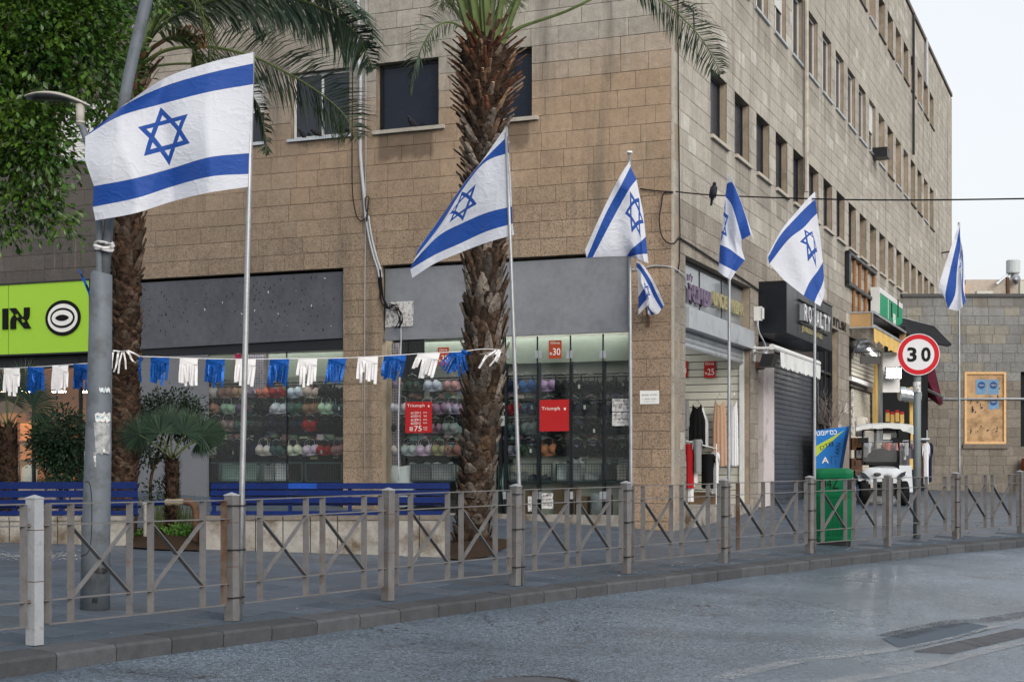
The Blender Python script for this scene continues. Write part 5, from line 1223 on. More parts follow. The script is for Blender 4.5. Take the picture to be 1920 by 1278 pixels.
headon(1650,1740,660,930,YT+3.2,.1,'dark_inside','dark_recess',bay)
headon(1641,1698,612,665,YT+1.8,.1,'dark_inside','soffit_back',bay)
for i in range(4):
    mb=MB(); c=at(1692+i*9,738+i*1.5,YT+.3+i*.3); mb.lathe(c-V((.10,0,0)),[(.17,0),(.2,.03),(.2,.17),(.17,.2)],12,0,(V((0,1,0)),UP,V((1,0,0)))); mb.build('duct_ring',M['alu'],bay)
headon(1706,1712,725,880,YT+1.5,.08,'canvas_yellow','yellow_post',bay)
hb=thing('hanging_board','black hanging shop board on a scrolled iron bracket','hanging sign',at(1632,675,P(T3,0,0).y+.6))
Yh=P(T3+.2,0,.8).y
headon(1613,1650,667,682,Yh,.06,'black_metal','board',hb)
mb=MB(); mb.tube([at(1597,661,Yh),at(1650,658,Yh)],.018,6); mb.tube([at(1597,672,Yh),at(1602,655,Yh),at(1611,640,Yh)],.025,6)
for px in (1616,1647): mb.tube([at(px,659,Yh),at(px,668,Yh)],.008,4)
for k in range(3):
    c=at(1603+k*5,663.5,Yh); mb.tube([c+V((math.cos(t*.7)*.035,0,math.sin(t*.7)*.035)) for t in range(10)],.006,4)
mb.build('bracket',M['black_metal'],hb)
# wall cables by the pillar
for i,(px,py0,py1) in enumerate(((1595,735,830),)):
    mb=MB(); 
    for k in range(6): z0=frz(px,py1,.02)+k*(frz(px,py0,.02)-frz(px,py1,.02))/6; mb.fb(FR,fra(px),fra(px)+.12,z0,z0+.28,.01,.04+.02*(k%2))
    solo(mb,'sticker_strip',M['paper'],'strip of torn stickers on the pillar edge behind the blue kiosk','stickers')
# wooden battens, green sign
wf=thing('batten_frame','weathered wooden batten frame left on the wall above the tan awning','frame',P(fra(1617),frz(1617,530),.05))
for px,t_,b_ in ((1603.5,484,535),(1614,492,545),(1625.5,501,551),(1640,511,560)): 
    mb=MB(); mb.fb(FR,fra(px,.06)-.06,fra(px,.06)+.06,frz(px,b_,.06),frz(px,t_,.06),.02,.07); mb.build('batten',M['wood'],wf)
for px,t_,b_ in ((1602.5,539,582),(1613,546,590),(1624,553,590),(1633.5,560,590),(1641,562,592)):
    mb=MB(); mb.fb(FR,fra(px,.06)-.06,fra(px,.06)+.06,frz(px,b_,.06),frz(px,t_,.06),.02,.07); mb.build('batten',M['wood'],wf)
mb=MB(); zr=frz(1593,475,.06); zr2=frz(1593,533,.06); mb.fb(FR,fra(1591,.1),fra(1643,.1),zr-.05,zr+.02,.02,.12); mb.fb(FR,fra(1591,.1),fra(1643,.1),zr2-.05,zr2+.03,.02,.12); mb.fb(FR,fra(1591,.1),fra(1594.5,.1),zr2,zr,.02,.12); mb.build('dark_frame',M['black_metal'],wf)
gs=thing('shop_sign','green and white sign standing on the wall above the dark awning','shop sign',P(fra(1670,.3),frz(1650,570,.3),.3))
z1g,z0g=frz(1649,548,.3),frz(1649,588,.3); a0g,a1g=fra(1649,.3),fra(1692,.3)
mb=MB(); mb.fb(FR,a0g,a1g,z0g,z1g,.1,.3); mb.build('sign_panel',M['green_sign'],gs)
mb=MB(); mb.fb(FR,a0g,a1g,z1g,z1g+.14,.1,.31); mb.fb(FR,a0g-.06,a0g,z0g,z1g+.14,.08,.31); s3=(a1g-a0g)*.35; mb.fb(FR,a0g+s3,a0g+s3+.08,z0g,z1g,.301,.305); mb.build('sign_border',M['white_paint'],gs)
text(0,'שג',M['white_print'],gs,P(a0g+(a1g-a0g)*.62,z0g+.12,.302),R,UP,h=.28,ext=.01)
mb=MB(); 
for k,(px,t_) in enumerate(((1672,568),(1684,561))): mb.tube([P(fra(px,.5),frz(px,595,.5),.5),P(fra(px,.5),frz(px,t_,.5),.5)],.02,5); 
mb.build('bent_rod',M['black_metal'],gs)
# drain pipes up the right facade
for i,(px,y0,y1,mt,lb) in enumerate(((1512,-20,360,'alu','slim grey drain pipe on the right facade beside the sixth window'),(1713,25,290,'black_metal','black downpipe near the far end of the right facade'),(1738,75,160,'cable_white','white pipe bend hanging from the roof at the far end'))):
    mb=MB(); a=fra(px,.08); mb.tube([P(a,frz(px,y1,.08),.08),P(a,frz(px,y0,.08),.08)],.05 if i==0 else .045,8); solo(mb,'drain_pipe',M['sill'] if i==0 else M[mt],lb,'pipe')
mb=MB(); a=fra(1651,.2); mb.fb(FR,a-.15,a+.35,frz(1651,296,.2),frz(1651,278,.2),.0,.4); solo(mb,'wall_box',M['black_metal'],'small dark box under a second floor window of the right facade','box')
mb=MB(); p_=at(1283,6,FR.P(fra(1283),0,0).y-.2); mb.tube([P(fra(1281),frz(1281,8),.0),P(fra(1292,.25),frz(1292,14,.25),.25),P(fra(1300,.3),frz(1300,22,.3),.3)],.02,6); mb.tube([P(fra(1300,.3),frz(1300,20,.3),.3),P(fra(1302,.3),frz(1302,60,.3),.3)],.012,6); solo(mb,'wire_bracket',M['black_metal'],'bent iron wire bracket at the top near the building corner','bracket')
# ================================================================== FAR WALL
wx0=FW.a(1690); wx1=FW.a(2450); ztp=FW.z(1800,557); fw=thing('stone_wall','grey stone wall closing the passage on the right, with a boarded window','wall',FW.P((wx0+wx1)/2,.8,0))
bwx=(FW.a(1808),FW.a(1886)); bz0,bz1=FW.z(1846,824),FW.z(1846,699); opx=(FW.a(1914),FW.a(2000)); 
CW=.285; zs=[ztp-CW*k for k in range(0,24)]
snapw=lambda z: min(zs,key=lambda q:abs(q-z)); sz0,sz1=snapw(bz0-.1),snapw(bz1)
mb=MB()
ops=[(bwx[0],bwx[1],sz0,sz1),(opx[0],opx[1],sz0,sz1)]
cnt=0; far=MB(); far.tint=[]
wst=[]
for k in range(23):
    z1,z0=zs[k],zs[k+1]
    for x0,x1 in solids(wx0-.6,wx1,ops,z0,z1):
        mb.fb(FW,x0+.003,x1-.003,z0,z1,-.35,-.012)
        x=x0; odd=k%2
        while x<x1-1e-4:
            w=rs.uniform(.36,.48) if x>x0+.01 else rs.uniform(.2,.45)
            if x1-(x+w)<.15: w=x1-x
            wst.append((x,min(x+w,x1),z0,z1)); x+=w
mb.build('wall_core',M['joint'],fw)
wst.sort(key=lambda s: abs(s[0]-FW.a(1810)))
for k,(x0,x1,z0,z1) in enumerate(wst):
    p=FW.P((x0+x1)/2,(z0+z1)/2,rs.uniform(0,.004)); up_=(z0>4.0)
    c=V((.21,.215,.215)) if up_ else V((.20,.18,.155)); c=c*rs.uniform(.85,1.15)
    if up_ and rs.random()<.3: c=V((.24,.23,.20))*rs.uniform(.9,1.1)
    Mx=Matrix(((1,0,0,p.x),(0,0,-1,p.y),(0,1,0,p.z),(0,0,0,1)))@Matrix.Diagonal((x1-x0-.008,z1-z0-.008,1,1))
    if k<300: inst('stone',sme,fw,Mx,tuple(c))
    else: far.add([Mx@V(q_) for q_ in bst.v],bst.f); far.tint+=[tuple(c)]*9
far.build('stone_facing',M['stone_attr'],fw,kind='stuff')
mb=MB(); mb.fb(FW,wx0,wx1,ztp,ztp+.10,-.5,.06); mb.build('coping',M['anthracite'],fw)
mb=MB(); mb.fb(FW,bwx[0],bwx[1],sz0,sz1,-.3,-.2); mb.fb(FW,opx[0],opx[1],sz0,sz1,-.3,-.2); mb.build('recess_back',M['dark_inside'],fw)
bw=thing('boarded_window','boarded-up window in a new timber frame with blue posters','window',FW.P(sum(bwx)/2,sz0,0))
mb=MB(); mb.fb(FW,bwx[0]+.05,bwx[1]-.05,sz0+.14,sz1-.06,-.05,-.02); mb.build('board',M['wallboard'],bw)
for q in ((bwx[0],bwx[0]+.07,sz0+.08,sz1),(bwx[1]-.07,bwx[1],sz0+.08,sz1),(bwx[0]+.07,bwx[1]-.07,sz1-.07,sz1),(bwx[0]+.07,bwx[1]-.07,sz0+.08,sz0+.15)):
    mb=MB(); mb.fb(FW,*q,-.08,.03); mb.build('frame_batten',M['wood_frame'],bw)
mb=MB(); mb.fb(FW,bwx[0]-.05,bwx[1]+.05,sz0-.06,sz0+.08,-.1,.06); mb.build('sill',M['joint'],bw)
for i,(px0,px1,py0,py1) in enumerate(((1830,1851,711,739),(1853,1873,711,739),(1853,1873,743,769))):
    x0,x1=FW.a(px0),FW.a(px1); z0,z1=FW.z(1850,py1),FW.z(1850,py0); root=thing('poster',['blue poster at the upper left of the boarded window','blue poster at the upper right of the boarded window','torn blue poster at the lower right of the boarded window'][i],'poster',FW.P((x0+x1)/2,z0,-.01),0,'blue posters on the boarded window')
    mb=MB()
    if i<2: mb.fb(FW,x0,x1,z0,z1,-.018,-.014)
    else: mb.add([FW.P(x0,z0+.06,-.014),FW.P(x0+.12,z0,-.014),FW.P(x1-.1,z0+.08,-.014),FW.P(x1,z0+.02,-.014),FW.P(x1,z1-.1,-.014),FW.P(x0+.1,z1,-.014),FW.P(x0+.03,z1-.14,-.014)],[tuple(range(7))])
    mb.build('sheet',sm('poster_blue',(.14,.26,.42),.6,var=.2,sc=9),root)
    mb=MB(); mb.lathe(FW.P((x0+x1)/2,(z0+z1)/2+.05,-.012),[(.115,0),(.115,.002)],20,0,(V((1,0,0)),UP,V((0,-1,0)))); mb.build('disc_print',sm('poster_navy',(.03,.08,.2),.6,var=.3,sc=20),root)
    text(0,'דרופסניירב',M['white_print'],root,FW.P((x0+x1)/2,(z0+z1)/2+.05,-.009),V((1,0,0)),UP,h=.035,w=.17,ext=.001)
mb=MB()
for k in range(26):
    px=r5.uniform(1818,1880); py=r5.choice([r5.uniform(745,775),r5.uniform(800,815),r5.uniform(720,735)]); x=FW.a(px); z=FW.z(px,py); w=r5.uniform(.02,.10); h=r5.uniform(.02,.16)
    mb.add([FW.P(x,z,-.015),FW.P(x+w*.6,z+.01,-.015),FW.P(x+w,z+h*.7,-.015),FW.P(x+.2*w,z+h,-.015)],[(0,1,2,3)])
mb.build('torn_bits',M['anthracite'],bw)
cable([FW.P(FW.a(1740),FW.z(1740,748),.03),FW.P(FW.a(2300),FW.z(1920,746),.03)],.035,'cable_white','wall_conduit','white conduit running level along the grey far wall','conduit')
wl_=thing('wall_lamp_bracket','small bracket lamp on the right facade near the last flag','lamp',at(1770,478,FR.P(fra(1765),0,0).y))
mb=MB(); p=P(fra(1765),frz(1765,474),0); mb.tube([p,p+RN*.35+UP*.03],.03,6); mb.box(p+RN*.42,(.2,.28,.1),(FR.u,RN,UP)); mb.build('lamp_head',M['black_metal'],wl_)
# roofs beyond the wall
YR=74
rb_=thing('rooftop_building','pale rooftop parapet of a house beyond the grey wall','building',at(1862,556,YR))
mb=MB(); a=at(1811,700,YR); b=at(2010,524,YR); mb.box(((a.x+b.x)/2,YR+4,(a.z+b.z)/2),(b.x-a.x,8,b.z-a.z)); mb.build('wall',sm('pale_plaster',(.42,.37,.32),.9,var=.15),rb_)
mb=MB(); a=at(1806,700,YR-1); b=at(1819,532,YR-1); mb.box(((a.x+b.x)/2,YR,(a.z+b.z)/2),(b.x-a.x,1.5,b.z-a.z)); mb.build('pier',sm('peach_plaster',(.5,.36,.27),.9,var=.1),rb_)
mb=MB(); a=at(1830,560,YR-1.2); b=at(1860,546,YR-1.2); mb.box(((a.x+b.x)/2,YR-1.2,(a.z+b.z)/2),(b.x-a.x,.3,b.z-a.z)); a=at(1911,560,YR-1.2); b=at(1940,528,YR-1.2); mb.box(((a.x+b.x)/2,YR-1.2,(a.z+b.z)/2),(b.x-a.x,.3,b.z-a.z)); mb.build('parapet_block',M['pale_wall'],rb_)
wt=thing('water_tank','white solar water tank on its stand on the far roof','water tank',at(1899,530,YR))
mb=MB(); c=at(1899.5,513,YR); mb.lathe(c,[(.30,0),(.33,.05),(.33,.62),(.30,.66)],16); mb.build('tank',sm('tank_white',(.45,.5,.52),.5,var=.1),wt)
for dx in (-4,0,4):
    mb=MB(); mb.tube([at(1899+dx,532,YR+.2),at(1899+dx*.7,513,YR)],.04,5); mb.build('leg',M['alu'],wt)
mb=MB(); mb.tube([at(1868,533,YR-.4),at(1893,512,YR)],.07,6); mb.build('solar_panel_edge',M['alu'],wt)
dsx=thing('satellite_dish','small grey satellite dish beside the water tank','dish',at(1904,530,YR))
mb=MB(); c=at(1904,524,YR-.3); mb.lathe(c,[(.02,0),(.15,.02),(.25,.08)],14,0,(V((.6,.2,0)).normalized(),UP,V((.2,-.9,.2)).normalized())); mb.build('dish',M['alu'],dsx,smooth=True); mb=MB(); mb.tube([at(1904,533,YR),at(1904,524,YR)],.03,5); mb.build('mast',M['black_metal'],dsx)
mb=MB(); mb.tube([at(1890,556,YR-1.5),at(1889,520,YR-1.5)],.10,6); solo(mb,'roof_post',M['rust'],'thin brown post on the far roof left of the tank','post')
# low stone block with cloth on it, at the far right
mb=MB(); p0=gp(1880,912,.01); mb.grid(10,5,lambda u,v: p0+V((-.38+.76*u+.05*math.sin(v*5),-.2+.5*v,.03+.03*math.sin(u*9+v*4)+.02*math.sin(u*17))))
o=mb.build('folded_cloth',M['tint_cloth'],None,smooth=True,color=(.02,.05,.2)); tag(o,'dark blue cloth lying on the paving by the far wall','cloth')
mb=MB(); mb.grid(8,4,lambda u,v: p0+V((-.5+.7*u,-.15+.3*v,.085+.02*math.sin(u*8+v*5))))
o=mb.build('folded_cloth',M['white_cloth'],None,smooth=True); tag(o,'white cloth lying on top of the dark blue one by the far wall','cloth')
mb=MB(); pf=FW.P(FW.a(1917),FW.z(1917,905),.3); mb.box(pf+V((.1,0,.3)),(.35,.3,.9)); solo(mb,'orange_bin',sm('orange_plastic',(.45,.09,.03),.5,var=.1),'orange box at the foot of the far wall, cut by the right edge','box')
# ================================================================== RAILINGS, FLAGPOLES
PP=[(65,1208),(435,1163),(727,1125),(966,1097),(1174,1074.5),(1356,1055),(1517.5,1037),(1664,1023.5),(1792,1010),(1913,998.7)]
posts=[gp(x,y) for x,y in PP]
posts=[posts[0]+(posts[0]-posts[1])*1.02]+posts+[posts[-1]+(posts[-1]-posts[-2])]
for p in posts: p.z=G(p.x,p.y)
plab=['railing post beyond the left edge of the picture','white painted railing post nearest the camera at the lower left','grey railing post strapped to the pole of the largest flag','pale grey railing post in front of the right end of the planter','railing post strapped to the second flagpole by the palm trunk','railing post strapped to the third flagpole, in front of the corner pillar','railing post strapped to the fourth flagpole, before the corner shop','railing post strapped to the flagpole left of the green bin','railing post without a flag, between the green bin and the 30 sign','railing post strapped to the last flagpole at the right','railing post at the right edge of the picture','railing post past the right edge of the picture']
def tang(i):
    a=posts[max(i-1,0)]; b=posts[min(i+1,len(posts)-1)]; t=(b-a); t.z=0; return t.normalized()
for i,p in enumerate(posts):
    t=tang(i); n=V((-t.y,t.x,0)); t_=thing('railing_post',plab[i],'post',p,0,'posts of the street railing')
    mt=M['fence_light'] if i==1 else M['fence']
    hh=.043; ang=rr(-.06,.06); T=t*math.cos(ang)+n*math.sin(ang); N=T.cross(UP)*-1
    lean=T*rr(-.012,.012)
    mb=MB(); mb.hexa([p-T*hh-N*hh,p+T*hh-N*hh,p+T*hh+N*hh,p-T*hh+N*hh]+[q+UP*1.02+lean for q in (p-T*hh-N*hh,p+T*hh-N*hh,p+T*hh+N*hh,p-T*hh+N*hh)]); mb.build('shaft',mt,t_)
    c=p+UP*1.021+lean; mb=MB(); e_=hh+.004; b4=[c-T*e_-N*e_,c+T*e_-N*e_,c+T*e_+N*e_,c-T*e_+N*e_]; mb.add(b4+[q+UP*.008 for q in b4]+[c+UP*.03],[(3,2,1,0),(0,1,5,4),(1,2,6,5),(2,3,7,6),(3,0,4,7),(4,5,8),(5,6,8),(6,7,8),(7,4,8)]); mb.build('cap',M['fence_light'],t_)
    mb=MB()
    for zz in (.44,.80): mb.lathe(p+UP*zz+lean*zz,[(hh*1.43,0),(hh*1.43,.006)],4,0,((T+N).normalized(),(N-T).normalized(),UP))
    mb.build('weld_band',M['rust'],t_)
for i in range(len(posts)-1):
    a,b=posts[i],posts[i+1]; L=(b-a).length; t=(b-a).normalized(); th=V((t.x,t.y,0)).normalized(); n=V((-th.y,th.x,0))
    lb=['railing panel cut off by the left edge of the picture','railing panel between the white post and the largest flagpole','railing panel right of the largest flagpole','railing panel left of the second flagpole, before the palm trunk','railing panel right of the second flagpole','railing panel before the corner pillar','railing panel before the dark roller shutter','railing panel before the green bin and the kiosk','railing panel before the 30 sign pole','railing panel at the right edge of the picture','railing panel past the right edge'][i]
    pn=thing('street_railing',lb,'railing panel',(a+b)/2,0,'panels of the street railing')
    g0,g1=.12,L-.10
    def pt(u,z,off=0): return a+t*(g0+(g1-g0)*u)+UP*z+n*off
    for nm,z,ee in (('top_rail',.985,0),('middle_rail',.835,.05),('lower_rail',.305,.05),('bottom_rail',.135,0)):
        mb=MB(); mb.bar(pt(0,z)-t*ee,pt(1,z)+t*ee,.042,.009,n); mb.build(nm,M['fence'],pn)
    us=[0,.115,.43,.55,.865,1.0]; bm=[]
    for k,u in enumerate(us):
        z1,z0=(.9805,.1395)
        mb=MB(); c0_,c1_=pt(u,z0),pt(u,z1); ax=(n-th*.35).normalized()
        mb.bar(c0_,c1_,.052,.012,ax); mb.build('upright',M['fence_rusty'] if (i==1 and k==5) or (i==6 and k==1) else M['fence'],pn)
    for (u0,u1) in ((us[1],us[2]),(us[3],us[4])):
        mb=MB(); mb.bar(pt(u0,.83,.006),pt(u1,.31,.006),.043,.008,n); mb.build('brace',M['fence'],pn)
        mb=MB(); mb.bar(pt(u0,.31,-.006),pt(u1,.83,-.006),.043,.008,n); mb.build('brace',M['fence'],pn)
    mb=MB()
    for z in (.305,.835):
        for u in (0,1): mb.box(pt(u,z)+t*(-.055 if u==0 else .045),(.06,.012,.022),(t,n,UP))
    mb.build('clamp_bolts',M['rust'],pn)
# flagpoles: (post index, base px/py, top px/py)
FP=[(2,448,1163,473,98),(4,980,1097,949,238),(5,1184,1074,1180,287),(6,1366,1054,1368,327),(7,1527,1037,1528,362),(9,1799,1008,1798,417)]
fl_lab=['tallest leftmost aluminium flagpole carrying the largest flag','aluminium flagpole leaning left in front of the palm trunk','aluminium flagpole before the corner pillar, with the white tip','aluminium flagpole in front of the corner shop entrance','aluminium flagpole between the dark shutter and the blue kiosk','aluminium flagpole at the far right by the boarded window']
poleY=[]
for k,(pi,bx,by,tx,ty) in enumerate(FP):
    b=gp(bx,by-1); 
    top=at(tx,ty,b.y+.02); poleY.append(b.y)
    r0=.021 if k else .024
    t_=thing('flagpole',fl_lab[k],'flagpole',b,0,'flagpoles strapped to the street railing')
    mb=MB(); mid=b.lerp(top,.5); mb.tube([b,b.lerp(top,.25),mid,b.lerp(top,.75),top],[r0,r0,r0*.98,r0*.9,r0*.85],12); mb.build('pole',M['steel_pole'],t_,smooth=True)
    if k==2:
        mb=MB(); mb.tube([top,top+UP*.0+V((0,0,.02))],.035,8); mb.build('pole_tip',M['white_cloth'],t_)
    P0=posts[pi]
    for z in (.19,.58,.94):
        c=b.lerp(top,(z)/(top.z-b.z)); pc=P0+UP*z; mb=MB(); d_=(c-pc); d_.z=0
        if d_.length<1e-3: continue
        dl=d_.normalized(); pr=V((-dl.y,dl.x,0)); w=.062
        loop=[pc-dl*.06-pr*w,pc-dl*.06+pr*w,c+dl*.028+pr*.03,c+dl*.028-pr*.03,pc-dl*.06-pr*w]
        mb.tube(loop,.006,5,cap=False); mb.tube([c+dl*.03,c+dl*.06+UP*.02+pr*.03],.005,4); mb.build('cable_tie',M['tie'],t_)
# ---- flags
def flag(k,rows,label,dep,Y,cu=30,cv=22,group='blue and white flags along the railing',rip=.02):
    """rows: list of (v, [(px,py) for each u]); us: list of u; dep: depth offset per u"""
    us=dep[0]; du=dep[1]; vs=[r[0] for r in rows]
    pts=np.array([[ (x,y) for x,y in r[1]] for r in rows],float)   # [v][u]
    def interp(u,v):
        i=max(0,min(len(vs)-2,int(np.searchsorted(vs,v,side='right'))-1)); fv=(v-vs[i])/(vs[i+1]-vs[i])
        row=pts[i]*(1-fv)+pts[i+1]*fv
        j=max(0,min(len(us)-2,int(np.searchsorted(us,u,side='right'))-1)); f=(u-us[j])/(us[j+1]-us[j])
        g=lambda q: row[max(0,min(len(us)-1,q))]
        p0,p1,p2,p3=g(j-1),g(j),g(j+1),g(j+2)
        if j==0: p0=2*p1-p2
        if j+2>len(us)-1: p3=2*p2-p1
        c=.5*((2*p1)+(p2-p0)*f+(2*p0-5*p1+4*p2-p3)*f*f+(3*p1-p0-3*p2+p3)*f**3)
        dd=float(np.interp(u,us,du)); return c,dd
    # u must be resampled per row; control grid u positions are the given ones
    mb=MB(); uvs=[]
    for i in range(cu+1):
        for j in range(cv+1):
            u,v=i/cu,j/cv; c,dd=interp(u,v)
            yy=Y+dd+rip*math.sin(u*9+v*3+k)*min(1,u*4)+rip*.6*math.sin(u*17-v*7+2*k)*min(1,u*3)+rip*1.2*math.sin(v*8+k)*u
            mb.v.append(tuple(at(c[0],c[1],yy))); uvs.append((u,v))
    for i in range(cu):
        for j in range(cv):
            q=i*(cv+1)+j; mb.f.append((q,q+cv+1,q+cv+2,q+1)); mb.m.append(0)
    o=mb.build('flag',M['flag'],None,smooth=True); me=o.data; uvl=me.uv_layers.new(name='UVMap')
    for l in me.loops: uvl.data[l.index].uv=uvs[l.vertex_index]
    return tag(o,label,'flag',group)
VV=[0,.094,.25,.5,.75,.906,1]
U5=[0,.25,.5,.75,1]
flag(0,[(0,[(475,98),(395,117),(313,145),(243,190),(188,232)]),(.094,[(475,119),(393,137),(308,162),(236,196),(182,237)]),(.25,[(475,158),(390,173),(300,196),(222,219),(160,256)]),
 (.5,[(473,222),(385,233),(312,251),(226,274),(159,300)]),(.75,[(471,287),(392,295),(318,317),(250,335),(176,349)]),(.906,[(470,326),(395,331),(322,350),(257,371),(174,388)]),(1,[(468,350),(393,361),(322,378),(252,400),(179,413)])],
 'largest flag, spread wide from the leftmost pole above the lamp post',(U5,[0,-.10,.06,-.06,.10]),poleY[0]+.0,44,32,rip=.03)
flag(1,[(0,[(947,240),(905,300),(872,341),(832,400),(784,466)]),(.094,[(952,255),(906,301),(870,344),(829,403),(783,468)]),(.25,[(954,286),(908,304),(866,357),(826,422),(778,484)]),
 (.5,[(958,337),(915,352),(866,384),(823,432),(775,492)]),(.75,[(960,387),(914,398),(868,417),(822,441),(774,492)]),(.906,[(961,419),(912,434),(862,457),(815,478),(769,504)]),(1,[(964,440),(912,455),(862,474),(815,494),(773,521)])],
 'flag on the second pole, draped diagonally before the palm trunk',(U5,[0,.15,.32,.5,.62]),poleY[1]+.0,40,30)
U3=[0,.3,.5,.75,1]
flag(2,[(0,[(1181,300),(1178,306),(1160,335),(1129,397),(1097,468)]),(.094,[(1183,311),(1180,316),(1163,350),(1134,404),(1100,484)]),(.25,[(1186,332),(1193,336),(1180,354),(1151,406),(1111,482)]),
 (.5,[(1187,385),(1206,398),(1190,398),(1166,436),(1140,481)]),(.75,[(1187,430),(1210,440),(1203,452),(1186,466),(1176,480)]),(.906,[(1186,455),(1213,474),(1205,476),(1192,478),(1183,481)]),(1,[(1184,478),(1215,493),(1208,490),(1196,486),(1187,482)])],
 'flag on the third pole hanging before the corner of the building',(U3,[.06,-.12,-.2,-.12,-.05]),poleY[2]-.03,40,30)
U4=[0,.45,.7,.85,1]
flag(3,[(0,[(1369,326),(1366,328),(1372,337),(1393,388),(1414,448)]),(.094,[(1369,345),(1363,345),(1376,345),(1398,402),(1408,440)]),(.25,[(1369,365),(1360,367),(1372,385),(1384,425),(1390,450)]),
 (.5,[(1369,420),(1355,420),(1366,430),(1377,447),(1391,468)]),(.75,[(1368,470),(1350,458),(1368,466),(1383,477),(1397,487)]),(.906,[(1368,495),(1348,492),(1362,500),(1372,505),(1380,509)]),(1,[(1368,520),(1347,509),(1357,517),(1364,521),(1370,525)])],
 'narrow folded flag on the fourth pole over the corner shop',(U4,[.05,-.08,-.14,-.2,-.12]),poleY[3]-.03,40,30,rip=.03)
flag(4,[(0,[(1528,359),(1514,373),(1495,395),(1466,430),(1441,475)]),(.094,[(1529,373),(1514,386),(1494,406),(1463,441),(1440,482)]),(.25,[(1532,400),(1522,410),(1506,428),(1478,449),(1442,494)]),
 (.5,[(1538,445),(1532,448),(1521,449),(1495,482),(1470,525)]),(.75,[(1543,491),(1540,497),(1532,510),(1518,529),(1507,554)]),(.906,[(1545,519),(1544,526),(1539,540),(1532,554),(1527,567)]),(1,[(1546,538),(1546,548),(1544,558),(1541,566),(1538,574)])],
 'flag on the fifth pole, spread above the black sign box',(U5,[0,-.05,-.12,-.2,-.25]),poleY[4]-.03,40,30)
U6=[0,.33,.66,.9,1]
flag(5,[(0,[(1799,416),(1786,455),(1770,503),(1760,539),(1770,556)]),(.094,[(1799,425),(1793,458),(1782,506),(1773,549),(1774,566)]),(.25,[(1800,438),(1801,462),(1795,505),(1792,551),(1778,579)]),
 (.5,[(1801,445),(1803,465),(1801,508),(1797,547),(1797,583)]),(.75,[(1801,450),(1804,468),(1804,510),(1803,545),(1805,574)]),(.906,[(1801,453),(1805,470),(1806,511),(1806,543),(1812,563)]),(1,[(1802,456),(1806,473),(1808,513),(1809,541),(1809,556)])],
 'rolled narrow flag on the last pole at the far right',(U6,[0,-.06,-.1,-.14,-.12]),poleY[5]-.03,32,26,rip=.03)
# small flag on the wall bracket
Ys=FL.P(fa(FL,1210,.4),0,.42).y
flag(6,[(0,[(1194,488),(1203,493),(1222,520),(1236,548),(1246,571)]),(.094,[(1193,492),(1202,498),(1219,524),(1232,552),(1244,575)]),(.25,[(1193,500),(1202,510),(1216,535),(1228,560),(1240,580)]),
 (.5,[(1196,525),(1203,530),(1212,545),(1222,568),(1234,588)]),(.75,[(1197,556),(1208,542),(1212,560),(1218,578),(1228,590)]),(.906,[(1197,580),(1212,562),(1213,574),(1217,582),(1222,590)]),(1,[(1197,590),(1214,573),(1214,582),(1215,588),(1218,592)])],
 'small limp flag hanging from the bracket on the corner pillar',(U5,[0,-.12,-.05,-.15,0]),Ys,30,24,group=None,rip=.02)
# ================================================================== 30 SIGN
b=gp(1719,1008); sg=thing('speed_limit_sign','round red and white speed limit sign reading 30 on a grey pole','road sign',b)
k=b.y/F; c=at(1721,665,b.y); top=at(1722,640,b.y)
mb=MB(); mb.tube([b,V((c.x,b.y+.02,c.z+.25))],.058,14); mb.build('pole',M['sign_pole'],sg,smooth=True)
nn=V((-.12,-1,0)).normalized(); rt=V((-nn.y,nn.x,0)); 
def disc(r0,r1,off,mat,nm,n=56):
    mb=MB(); cc=c+nn*off
    o_=[cc+rt*math.cos(2*math.pi*i/n)*r1+UP*math.sin(2*math.pi*i/n)*r1 for i in range(n)]
    if r0<=0: mb.add(o_+[p-nn*.012 for p in o_],[tuple(range(n))]+[(i,i+n,(i+1)%n+n,(i+1)%n) for i in range(n)])
    else:
        i_=[cc+rt*math.cos(2*math.pi*i/n)*r0+UP*math.sin(2*math.pi*i/n)*r0 for i in range(n)]
        mb.add(o_+i_,[(i,(i+1)%n,(i+1)%n+n,i+n) for i in range(n)])
    mb.build(nm,M[mat],sg)
disc(0,39*k,.070,'sign_white','plate'); disc(29*k,37.6*k,.0715,'sign_red','red_ring')
mb=MB(); mb.lathe(c+nn*.055,[(39*k,0),(39*k,.01)],48,0,(rt,UP,nn)); mb.build('back_plate',M['alu'],sg)
text(0,'3',M['black_print'],sg,c+nn*.072-rt*(12*k),rt,UP,h=27.5*k,w=17.5*k,ext=.001,bold=.035); text(0,'0',M['black_print'],sg,c+nn*.072+rt*(13.5*k),rt,UP,h=27.5*k,w=17.5*k,ext=.001,bold=.035)
mb=MB(); mb.lathe(V((b.x,b.y,at(0,735,b.y).z)),[(.060,0),(.060,.16)],14); mb.build('sticker',M['paper'],sg)
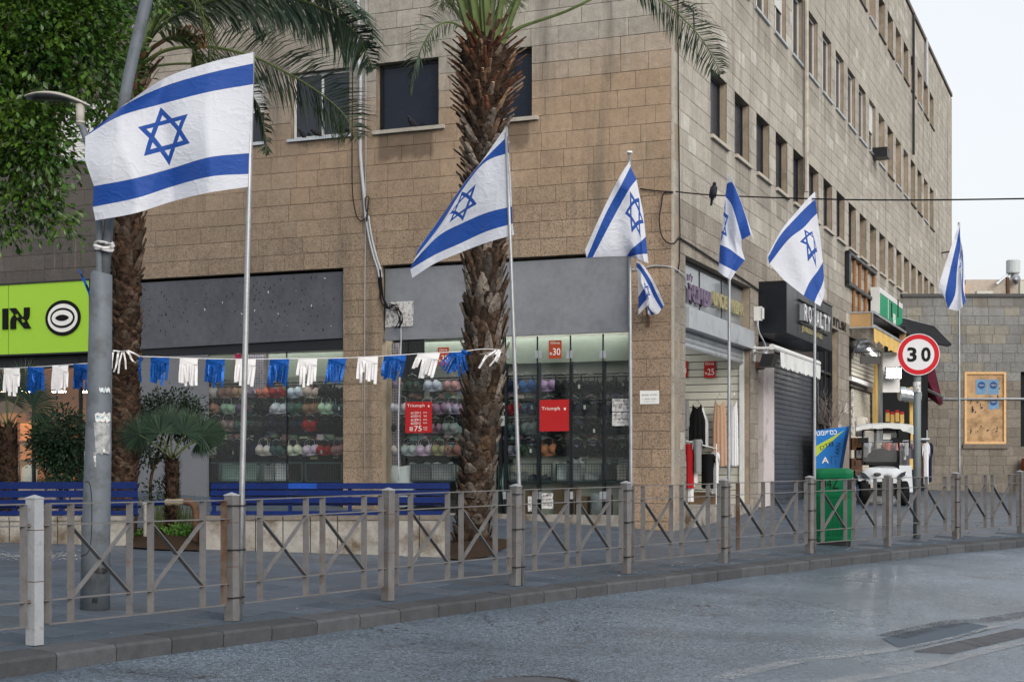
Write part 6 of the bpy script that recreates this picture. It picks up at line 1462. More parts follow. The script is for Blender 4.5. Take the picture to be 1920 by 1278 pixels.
# ================================================================== GREEN BIN
b=gp(1570,1023); k=b.y/F; gb=thing('litter_bin','green plastic litter bin with black scrawl, behind the railing','litter bin',b)
hw=35*k; dp=.24; H=146*k
def rrect(w,d,r,n=5):
    out=[]
    for cx_,cy_,a0_ in ((w-r,d-r,0),(-w+r,d-r,90),(-w+r,-d+r,180),(w-r,-d+r,270)):
        for i in range(n+1): a=rad(a0_+90*i/n); out.append((cx_+r*math.cos(a),cy_+r*math.sin(a)))
    return out
rz=rad(-12); cx_,sx_=math.cos(rz),math.sin(rz)
def loft(levels,mat,nm,root,smooth=False):
    mb=MB(); k_=None
    for (z,w,d,r) in levels:
        pts_=rrect(w,d,r); k_=len(pts_)
        for x,y in pts_: mb.v.append((b.x+x*cx_-y*sx_,b.y+x*sx_+y*cx_+dp,b.z+z))
    n_=len(levels)
    for i in range(n_-1):
        for j in range(k_): q=i*k_; mb.f.append((q+j,q+(j+1)%k_,q+k_+(j+1)%k_,q+k_+j)); mb.m.append(0)
    mb.f.append(tuple(range(k_))[::-1]); mb.m.append(0); mb.f.append(tuple((n_-1)*k_+j for j in range(k_))); mb.m.append(0)
    return mb.build(nm,mat,root,smooth)
loft([(0,hw*.88,dp*.8,.08),(.06*H,hw*.9,dp*.82,.08)],M['black_metal'],'base',gb)
loft([(.06*H,hw*.93,dp*.9,.08),(.10*H,hw*.95,dp*.92,.08),(.11*H,hw*.92,dp*.9,.08),(.62*H,hw*.97,dp*.94,.08),(.625*H,hw*1.0,dp*.97,.08),(.66*H,hw*1.0,dp*.97,.08),(.665*H,hw*.96,dp*.94,.08),(.70*H,hw*.96,dp*.94,.08)],M['green_bin'],'body',gb)
loft([(.70*H,hw*.97,dp*.95,.08),(.88*H,hw*.99,dp*.97,.08)],M['green_bin'],'hood',gb)
loft([(.88*H,hw*1.03,dp*1.03,.09),(.93*H,hw*1.04,dp*1.04,.09),(.965*H,hw*1.0,dp*1.0,.10),(.99*H,hw*.90,dp*.88,.12),(H,hw*.7,dp*.6,.12)],M['green_bin'],'lid',gb)
fx=V((cx_,sx_,0)); fy=V((sx_,-cx_,0)); fc=b+V((0,dp,0))
mb=MB(); mb.box(fc+fx*(hw*.84)+fy*(dp*.55)+UP*(.79*H),(hw*.34,dp*1.02,.12*H),(fx,fy,UP)); mb.build('slot',M['black_metal'],gb)
mb=MB()
for i in range(7): mb.box(fc+fy*(dp*.93)+fx*(hw*(-.7+.23*i))+UP*(.36*H),(.008,.012,.45*H),(fx,fy,UP))
mb.build('ribs',M['green_bin'],gb)
text(0,'D4Z',M['black_print'],gb,fc+fy*(dp*.985)+fx*(-hw*.25)+UP*(.80*H),fx,UP,h=.13*H,w=hw*1.0,ext=.002)
# ================================================================== BLUE CASH KIOSK
Yk=FR.P(fra(1560),0,0).y-2.2; k=Yk/F
g0=G(at(1555,900,Yk).x,Yk)
ak=thing('cash_machine_kiosk','blue cash machine kiosk with a lime stripe and Hebrew lettering','kiosk',V((at(1555,900,Yk).x,Yk,g0)))
prof=[(1528,806),(1593,797),(1584,880),(1582,960),(1530,960)]
def kslab(pr,y0,y1,mat,nm):
    mb=MB(); f_=[at(x,y,Yk) for x,y in pr]; f_=[V((p.x,y0,max(p.z,g0-.02))) for p in f_]; bk=[V((p.x*y1/y0,y1,p.z)) for p in f_]; n_=len(f_)
    mb.add(f_+bk,[tuple(range(n_))[::-1],tuple(range(n_,2*n_))]+[(i,(i+1)%n_,(i+1)%n_+n_,i+n_) for i in range(n_)]); return mb.build(nm,M[mat],ak)
kslab([(1526,807),(1587,799),(1574,875),(1574,960),(1526,960)],Yk,Yk+.9,'blue_atm','side_panel')
kslab([(1587.3,799),(1595,797.5),(1581,878),(1580,960),(1574.3,960),(1574.3,875)],Yk+.08,Yk+.92,'atm_dark','front_edge')
kslab([(1526,838),(1583,806),(1561,826),(1545,841),(1526,860)],Yk-.006,Yk-.001,'lime','lime_stripe')
text(0,'טמופסכ',M['white_print'],ak,at(1550,811,Yk-.003),V((1,0,.07)),V((-.07,0,1)),h=8.5*k,w=38*k,ext=.002,bold=.01)
text(0,'A',M['white_print'],ak,at(1547.5,862,Yk-.003),V((1,0,0)),UP,h=11.5*k,w=13*k,ext=.002,bold=.02)
text(0,'DTEJ',M['black_print'],ak,at(1550,836,Yk-.010),V((1,0,.45)),V((-.3,0,1)),h=9*k,w=26*k,ext=.001)
text(0,'AKN',M['black_print'],ak,at(1571,841,Yk-.003),V((.15,0,1)),V((-1,0,.15)),h=8*k,w=22*k,ext=.001)
mb=MB()
for q in ((1558,1575,855,856),(1558,1559,855,870),(1566,1567,860,870)): a_,b__=at(q[0],q[3],Yk-.002),at(q[1],q[2],Yk-.002); mb.box(((a_.x+b__.x)/2,Yk-.003,(a_.z+b__.z)/2),(b__.x-a_.x,.004,max(.008,b__.z-a_.z)))
mb.build('seam_lines',M['atm_dark'],ak)
# bare twigs behind the kiosk
tw=MB(); r8=random.Random(8)
Yt=Yk+1.3
def twig(p,d,L,r,dep):
    q=p+d*L; tw.tube([p,p.lerp(q,.5)+V((r8.uniform(-.03,.03),r8.uniform(-.03,.03),0)),q],[r,r*.8,r*.6],4,cap=False)
    if dep>0:
        for _ in range(3): twig(q if r8.random()<.5 else p.lerp(q,.6),(d+V((r8.uniform(-.7,.7),r8.uniform(-.7,.7),r8.uniform(-.2,.5)))).normalized(),L*r8.uniform(.55,.85),r*.6,dep-1)
base_=at(1565,830,Yt)
for _ in range(7): twig(base_+V((r8.uniform(-.15,.15),r8.uniform(-.1,.1),0)),V((r8.uniform(-.35,.3),r8.uniform(-.2,.2),1)).normalized(),.5,.012,3)
o=tw.build('bare_twigs',sm('dry_twigs',(.22,.19,.17),.9,var=.2),None); tag(o,'bundle of bare dry twigs standing behind the blue kiosk','dry plant')
mb=MB(); zg=G(base_.x,Yt); mb.lathe(V((base_.x,Yt,zg)),[(.16,0),(.2,base_.z-zg),(.18,base_.z-zg)],12); solo(mb,'plant_pot',M['rust'],'pot holding the dry twigs behind the blue kiosk','pot')
# ================================================================== GOLF CART
cp=gp(1658,946); Yg=cp.y; k=Yg/F; gc=thing('golf_cart','white golf cart with a canvas roof parked facing the street','golf cart',cp)
def cpart(nm,mat,fn,smooth=False,parent=None):
    mb=MB(); fn(mb); return mb.build(nm,M[mat],parent or gc,smooth)
def cat_(px,py,dy=0): 
    return at(px,py,Yg+dy)
for (px,dy,lb) in ((1617,0,''),(1692,0,''),(1620,1.7,''),(1690,1.7,'')):
    c=cat_(px,920,dy); c.z=G(c.x,c.y)+.27; w=thing if False else None
    mb=MB(); ax=(V((0,1,0)),UP,V((1,0,0))); mb.lathe(c-V((.10,0,0)),[(.17,0),(.25,.02),(.27,.06),(.27,.15),(.25,.19),(.17,.21)],20,0,ax); t_=mb.build('wheel',M['tyre'],gc,smooth=False)
    mb=MB(); mb.lathe(c-V((.105,0,0)),[(.02,-.01),(.12,0),(.15,.01)],14,0,ax); mb.build('rim',M['alu'],t_)
def hood(mb):
    prof_=[(1614,912),(1611,900),(1616,884),(1630,876),(1640,876.5),(1663,877),(1684,878),(1694,886),(1698,900),(1697,912)]
    prof2=[(1622,905),(1622,890),(1628,880),(1640,876),(1652,875),(1664,875),(1676,876),(1686,882),(1690,892),(1688,905)]
    A_=[cat_(x,y,0) for x,y in prof_]; B_=[cat_(x,y-2,.75) for x,y in prof2]; n_=len(A_)
    F_=[V((p.x*.0+p.x,p.y-.10,p.z-.06)) for p in A_]
    cen=cat_(1656,897,-.16)
    mb.add(A_+B_,[(i,i+1,i+1+n_,i+n_) for i in range(n_-1)])
    q=[cen.lerp(p,.93)+V((0,-.03,-.02)) for p in A_]; mb.add(A_+q,[(i+1,i,i+n_,i+1+n_) for i in range(n_-1)])
    q2=[cen.lerp(p,.55)+V((0,-.05,0)) for p in A_]; mb.add(q+q2,[(i+1,i,i+n_,i+1+n_) for i in range(n_-1)])
    mb.add(q2,[tuple(range(n_))[::-1]])
cpart('bonnet','cart_white',hood,True)
cpart('front_bumper','black_vinyl',lambda mb: mb.box(cat_(1655,922,-.05),(74*k,.16,15*k)))
for px0,px1,sg_ in ((1606,1627,-1),(1683,1702,1)):
    def fender(mb,px0=px0,px1=px1):
        c=cat_((px0+px1)/2,915,.0); R0=.34
        mb.grid(10,2,lambda u,v: V((c.x+(v-.5)*(px1-px0)*k*.9, c.y+.12-math.cos(math.pi*(.22+.7*u))*R0, c.z-.06+math.sin(math.pi*(.22+.7*u))*R0)))
    cpart('fender','cart_white',fender,True)
for x_,pl in ((0,[(1613,884),(1622,888),(1632,898),(1622,896),(1614,892)]),(1,[(1699,884),(1690,887),(1681,896),(1690,896),(1697,892)])):
    cpart('headlight','glass_dark',lambda mb: mb.add([cat_(a,c-1,-.17) for a,c in pl]+[cat_(a,c-1,-.05) for a,c in pl],[tuple(range(5)),tuple(range(9,4,-1))]+[(i,i+5,(i+1)%5+5,(i+1)%5) for i in range(5)]))
cpart('badge','black_metal',lambda mb: mb.ell(cat_(1645,889,-.20),(.085,.02,.04),12,6))
cpart('dashboard','black_vinyl',lambda mb: mb.box(cat_(1656,864,.85),(74*k,.25,16*k)))
def seat(mb): mb.box(cat_(1665,868,1.25),(56*k,.14,50*k)); 
cpart('seat_back','black_vinyl',seat)
cpart('seat_cover','black_vinyl',lambda mb: mb.grid(10,8,lambda u,v: cat_(1630+44*u-4*v*math.cos(math.pi*u),878-38*v*(1-.35*(2*u-1)**2),1.05-.10*math.sin(math.pi*u))),True)
for px0,py0,px1,py1,dy in ((1617,872,1618,800,.75),(1690,872,1681,800,.75),(1640,840,1641,800,1.9),(1705,860,1706,805,1.9)):
    cpart('roof_post','black_metal',lambda mb: mb.tube([cat_(px0,py0,dy),cat_(px1,py1,dy)],.022,8))
def roof(mb):
    def f(u,v):
        x=1608+106*u-(3 if v<.3 else 0); edge=abs(2*u-1)**6
        y=798-2.5*math.sin(math.pi*min(1,max(0,u)))+3*edge
        return cat_(x,y-3*math.sin(math.pi*v),.35+1.9*v)
    mb.grid(18,8,f)
    n=18
    for i in range(n):
        u0,u1=i/n,(i+1)/n; h=lambda u: (7+ (5 if u>.78 else 0)+.8*math.sin(u*20))
        a_,b__=f(u0,0),f(u1,0); mb.add([a_,b__,b__-UP*h(u1)*k,a_-UP*h(u0)*k],[(0,1,2,3)])
    for (u_) in (0,1):
        for j in range(8):
            a_,b__=f(u_,j/8),f(u_,(j+1)/8); hh=(7 if u_==0 else 16)*k; mb.add([a_,b__,b__-UP*hh,a_-UP*hh],[(0,1,2,3)])
cpart('canvas_roof','canvas_white',roof,True)
cpart('windscreen','film',lambda mb: mb.box(cat_(1650,838,.72),(64*k,.008,56*k)))
for px in (1619,1683): cpart('wing_mirror','black_vinyl',lambda mb: mb.box(cat_(px,825,.6),(18*k,.06,10*k)))
cpart('side_curtain','cart_white',lambda mb: mb.grid(6,6,lambda u,v: cat_(1686+23*u+3*(1-v),922-50*v,.45+.35*u+.03*math.sin(9*u+4*v))),True)
cpart('curtain_window','film',lambda mb: mb.grid(6,6,lambda u,v: cat_(1687+21*u,872-32*v,.46+.35*u+.02*math.sin(8*u))))
cpart('grille','black_vinyl',lambda mb: mb.box(cat_(1655,905,-.17),(30*k,.05,5*k)))
cpart('steering_wheel','black_vinyl',lambda mb: mb.tube([cat_(1638+7*math.cos(t_),858+6*math.sin(t_),.95+.1*math.sin(t_)) for t_ in np.linspace(0,6.2832,15)],.014,6))
cpart('screen_frame','black_vinyl',lambda mb: mb.tube([cat_(1617,868,.70),cat_(1618,806,.70),cat_(1683,806,.70),cat_(1688,868,.70)],.016,6))
cpart('suspension_arm','black_metal',lambda mb: (mb.tube([cat_(1622,898,-.2),cat_(1632,925,-.15)],.02,6),mb.tube([cat_(1690,898,-.2),cat_(1680,925,-.15)],.02,6)))
cpart('licence_note','white_print',lambda mb: mb.box(cat_(1663,818,.68),(15*k,.006,11*k)))
# ---- clothes rails behind the cart
Yc2=Yg+3.6; k2=Yc2/F
rc=thing('clothes_rail','long clothes rail with pastel garments behind the golf cart','clothes rail',V((at(1680,900,Yc2).x,Yc2,G(at(1680,900,Yc2).x,Yc2))))
mb=MB(); mb.tube([at(1612,829,Yc2),at(1740,825,Yc2-.5)],.02,6); mb.tube([at(1722,823,Yc2-.5),at(1743,823,Yc2-.5)],.025,6); mb.tube([at(1738,822,Yc2-.5),at(1738,806,Yc2-.5)],.012,5); mb.build('rail',M['alu'],rc)
for px in (1614,1680,1738): mb=MB(); q=at(px,828,Yc2-.3); mb.tube([q,V((q.x,q.y,G(q.x,q.y)))],.02,6); mb.build('leg',M['alu'],rc)
cols=['pink','lilac','white','mauve','pink','cream','white','orange','salmon','white','mint','pink','lilac','white','silver','white','lilac','pink','beige','tan','white','navy']
FC=Frame(V((0,Yc2-.25,0)),V((1,0,0)),V((0,-1,0)))
for i,cn in enumerate(cols):
    px=1616+i*6.0; long_= i>16
    lb=f"{cn} garment, {ORD[i] if i<20 else ['twenty-first','twenty-second'][i-20]} from the left on the rail behind the golf cart"
    hh=[22,30,26,32,24][i%5] if not long_ else [40,60,66,78,74][i-17]
    garment(FC,px-7,px+7,829,829+hh,.05+.12*(i%3),cn,'tee',lb,'garment','garments on the rail behind the golf cart',.05,i)
garment(FC,1600,1626,781,818,.9,'cream','tee','cream T-shirt on a hanger above the left end of the rail','shirt')
for i,(px,py,cn,lb) in enumerate(((1606,832,'orange','stack of orange printed packets left of the golf cart'),(1614,850,'cream','stack of cream printed packets left of the golf cart'),(1605,870,'tan','stack of tan packets low left of the golf cart'),(1612,893,'beige','bundle of beige packets by the cart wheel'))):
    mb=MB(); q=at(px,py,Yc2-1.2); mb.box(q,(20*k2,.2,22*k2)); mb.box(q+V((.02,-.11,.03)),(10*k2,.03,9*k2)); solo(mb,'packet_stack',M['tint_cloth'],lb,'goods','printed packets stacked beside the golf cart',color=CL[cn])
for i in range(4):
    q=at(1664+i*9,782+(i%2)*3,YT+2.2); t_=thing('wrapped_goods',['yellow and red packet hanging in the dark bay, leftmost','yellow and red packet hanging in the dark bay, second','yellow and red packet hanging in the dark bay, third','yellow and red packet hanging in the dark bay, rightmost'][i],'goods',q,0,'yellow and red packets in the dark bay')
    mb=MB(); mb.box(q,(.11,.06,.26)); mb.build('packet',M['canvas_yellow'],t_); mb=MB(); mb.box(q+V((0,-.01,.17)),(.10,.05,.08)); mb.build('red_top',M['red'],t_)
# ================================================================== LAMP POST
b=gp(178,1141); Yl=b.y; k=Yl/F
def lp(px,py,dy=0): return at(px,py,Yl+dy)
lpo=thing('lamp_post','thick grey lamp post with torn bills, leaning pipe and a street lamp head','lamp post',b)
mb=MB(); mb.tube([V((b.x,b.y,b.z-.02)),lp(180,1000),lp(184,850),lp(187,700),lp(190,515),lp(191,511)],[27.5*k,26*k,24.5*k,22.5*k,20*k,17*k],20); mb.build('shaft',M['post'],lpo,smooth=True)
mb=MB(); mb.tube([lp(196,520,.03),lp(200,470,.03),lp(204,420,.03),lp(216,310,.03),lp(229,215,.03),lp(240,150,.03),lp(258,70,.03),lp(275,0,.03),lp(310,-160,.03)],[9.5*k,9.5*k,9.3*k,10.5*k,10.5*k,11*k,11*k,11.5*k,12*k],14); mb.build('leaning_pipe',M['post'],lpo,smooth=True)
mb=MB(); mb.tube(smooth_pts([lp(186,520),lp(186,470),lp(185,410),lp(180,350),lp(170,290),lp(158,250),lp(151,232)]),6.5*k,12); mb.build('arm_pipe',M['post'],lpo,smooth=True)
mb=MB()
for py,w in ((455,.02),(463,.03),(468,.02)):
    mb.tube([lp(195+17*math.cos(t_),py+2.5*math.sin(t_*2+py),-.0+.07*math.sin(t_)) for t_ in np.linspace(0,2*math.pi,13)],w*.6,6)
mb.build('cloth_wrap',M['paper'],lpo)
lh=thing('street_lamp_head','pale flat street lamp head pointing left over the foliage','street lamp',lp(150,205))
def head(mb):
    def f(u,v):
        x=50+120*u; hw=(.02+.115*math.sin(math.pi*min(1,(.08+u*.92))**.75)) ; top=180-6*math.sin(math.pi*u)+16*u*u
        a_=v*2*math.pi; yy=hw*math.cos(a_); zz=math.sin(a_)
        th=(1.5+5.5*math.sin(math.pi*min(1,.12+.8*u)))*(1 if zz>0 else .55)
        p=lp(x,top+4-zz*th); return V((p.x,p.y+yy,p.z))
    mb.grid(20,14,f)
mb=MB(); head(mb); mb.build('housing',M['lamp_paint'],lh,smooth=True)
mb=MB(); mb.grid(10,4,lambda u,v: V((lp(62+70*u,0).x,Yl-.07+.14*v,lp(0,187+6*u).z-.01))); mb.build('glass_lens',M['green_lens'] if 'green_lens' in M else M['glass_dark'],lh)
mb=MB(); mb.tube([lp(150,236),lp(150.5,196)],[7.5*k,8.5*k],14); mb.lathe(lp(151,232),[(8.6*k,0),(8.6*k,.02)],14); mb.build('spigot',M['lamp_paint'],lh,smooth=True)
def wrap(px0,px1,py0,py1,cx,rad_,label,mat='paper',jag=True):
    def f(u,v):
        px=px0+(px1-px0)*u; dx=max(-.985,min(.985,(px-cx)/rad_)); off=-math.sqrt(1-dx*dx)*(rad_+.9)*k
        j=(1.6*math.sin(u*23+py0)+1.2*math.sin(u*51)) if jag else 0
        return lp(px,py0+(py1-py0)*v+(j if v in(0,1) else 0),off)
    mb=MB(); mb.grid(14,5,f); o=solo(mb,'torn_bill',M[mat],label,'bill','bills pasted on the lamp post'); return o
M['bill_print']=sm('printed_bill',(.28,.40,.48),.8,var=.5,sc=25,dirt=(.65,.65,.63),dsc=20,dlo=.45,dhi=.5)
M['bill_grey']=sm('glue_residue',(.36,.37,.38),.85,var=.3,sc=12,dirt=(.2,.21,.22),dsc=14,dlo=.45,dhi=.6)
wrap(186,206.5,727,735,185,23,'small blue printed scrap on the lamp post','bill_print')
wrap(163,168,712,800,185,23,'tall narrow white paper strip on the left edge of the lamp post')
wrap(167,207,774,780,184.5,23.5,'thin white paper band around the lamp post')
wrap(172,207,780,790,184.5,23.5,'torn printed band just below the white paper band','bill_print')
wrap(161,207,791,850,184,24,'large patch of grey glue residue on the lamp post','bill_grey')
wrap(158,180,847,874,183,24.6,'torn white bill low on the left side of the lamp post')
wrap(193,197,841,847,183,24.6,'tiny white scrap on the lamp post right of the torn bill')
wrap(174,202,1064,1073,180,26.5,'black tape band low on the lamp post','black_metal'); wrap(163,183,1121,1130,179,27,'black scrap near the foot of the lamp post','black_metal')
mb=MB(); mb.tube(smooth_pts([lp(160,903,-.35),lp(168,906,-.36),lp(172,940,-.36),lp(171,1010,-.37),lp(165,1035,-.37),lp(152,1042,-.33)]),.004,5); solo(mb,'thin_wire',M['cable_black'],'thin loose black wire curling down the lamp post','wire')
mb=MB(); mb.grid(4,8,lambda u,v: at(168+3*u+5*v-2*v,529+34*v-3*u, Yl+3)); 
# ================================================================== PLANTERS AND BENCHES
def wallrun(pxa,pya,pxb,pyb,ptop,label,n,thick,coping):
    A=gp(pxa,pya); B=gp(pxb,pyb); t=(B-A); L=math.hypot(t.x,t.y); th=V((t.x,t.y,0)).normalized(); n_=V((-th.y,th.x,0))
    if n_.y<0: n_=-n_
    ztop=ZC-(ptop-HY)/F*((A.y+B.y)/2); zb=min(A.z,B.z)-.05
    root=thing('planter_wall',label,'planter',(A+B)/2)
    mb=MB(); c=(A+B)/2+n_*(thick/2+.03); mb.box(V((c.x,c.y,(ztop-.02+zb)/2)),(L-.02,thick,ztop-.02-zb),(th,n_,UP)); mb.build('core',M['joint'],root)
    for i in range(n):
        a=A.lerp(B,i/n); c_=A.lerp(B,(i+1)/n); m_=(a+c_)/2; w=L/n-.012; j=rr(-.006,.006)
        mb=MB(); mb.box(V((m_.x,m_.y,(ztop-.03+zb)/2))+n_*(.012+j),(w,.03,ztop-.03-zb),((th+n_*rr(-.008,.008)).normalized(),n_,UP)); mb.build('facing_slab',M['planter'],root)
        if i in (0,) or True:
            mb=MB(); mb.box(V((m_.x,m_.y,ztop-.015+rr(-.003,.003)))+n_*(thick/2),(w,thick+.05,.05),(th,n_,UP)); mb.build('coping_slab',M['planter'] if coping else M['joint'],root)
    return A,B,th,n_,ztop
A2,B2,th2,nn2_,zt2=wallrun(376,1029,837,1044,968,'long planter wall faced with stained cream slabs under the right blue bench',9,.5,False)
A1,B1,th1,nn1_,zt1=wallrun(-120,1013,243,1022,969,'planter wall with yellowish slabs under the left blue bench',8,.5,True)
for s_ in (0,1):
    pass
def bench(pxa,pxb,ys,zt,A,B,n_,label,newpatch=None,yoff=.30):
    th=(B-A); th.z=0; th.normalize()
    def onb(px):     # point on the line through A+n*off at px
        P0=A+n_*yoff; kx=(px-CX)/F; s=(kx*P0.y-P0.x)/(th.x-kx*th.y); return P0+th*s
    a=onb(pxa); c=onb(pxb); root=thing('bench',label,'bench',V(((a.x+c.x)/2,(a.y+c.y)/2,zt)))
    L=(c-a).length; Ym=(a.y+c.y)/2
    for (y0,y1) in ys:
        za_,zb_=ZC-(y0-HY)/F*Ym,ZC-(y1-HY)/F*Ym
        mb=MB(); m_=(a+c)/2; mb.box(V((m_.x,m_.y,(za_+zb_)/2))+n_*(.02*((y0-ys[0][0])/60.0)*-1),(L,.028,za_-zb_),(th,n_,UP)); mb.build('back_slat',M['blue_bench'],root)
    zs_=ZC-(ys[-1][1]+3-HY)/F*Ym
    for i in range(3):
        mb=MB(); m_=(a+c)/2+n_*(.10+.13*i); mb.box(V((m_.x,m_.y,zs_)),(L,.11,.028),(th,n_,UP)); mb.build('seat_slat',M['blue_bench'],root)
    mb=MB(); m_=(a+c)/2; mb.box(V((m_.x,m_.y,ZC-(961-HY)/F*Ym))-n_*.01,(L,.03,.05),(th,n_,UP)); mb.build('front_rail',M['blue_bench'],root)
    for u in (.012,.33,.58,.988):
        p=a.lerp(c,u); zt_=ZC-(ys[0][0]-HY)/F*Ym
        mb=MB(); mb.box(V((p.x,p.y,(zt_-.01+zt)/2))+n_*.035,(.045,.035,zt_-.01-zt),(th,n_,UP)); mb.build('leg',M['blue_bench'],root)
    if newpatch:
        a_,c_=onb(newpatch[0]),onb(newpatch[1]); m_=(a_+c_)/2; za_,zb_=ZC-(ys[0][0]-HY)/F*Ym,ZC-(ys[0][1]-HY)/F*Ym
        mb=MB(); mb.box(V((m_.x,m_.y,(za_+zb_)/2))-n_*.018,((c_-a_).length,.006,za_-zb_-.004),(th,n_,UP)); mb.build('repainted_patch',M['blue_new'],root)
bench(395,843,[(905,916),(918.5,928),(931,942)],zt2,A2,B2,nn2_,'long dark blue slatted bench in front of the underwear shop',(541,594))
bench(-90,258,[(903,916),(919,932),(936,948)],zt1,A1,B1,nn1_,'dark blue slatted bench at the left behind the lamp post')
# soil beds
def bed(poly,z,label,name='soil_bed'):
    P=[gp(x,y,z) for x,y in poly]; c=sum(P,V())/len(P); mb=MB(); n=len(P)
    mb.v=[tuple(p) for p in P]+[tuple(c.lerp(p,.6)+UP*.05) for p in P]+[tuple(c+UP*.07)]
    for i in range(n): mb.f+=[(i,(i+1)%n,n+(i+1)%n,n+i),(n+i,n+(i+1)%n,2*n)]; mb.m+=[0,0]
    o=solo(mb,name,M['soil'],label,'soil',smooth=True); o['kind']='stuff'; return o
bed([(236,1024),(300,1029),(376,1031),(378,1000),(320,985),(240,990)],.02,'bare brown soil of the bed between the two planters')
bed([(836,1046),(870,1049),(915,1042),(955,1022),(950,1010),(900,1005),(845,1012)],.015,'brown earth ring around the foot of the big palm')
# litter scattered at the kerb
mb=MB(); r9=random.Random(9)
for i in range(260):
    u=r9.random(); s_=30+u*0; sK=r9.uniform(38,66); c,(t,n)=ks(sK),kn(sK); 
    if c.y<9: continue
    p=c+n*(.30+abs(r9.gauss(0,.25))); z=G(p.x,p.y)+.012; w=r9.uniform(.006,.02); a=r9.uniform(0,6.28); X=V((math.cos(a),math.sin(a),0)); Y=V((-X.y,X.x,0))
    mb.add([V((p.x,p.y,z))+X*w,V((p.x,p.y,z+.004))+Y*w*.5,V((p.x,p.y,z))-X*w,V((p.x,p.y,z+.002))-Y*w*.5],[(0,1,2,3)],0 if i%7 else 1)
o=solo(mb,'kerb_litter',[M['bark'],M['white_print']],'dry twigs and bits of litter along the railing foot','litter'); o['kind']='stuff'
mb=MB()
for i in range(420):
    px=r9.gauss(70,55); py=r9.gauss(1040,4.5)
    if px<-50 or px>180: continue
    p=gp(px,py,.006); w=r9.uniform(.008,.02); mb.add([p+V((w,0,0)),p+V((0,w,.002)),p-V((w,0,0)),p-V((0,w,-.002))],[(0,1,2,3)])
o=solo(mb,'scattered_crumbs',M['white_print'],'white crumbs scattered on the paving at the far left','crumbs'); o['kind']='stuff'
# irrigation pipe between the planters
Yp=gp(330,1018).y
ip=thing('water_pipe','old brown water pipe with a blue valve bent over the soil bed','pipe',at(330,1010,Yp))
def pp(x,y,d=0): return at(x,y,Yp+d)
mb=MB(); mb.tube(smooth_pts([pp(345,940),pp(356,941),pp(364,948),pp(368,965),pp(368,1000),pp(366,1025)]),.045,10); mb.build('elbow_pipe',M['rust'],ip,smooth=True)
mb=MB(); mb.tube([pp(310,941),pp(347,940)],.038,10)
for x in (313,317,330,334): mb.tube([pp(x,941),pp(x+2,941)],.048,10)
mb.build('brass_joint',sm('brass_fitting',(.35,.30,.22),.5,.5,var=.2),ip)
mb=MB(); mb.tube([pp(287,942),pp(311,941)],.036,10); mb.build('valve',M['blue_bench'],ip)
mb=MB(); mb.tube([pp(272,945),pp(272,1010)],.022,8); mb.tube([pp(268,944),pp(288,942)],.02,8); mb.build('riser_pipe',M['planter'],ip)
# ================================================================== FOLIAGE
def leaf(mb,p,d,nrm,L,W,mi=0):
    d=d.normalized(); s_=d.cross(nrm)
    if s_.length<1e-4: return
    s_.normalize(); m_=p+d*(L*.5)
    b=len(mb.v); up=s_.cross(d)*(L*.06)
    mb.v+= [tuple(p),tuple(m_+s_*W*.5+up),tuple(p+d*L),tuple(m_-s_*W*.5+up)]; mb.f.append((b,b+1,b+2,b+3)); mb.m.append(mi)
def cloud(mb,blobs,ntw,nl,L,W,rnd,shell=.55,spread=.16,droop=.0):
    tot=sum(b_[1][0]*b_[1][2]+b_[1][0]*b_[1][1] for b_ in blobs)
    for (c,r) in blobs:
        n=int(ntw*(r[0]*r[2]+r[0]*r[1])/tot)
        for _ in range(n):
            d=V((rnd.gauss(0,1),rnd.gauss(0,1),rnd.gauss(0,1))).normalized(); q=rnd.uniform(shell,1.0)**.6
            q*=1+.10*mnoise.noise(V(c)*.7+d*2.2)*2
            tc=V(c)+V((d.x*r[0],d.y*r[1],d.z*r[2]))*q
            od=(d+V((rnd.gauss(0,.4),rnd.gauss(0,.4),rnd.gauss(0,.4)-droop))).normalized()
            for j in range(nl):
                o=V((rnd.gauss(0,1),rnd.gauss(0,1),rnd.gauss(0,1)))*spread*.5
                p=tc+o; dd=(o.normalized()*.9+od*.8+V((0,0,-.25-droop))).normalized()
                nr=(V((0,0,1))*.8+od*.7+V((rnd.gauss(0,.35),rnd.gauss(0,.35),rnd.gauss(0,.35)))).normalized()
                s_=rnd.uniform(.7,1.2); leaf(mb,p,dd,nr,L*s_,W*s_)
rf=random.Random(11)
Yf=15.6
def fb(px,py,r,dy=0,ry=None,rz=None): 
    p=at(px,py,Yf+dy); k_=Yf/F; return (p,(r*k_,(ry or r)*k_*.9,(rz or r)*k_))
ft=thing('ficus_tree','dense dark green ficus tree filling the upper left corner','tree',(at(-330,1000,Yf).x,Yf,G(at(-330,1000,Yf).x,Yf)))
bl=[fb(60,40,130,0),fb(150,30,90,.1),fb(40,150,110,-.1),fb(150,120,85,.1),fb(225,150,38,.9),fb(238,110,30,.95),fb(40,240,85,-.1),fb(90,270,58,-.2),fb(35,330,60,0),fb(70,365,40,0),fb(10,395,45,.1),fb(100,395,30,.1),fb(190,200,48,.5),fb(180,-40,95,.5),fb(-90,60,180,.3),fb(-110,250,130,.4),fb(-60,-140,200,.4),fb(140,-150,150,.5),fb(-300,-20,200,.6),fb(285,-10,40,2.4)]
mb=MB(); cloud(mb,bl,2300,17,.088,.047,rf,.35,.21,.1)
for (x,y,n_) in ((120,425,26),(140,440,20),(60,430,26),(20,425,22),(150,452,8),(95,415,30),(5,440,18),(130,405,26)):
    c=at(x,y,Yf); 
    for _ in range(n_):
        o=V((rf.gauss(0,.07),rf.gauss(0,.08),rf.gauss(0,.06))); leaf(mb,c+o,(o+V((.02,0,-.06))).normalized(),V((rf.gauss(0,.5),-1,.6)).normalized(),.07,.032)
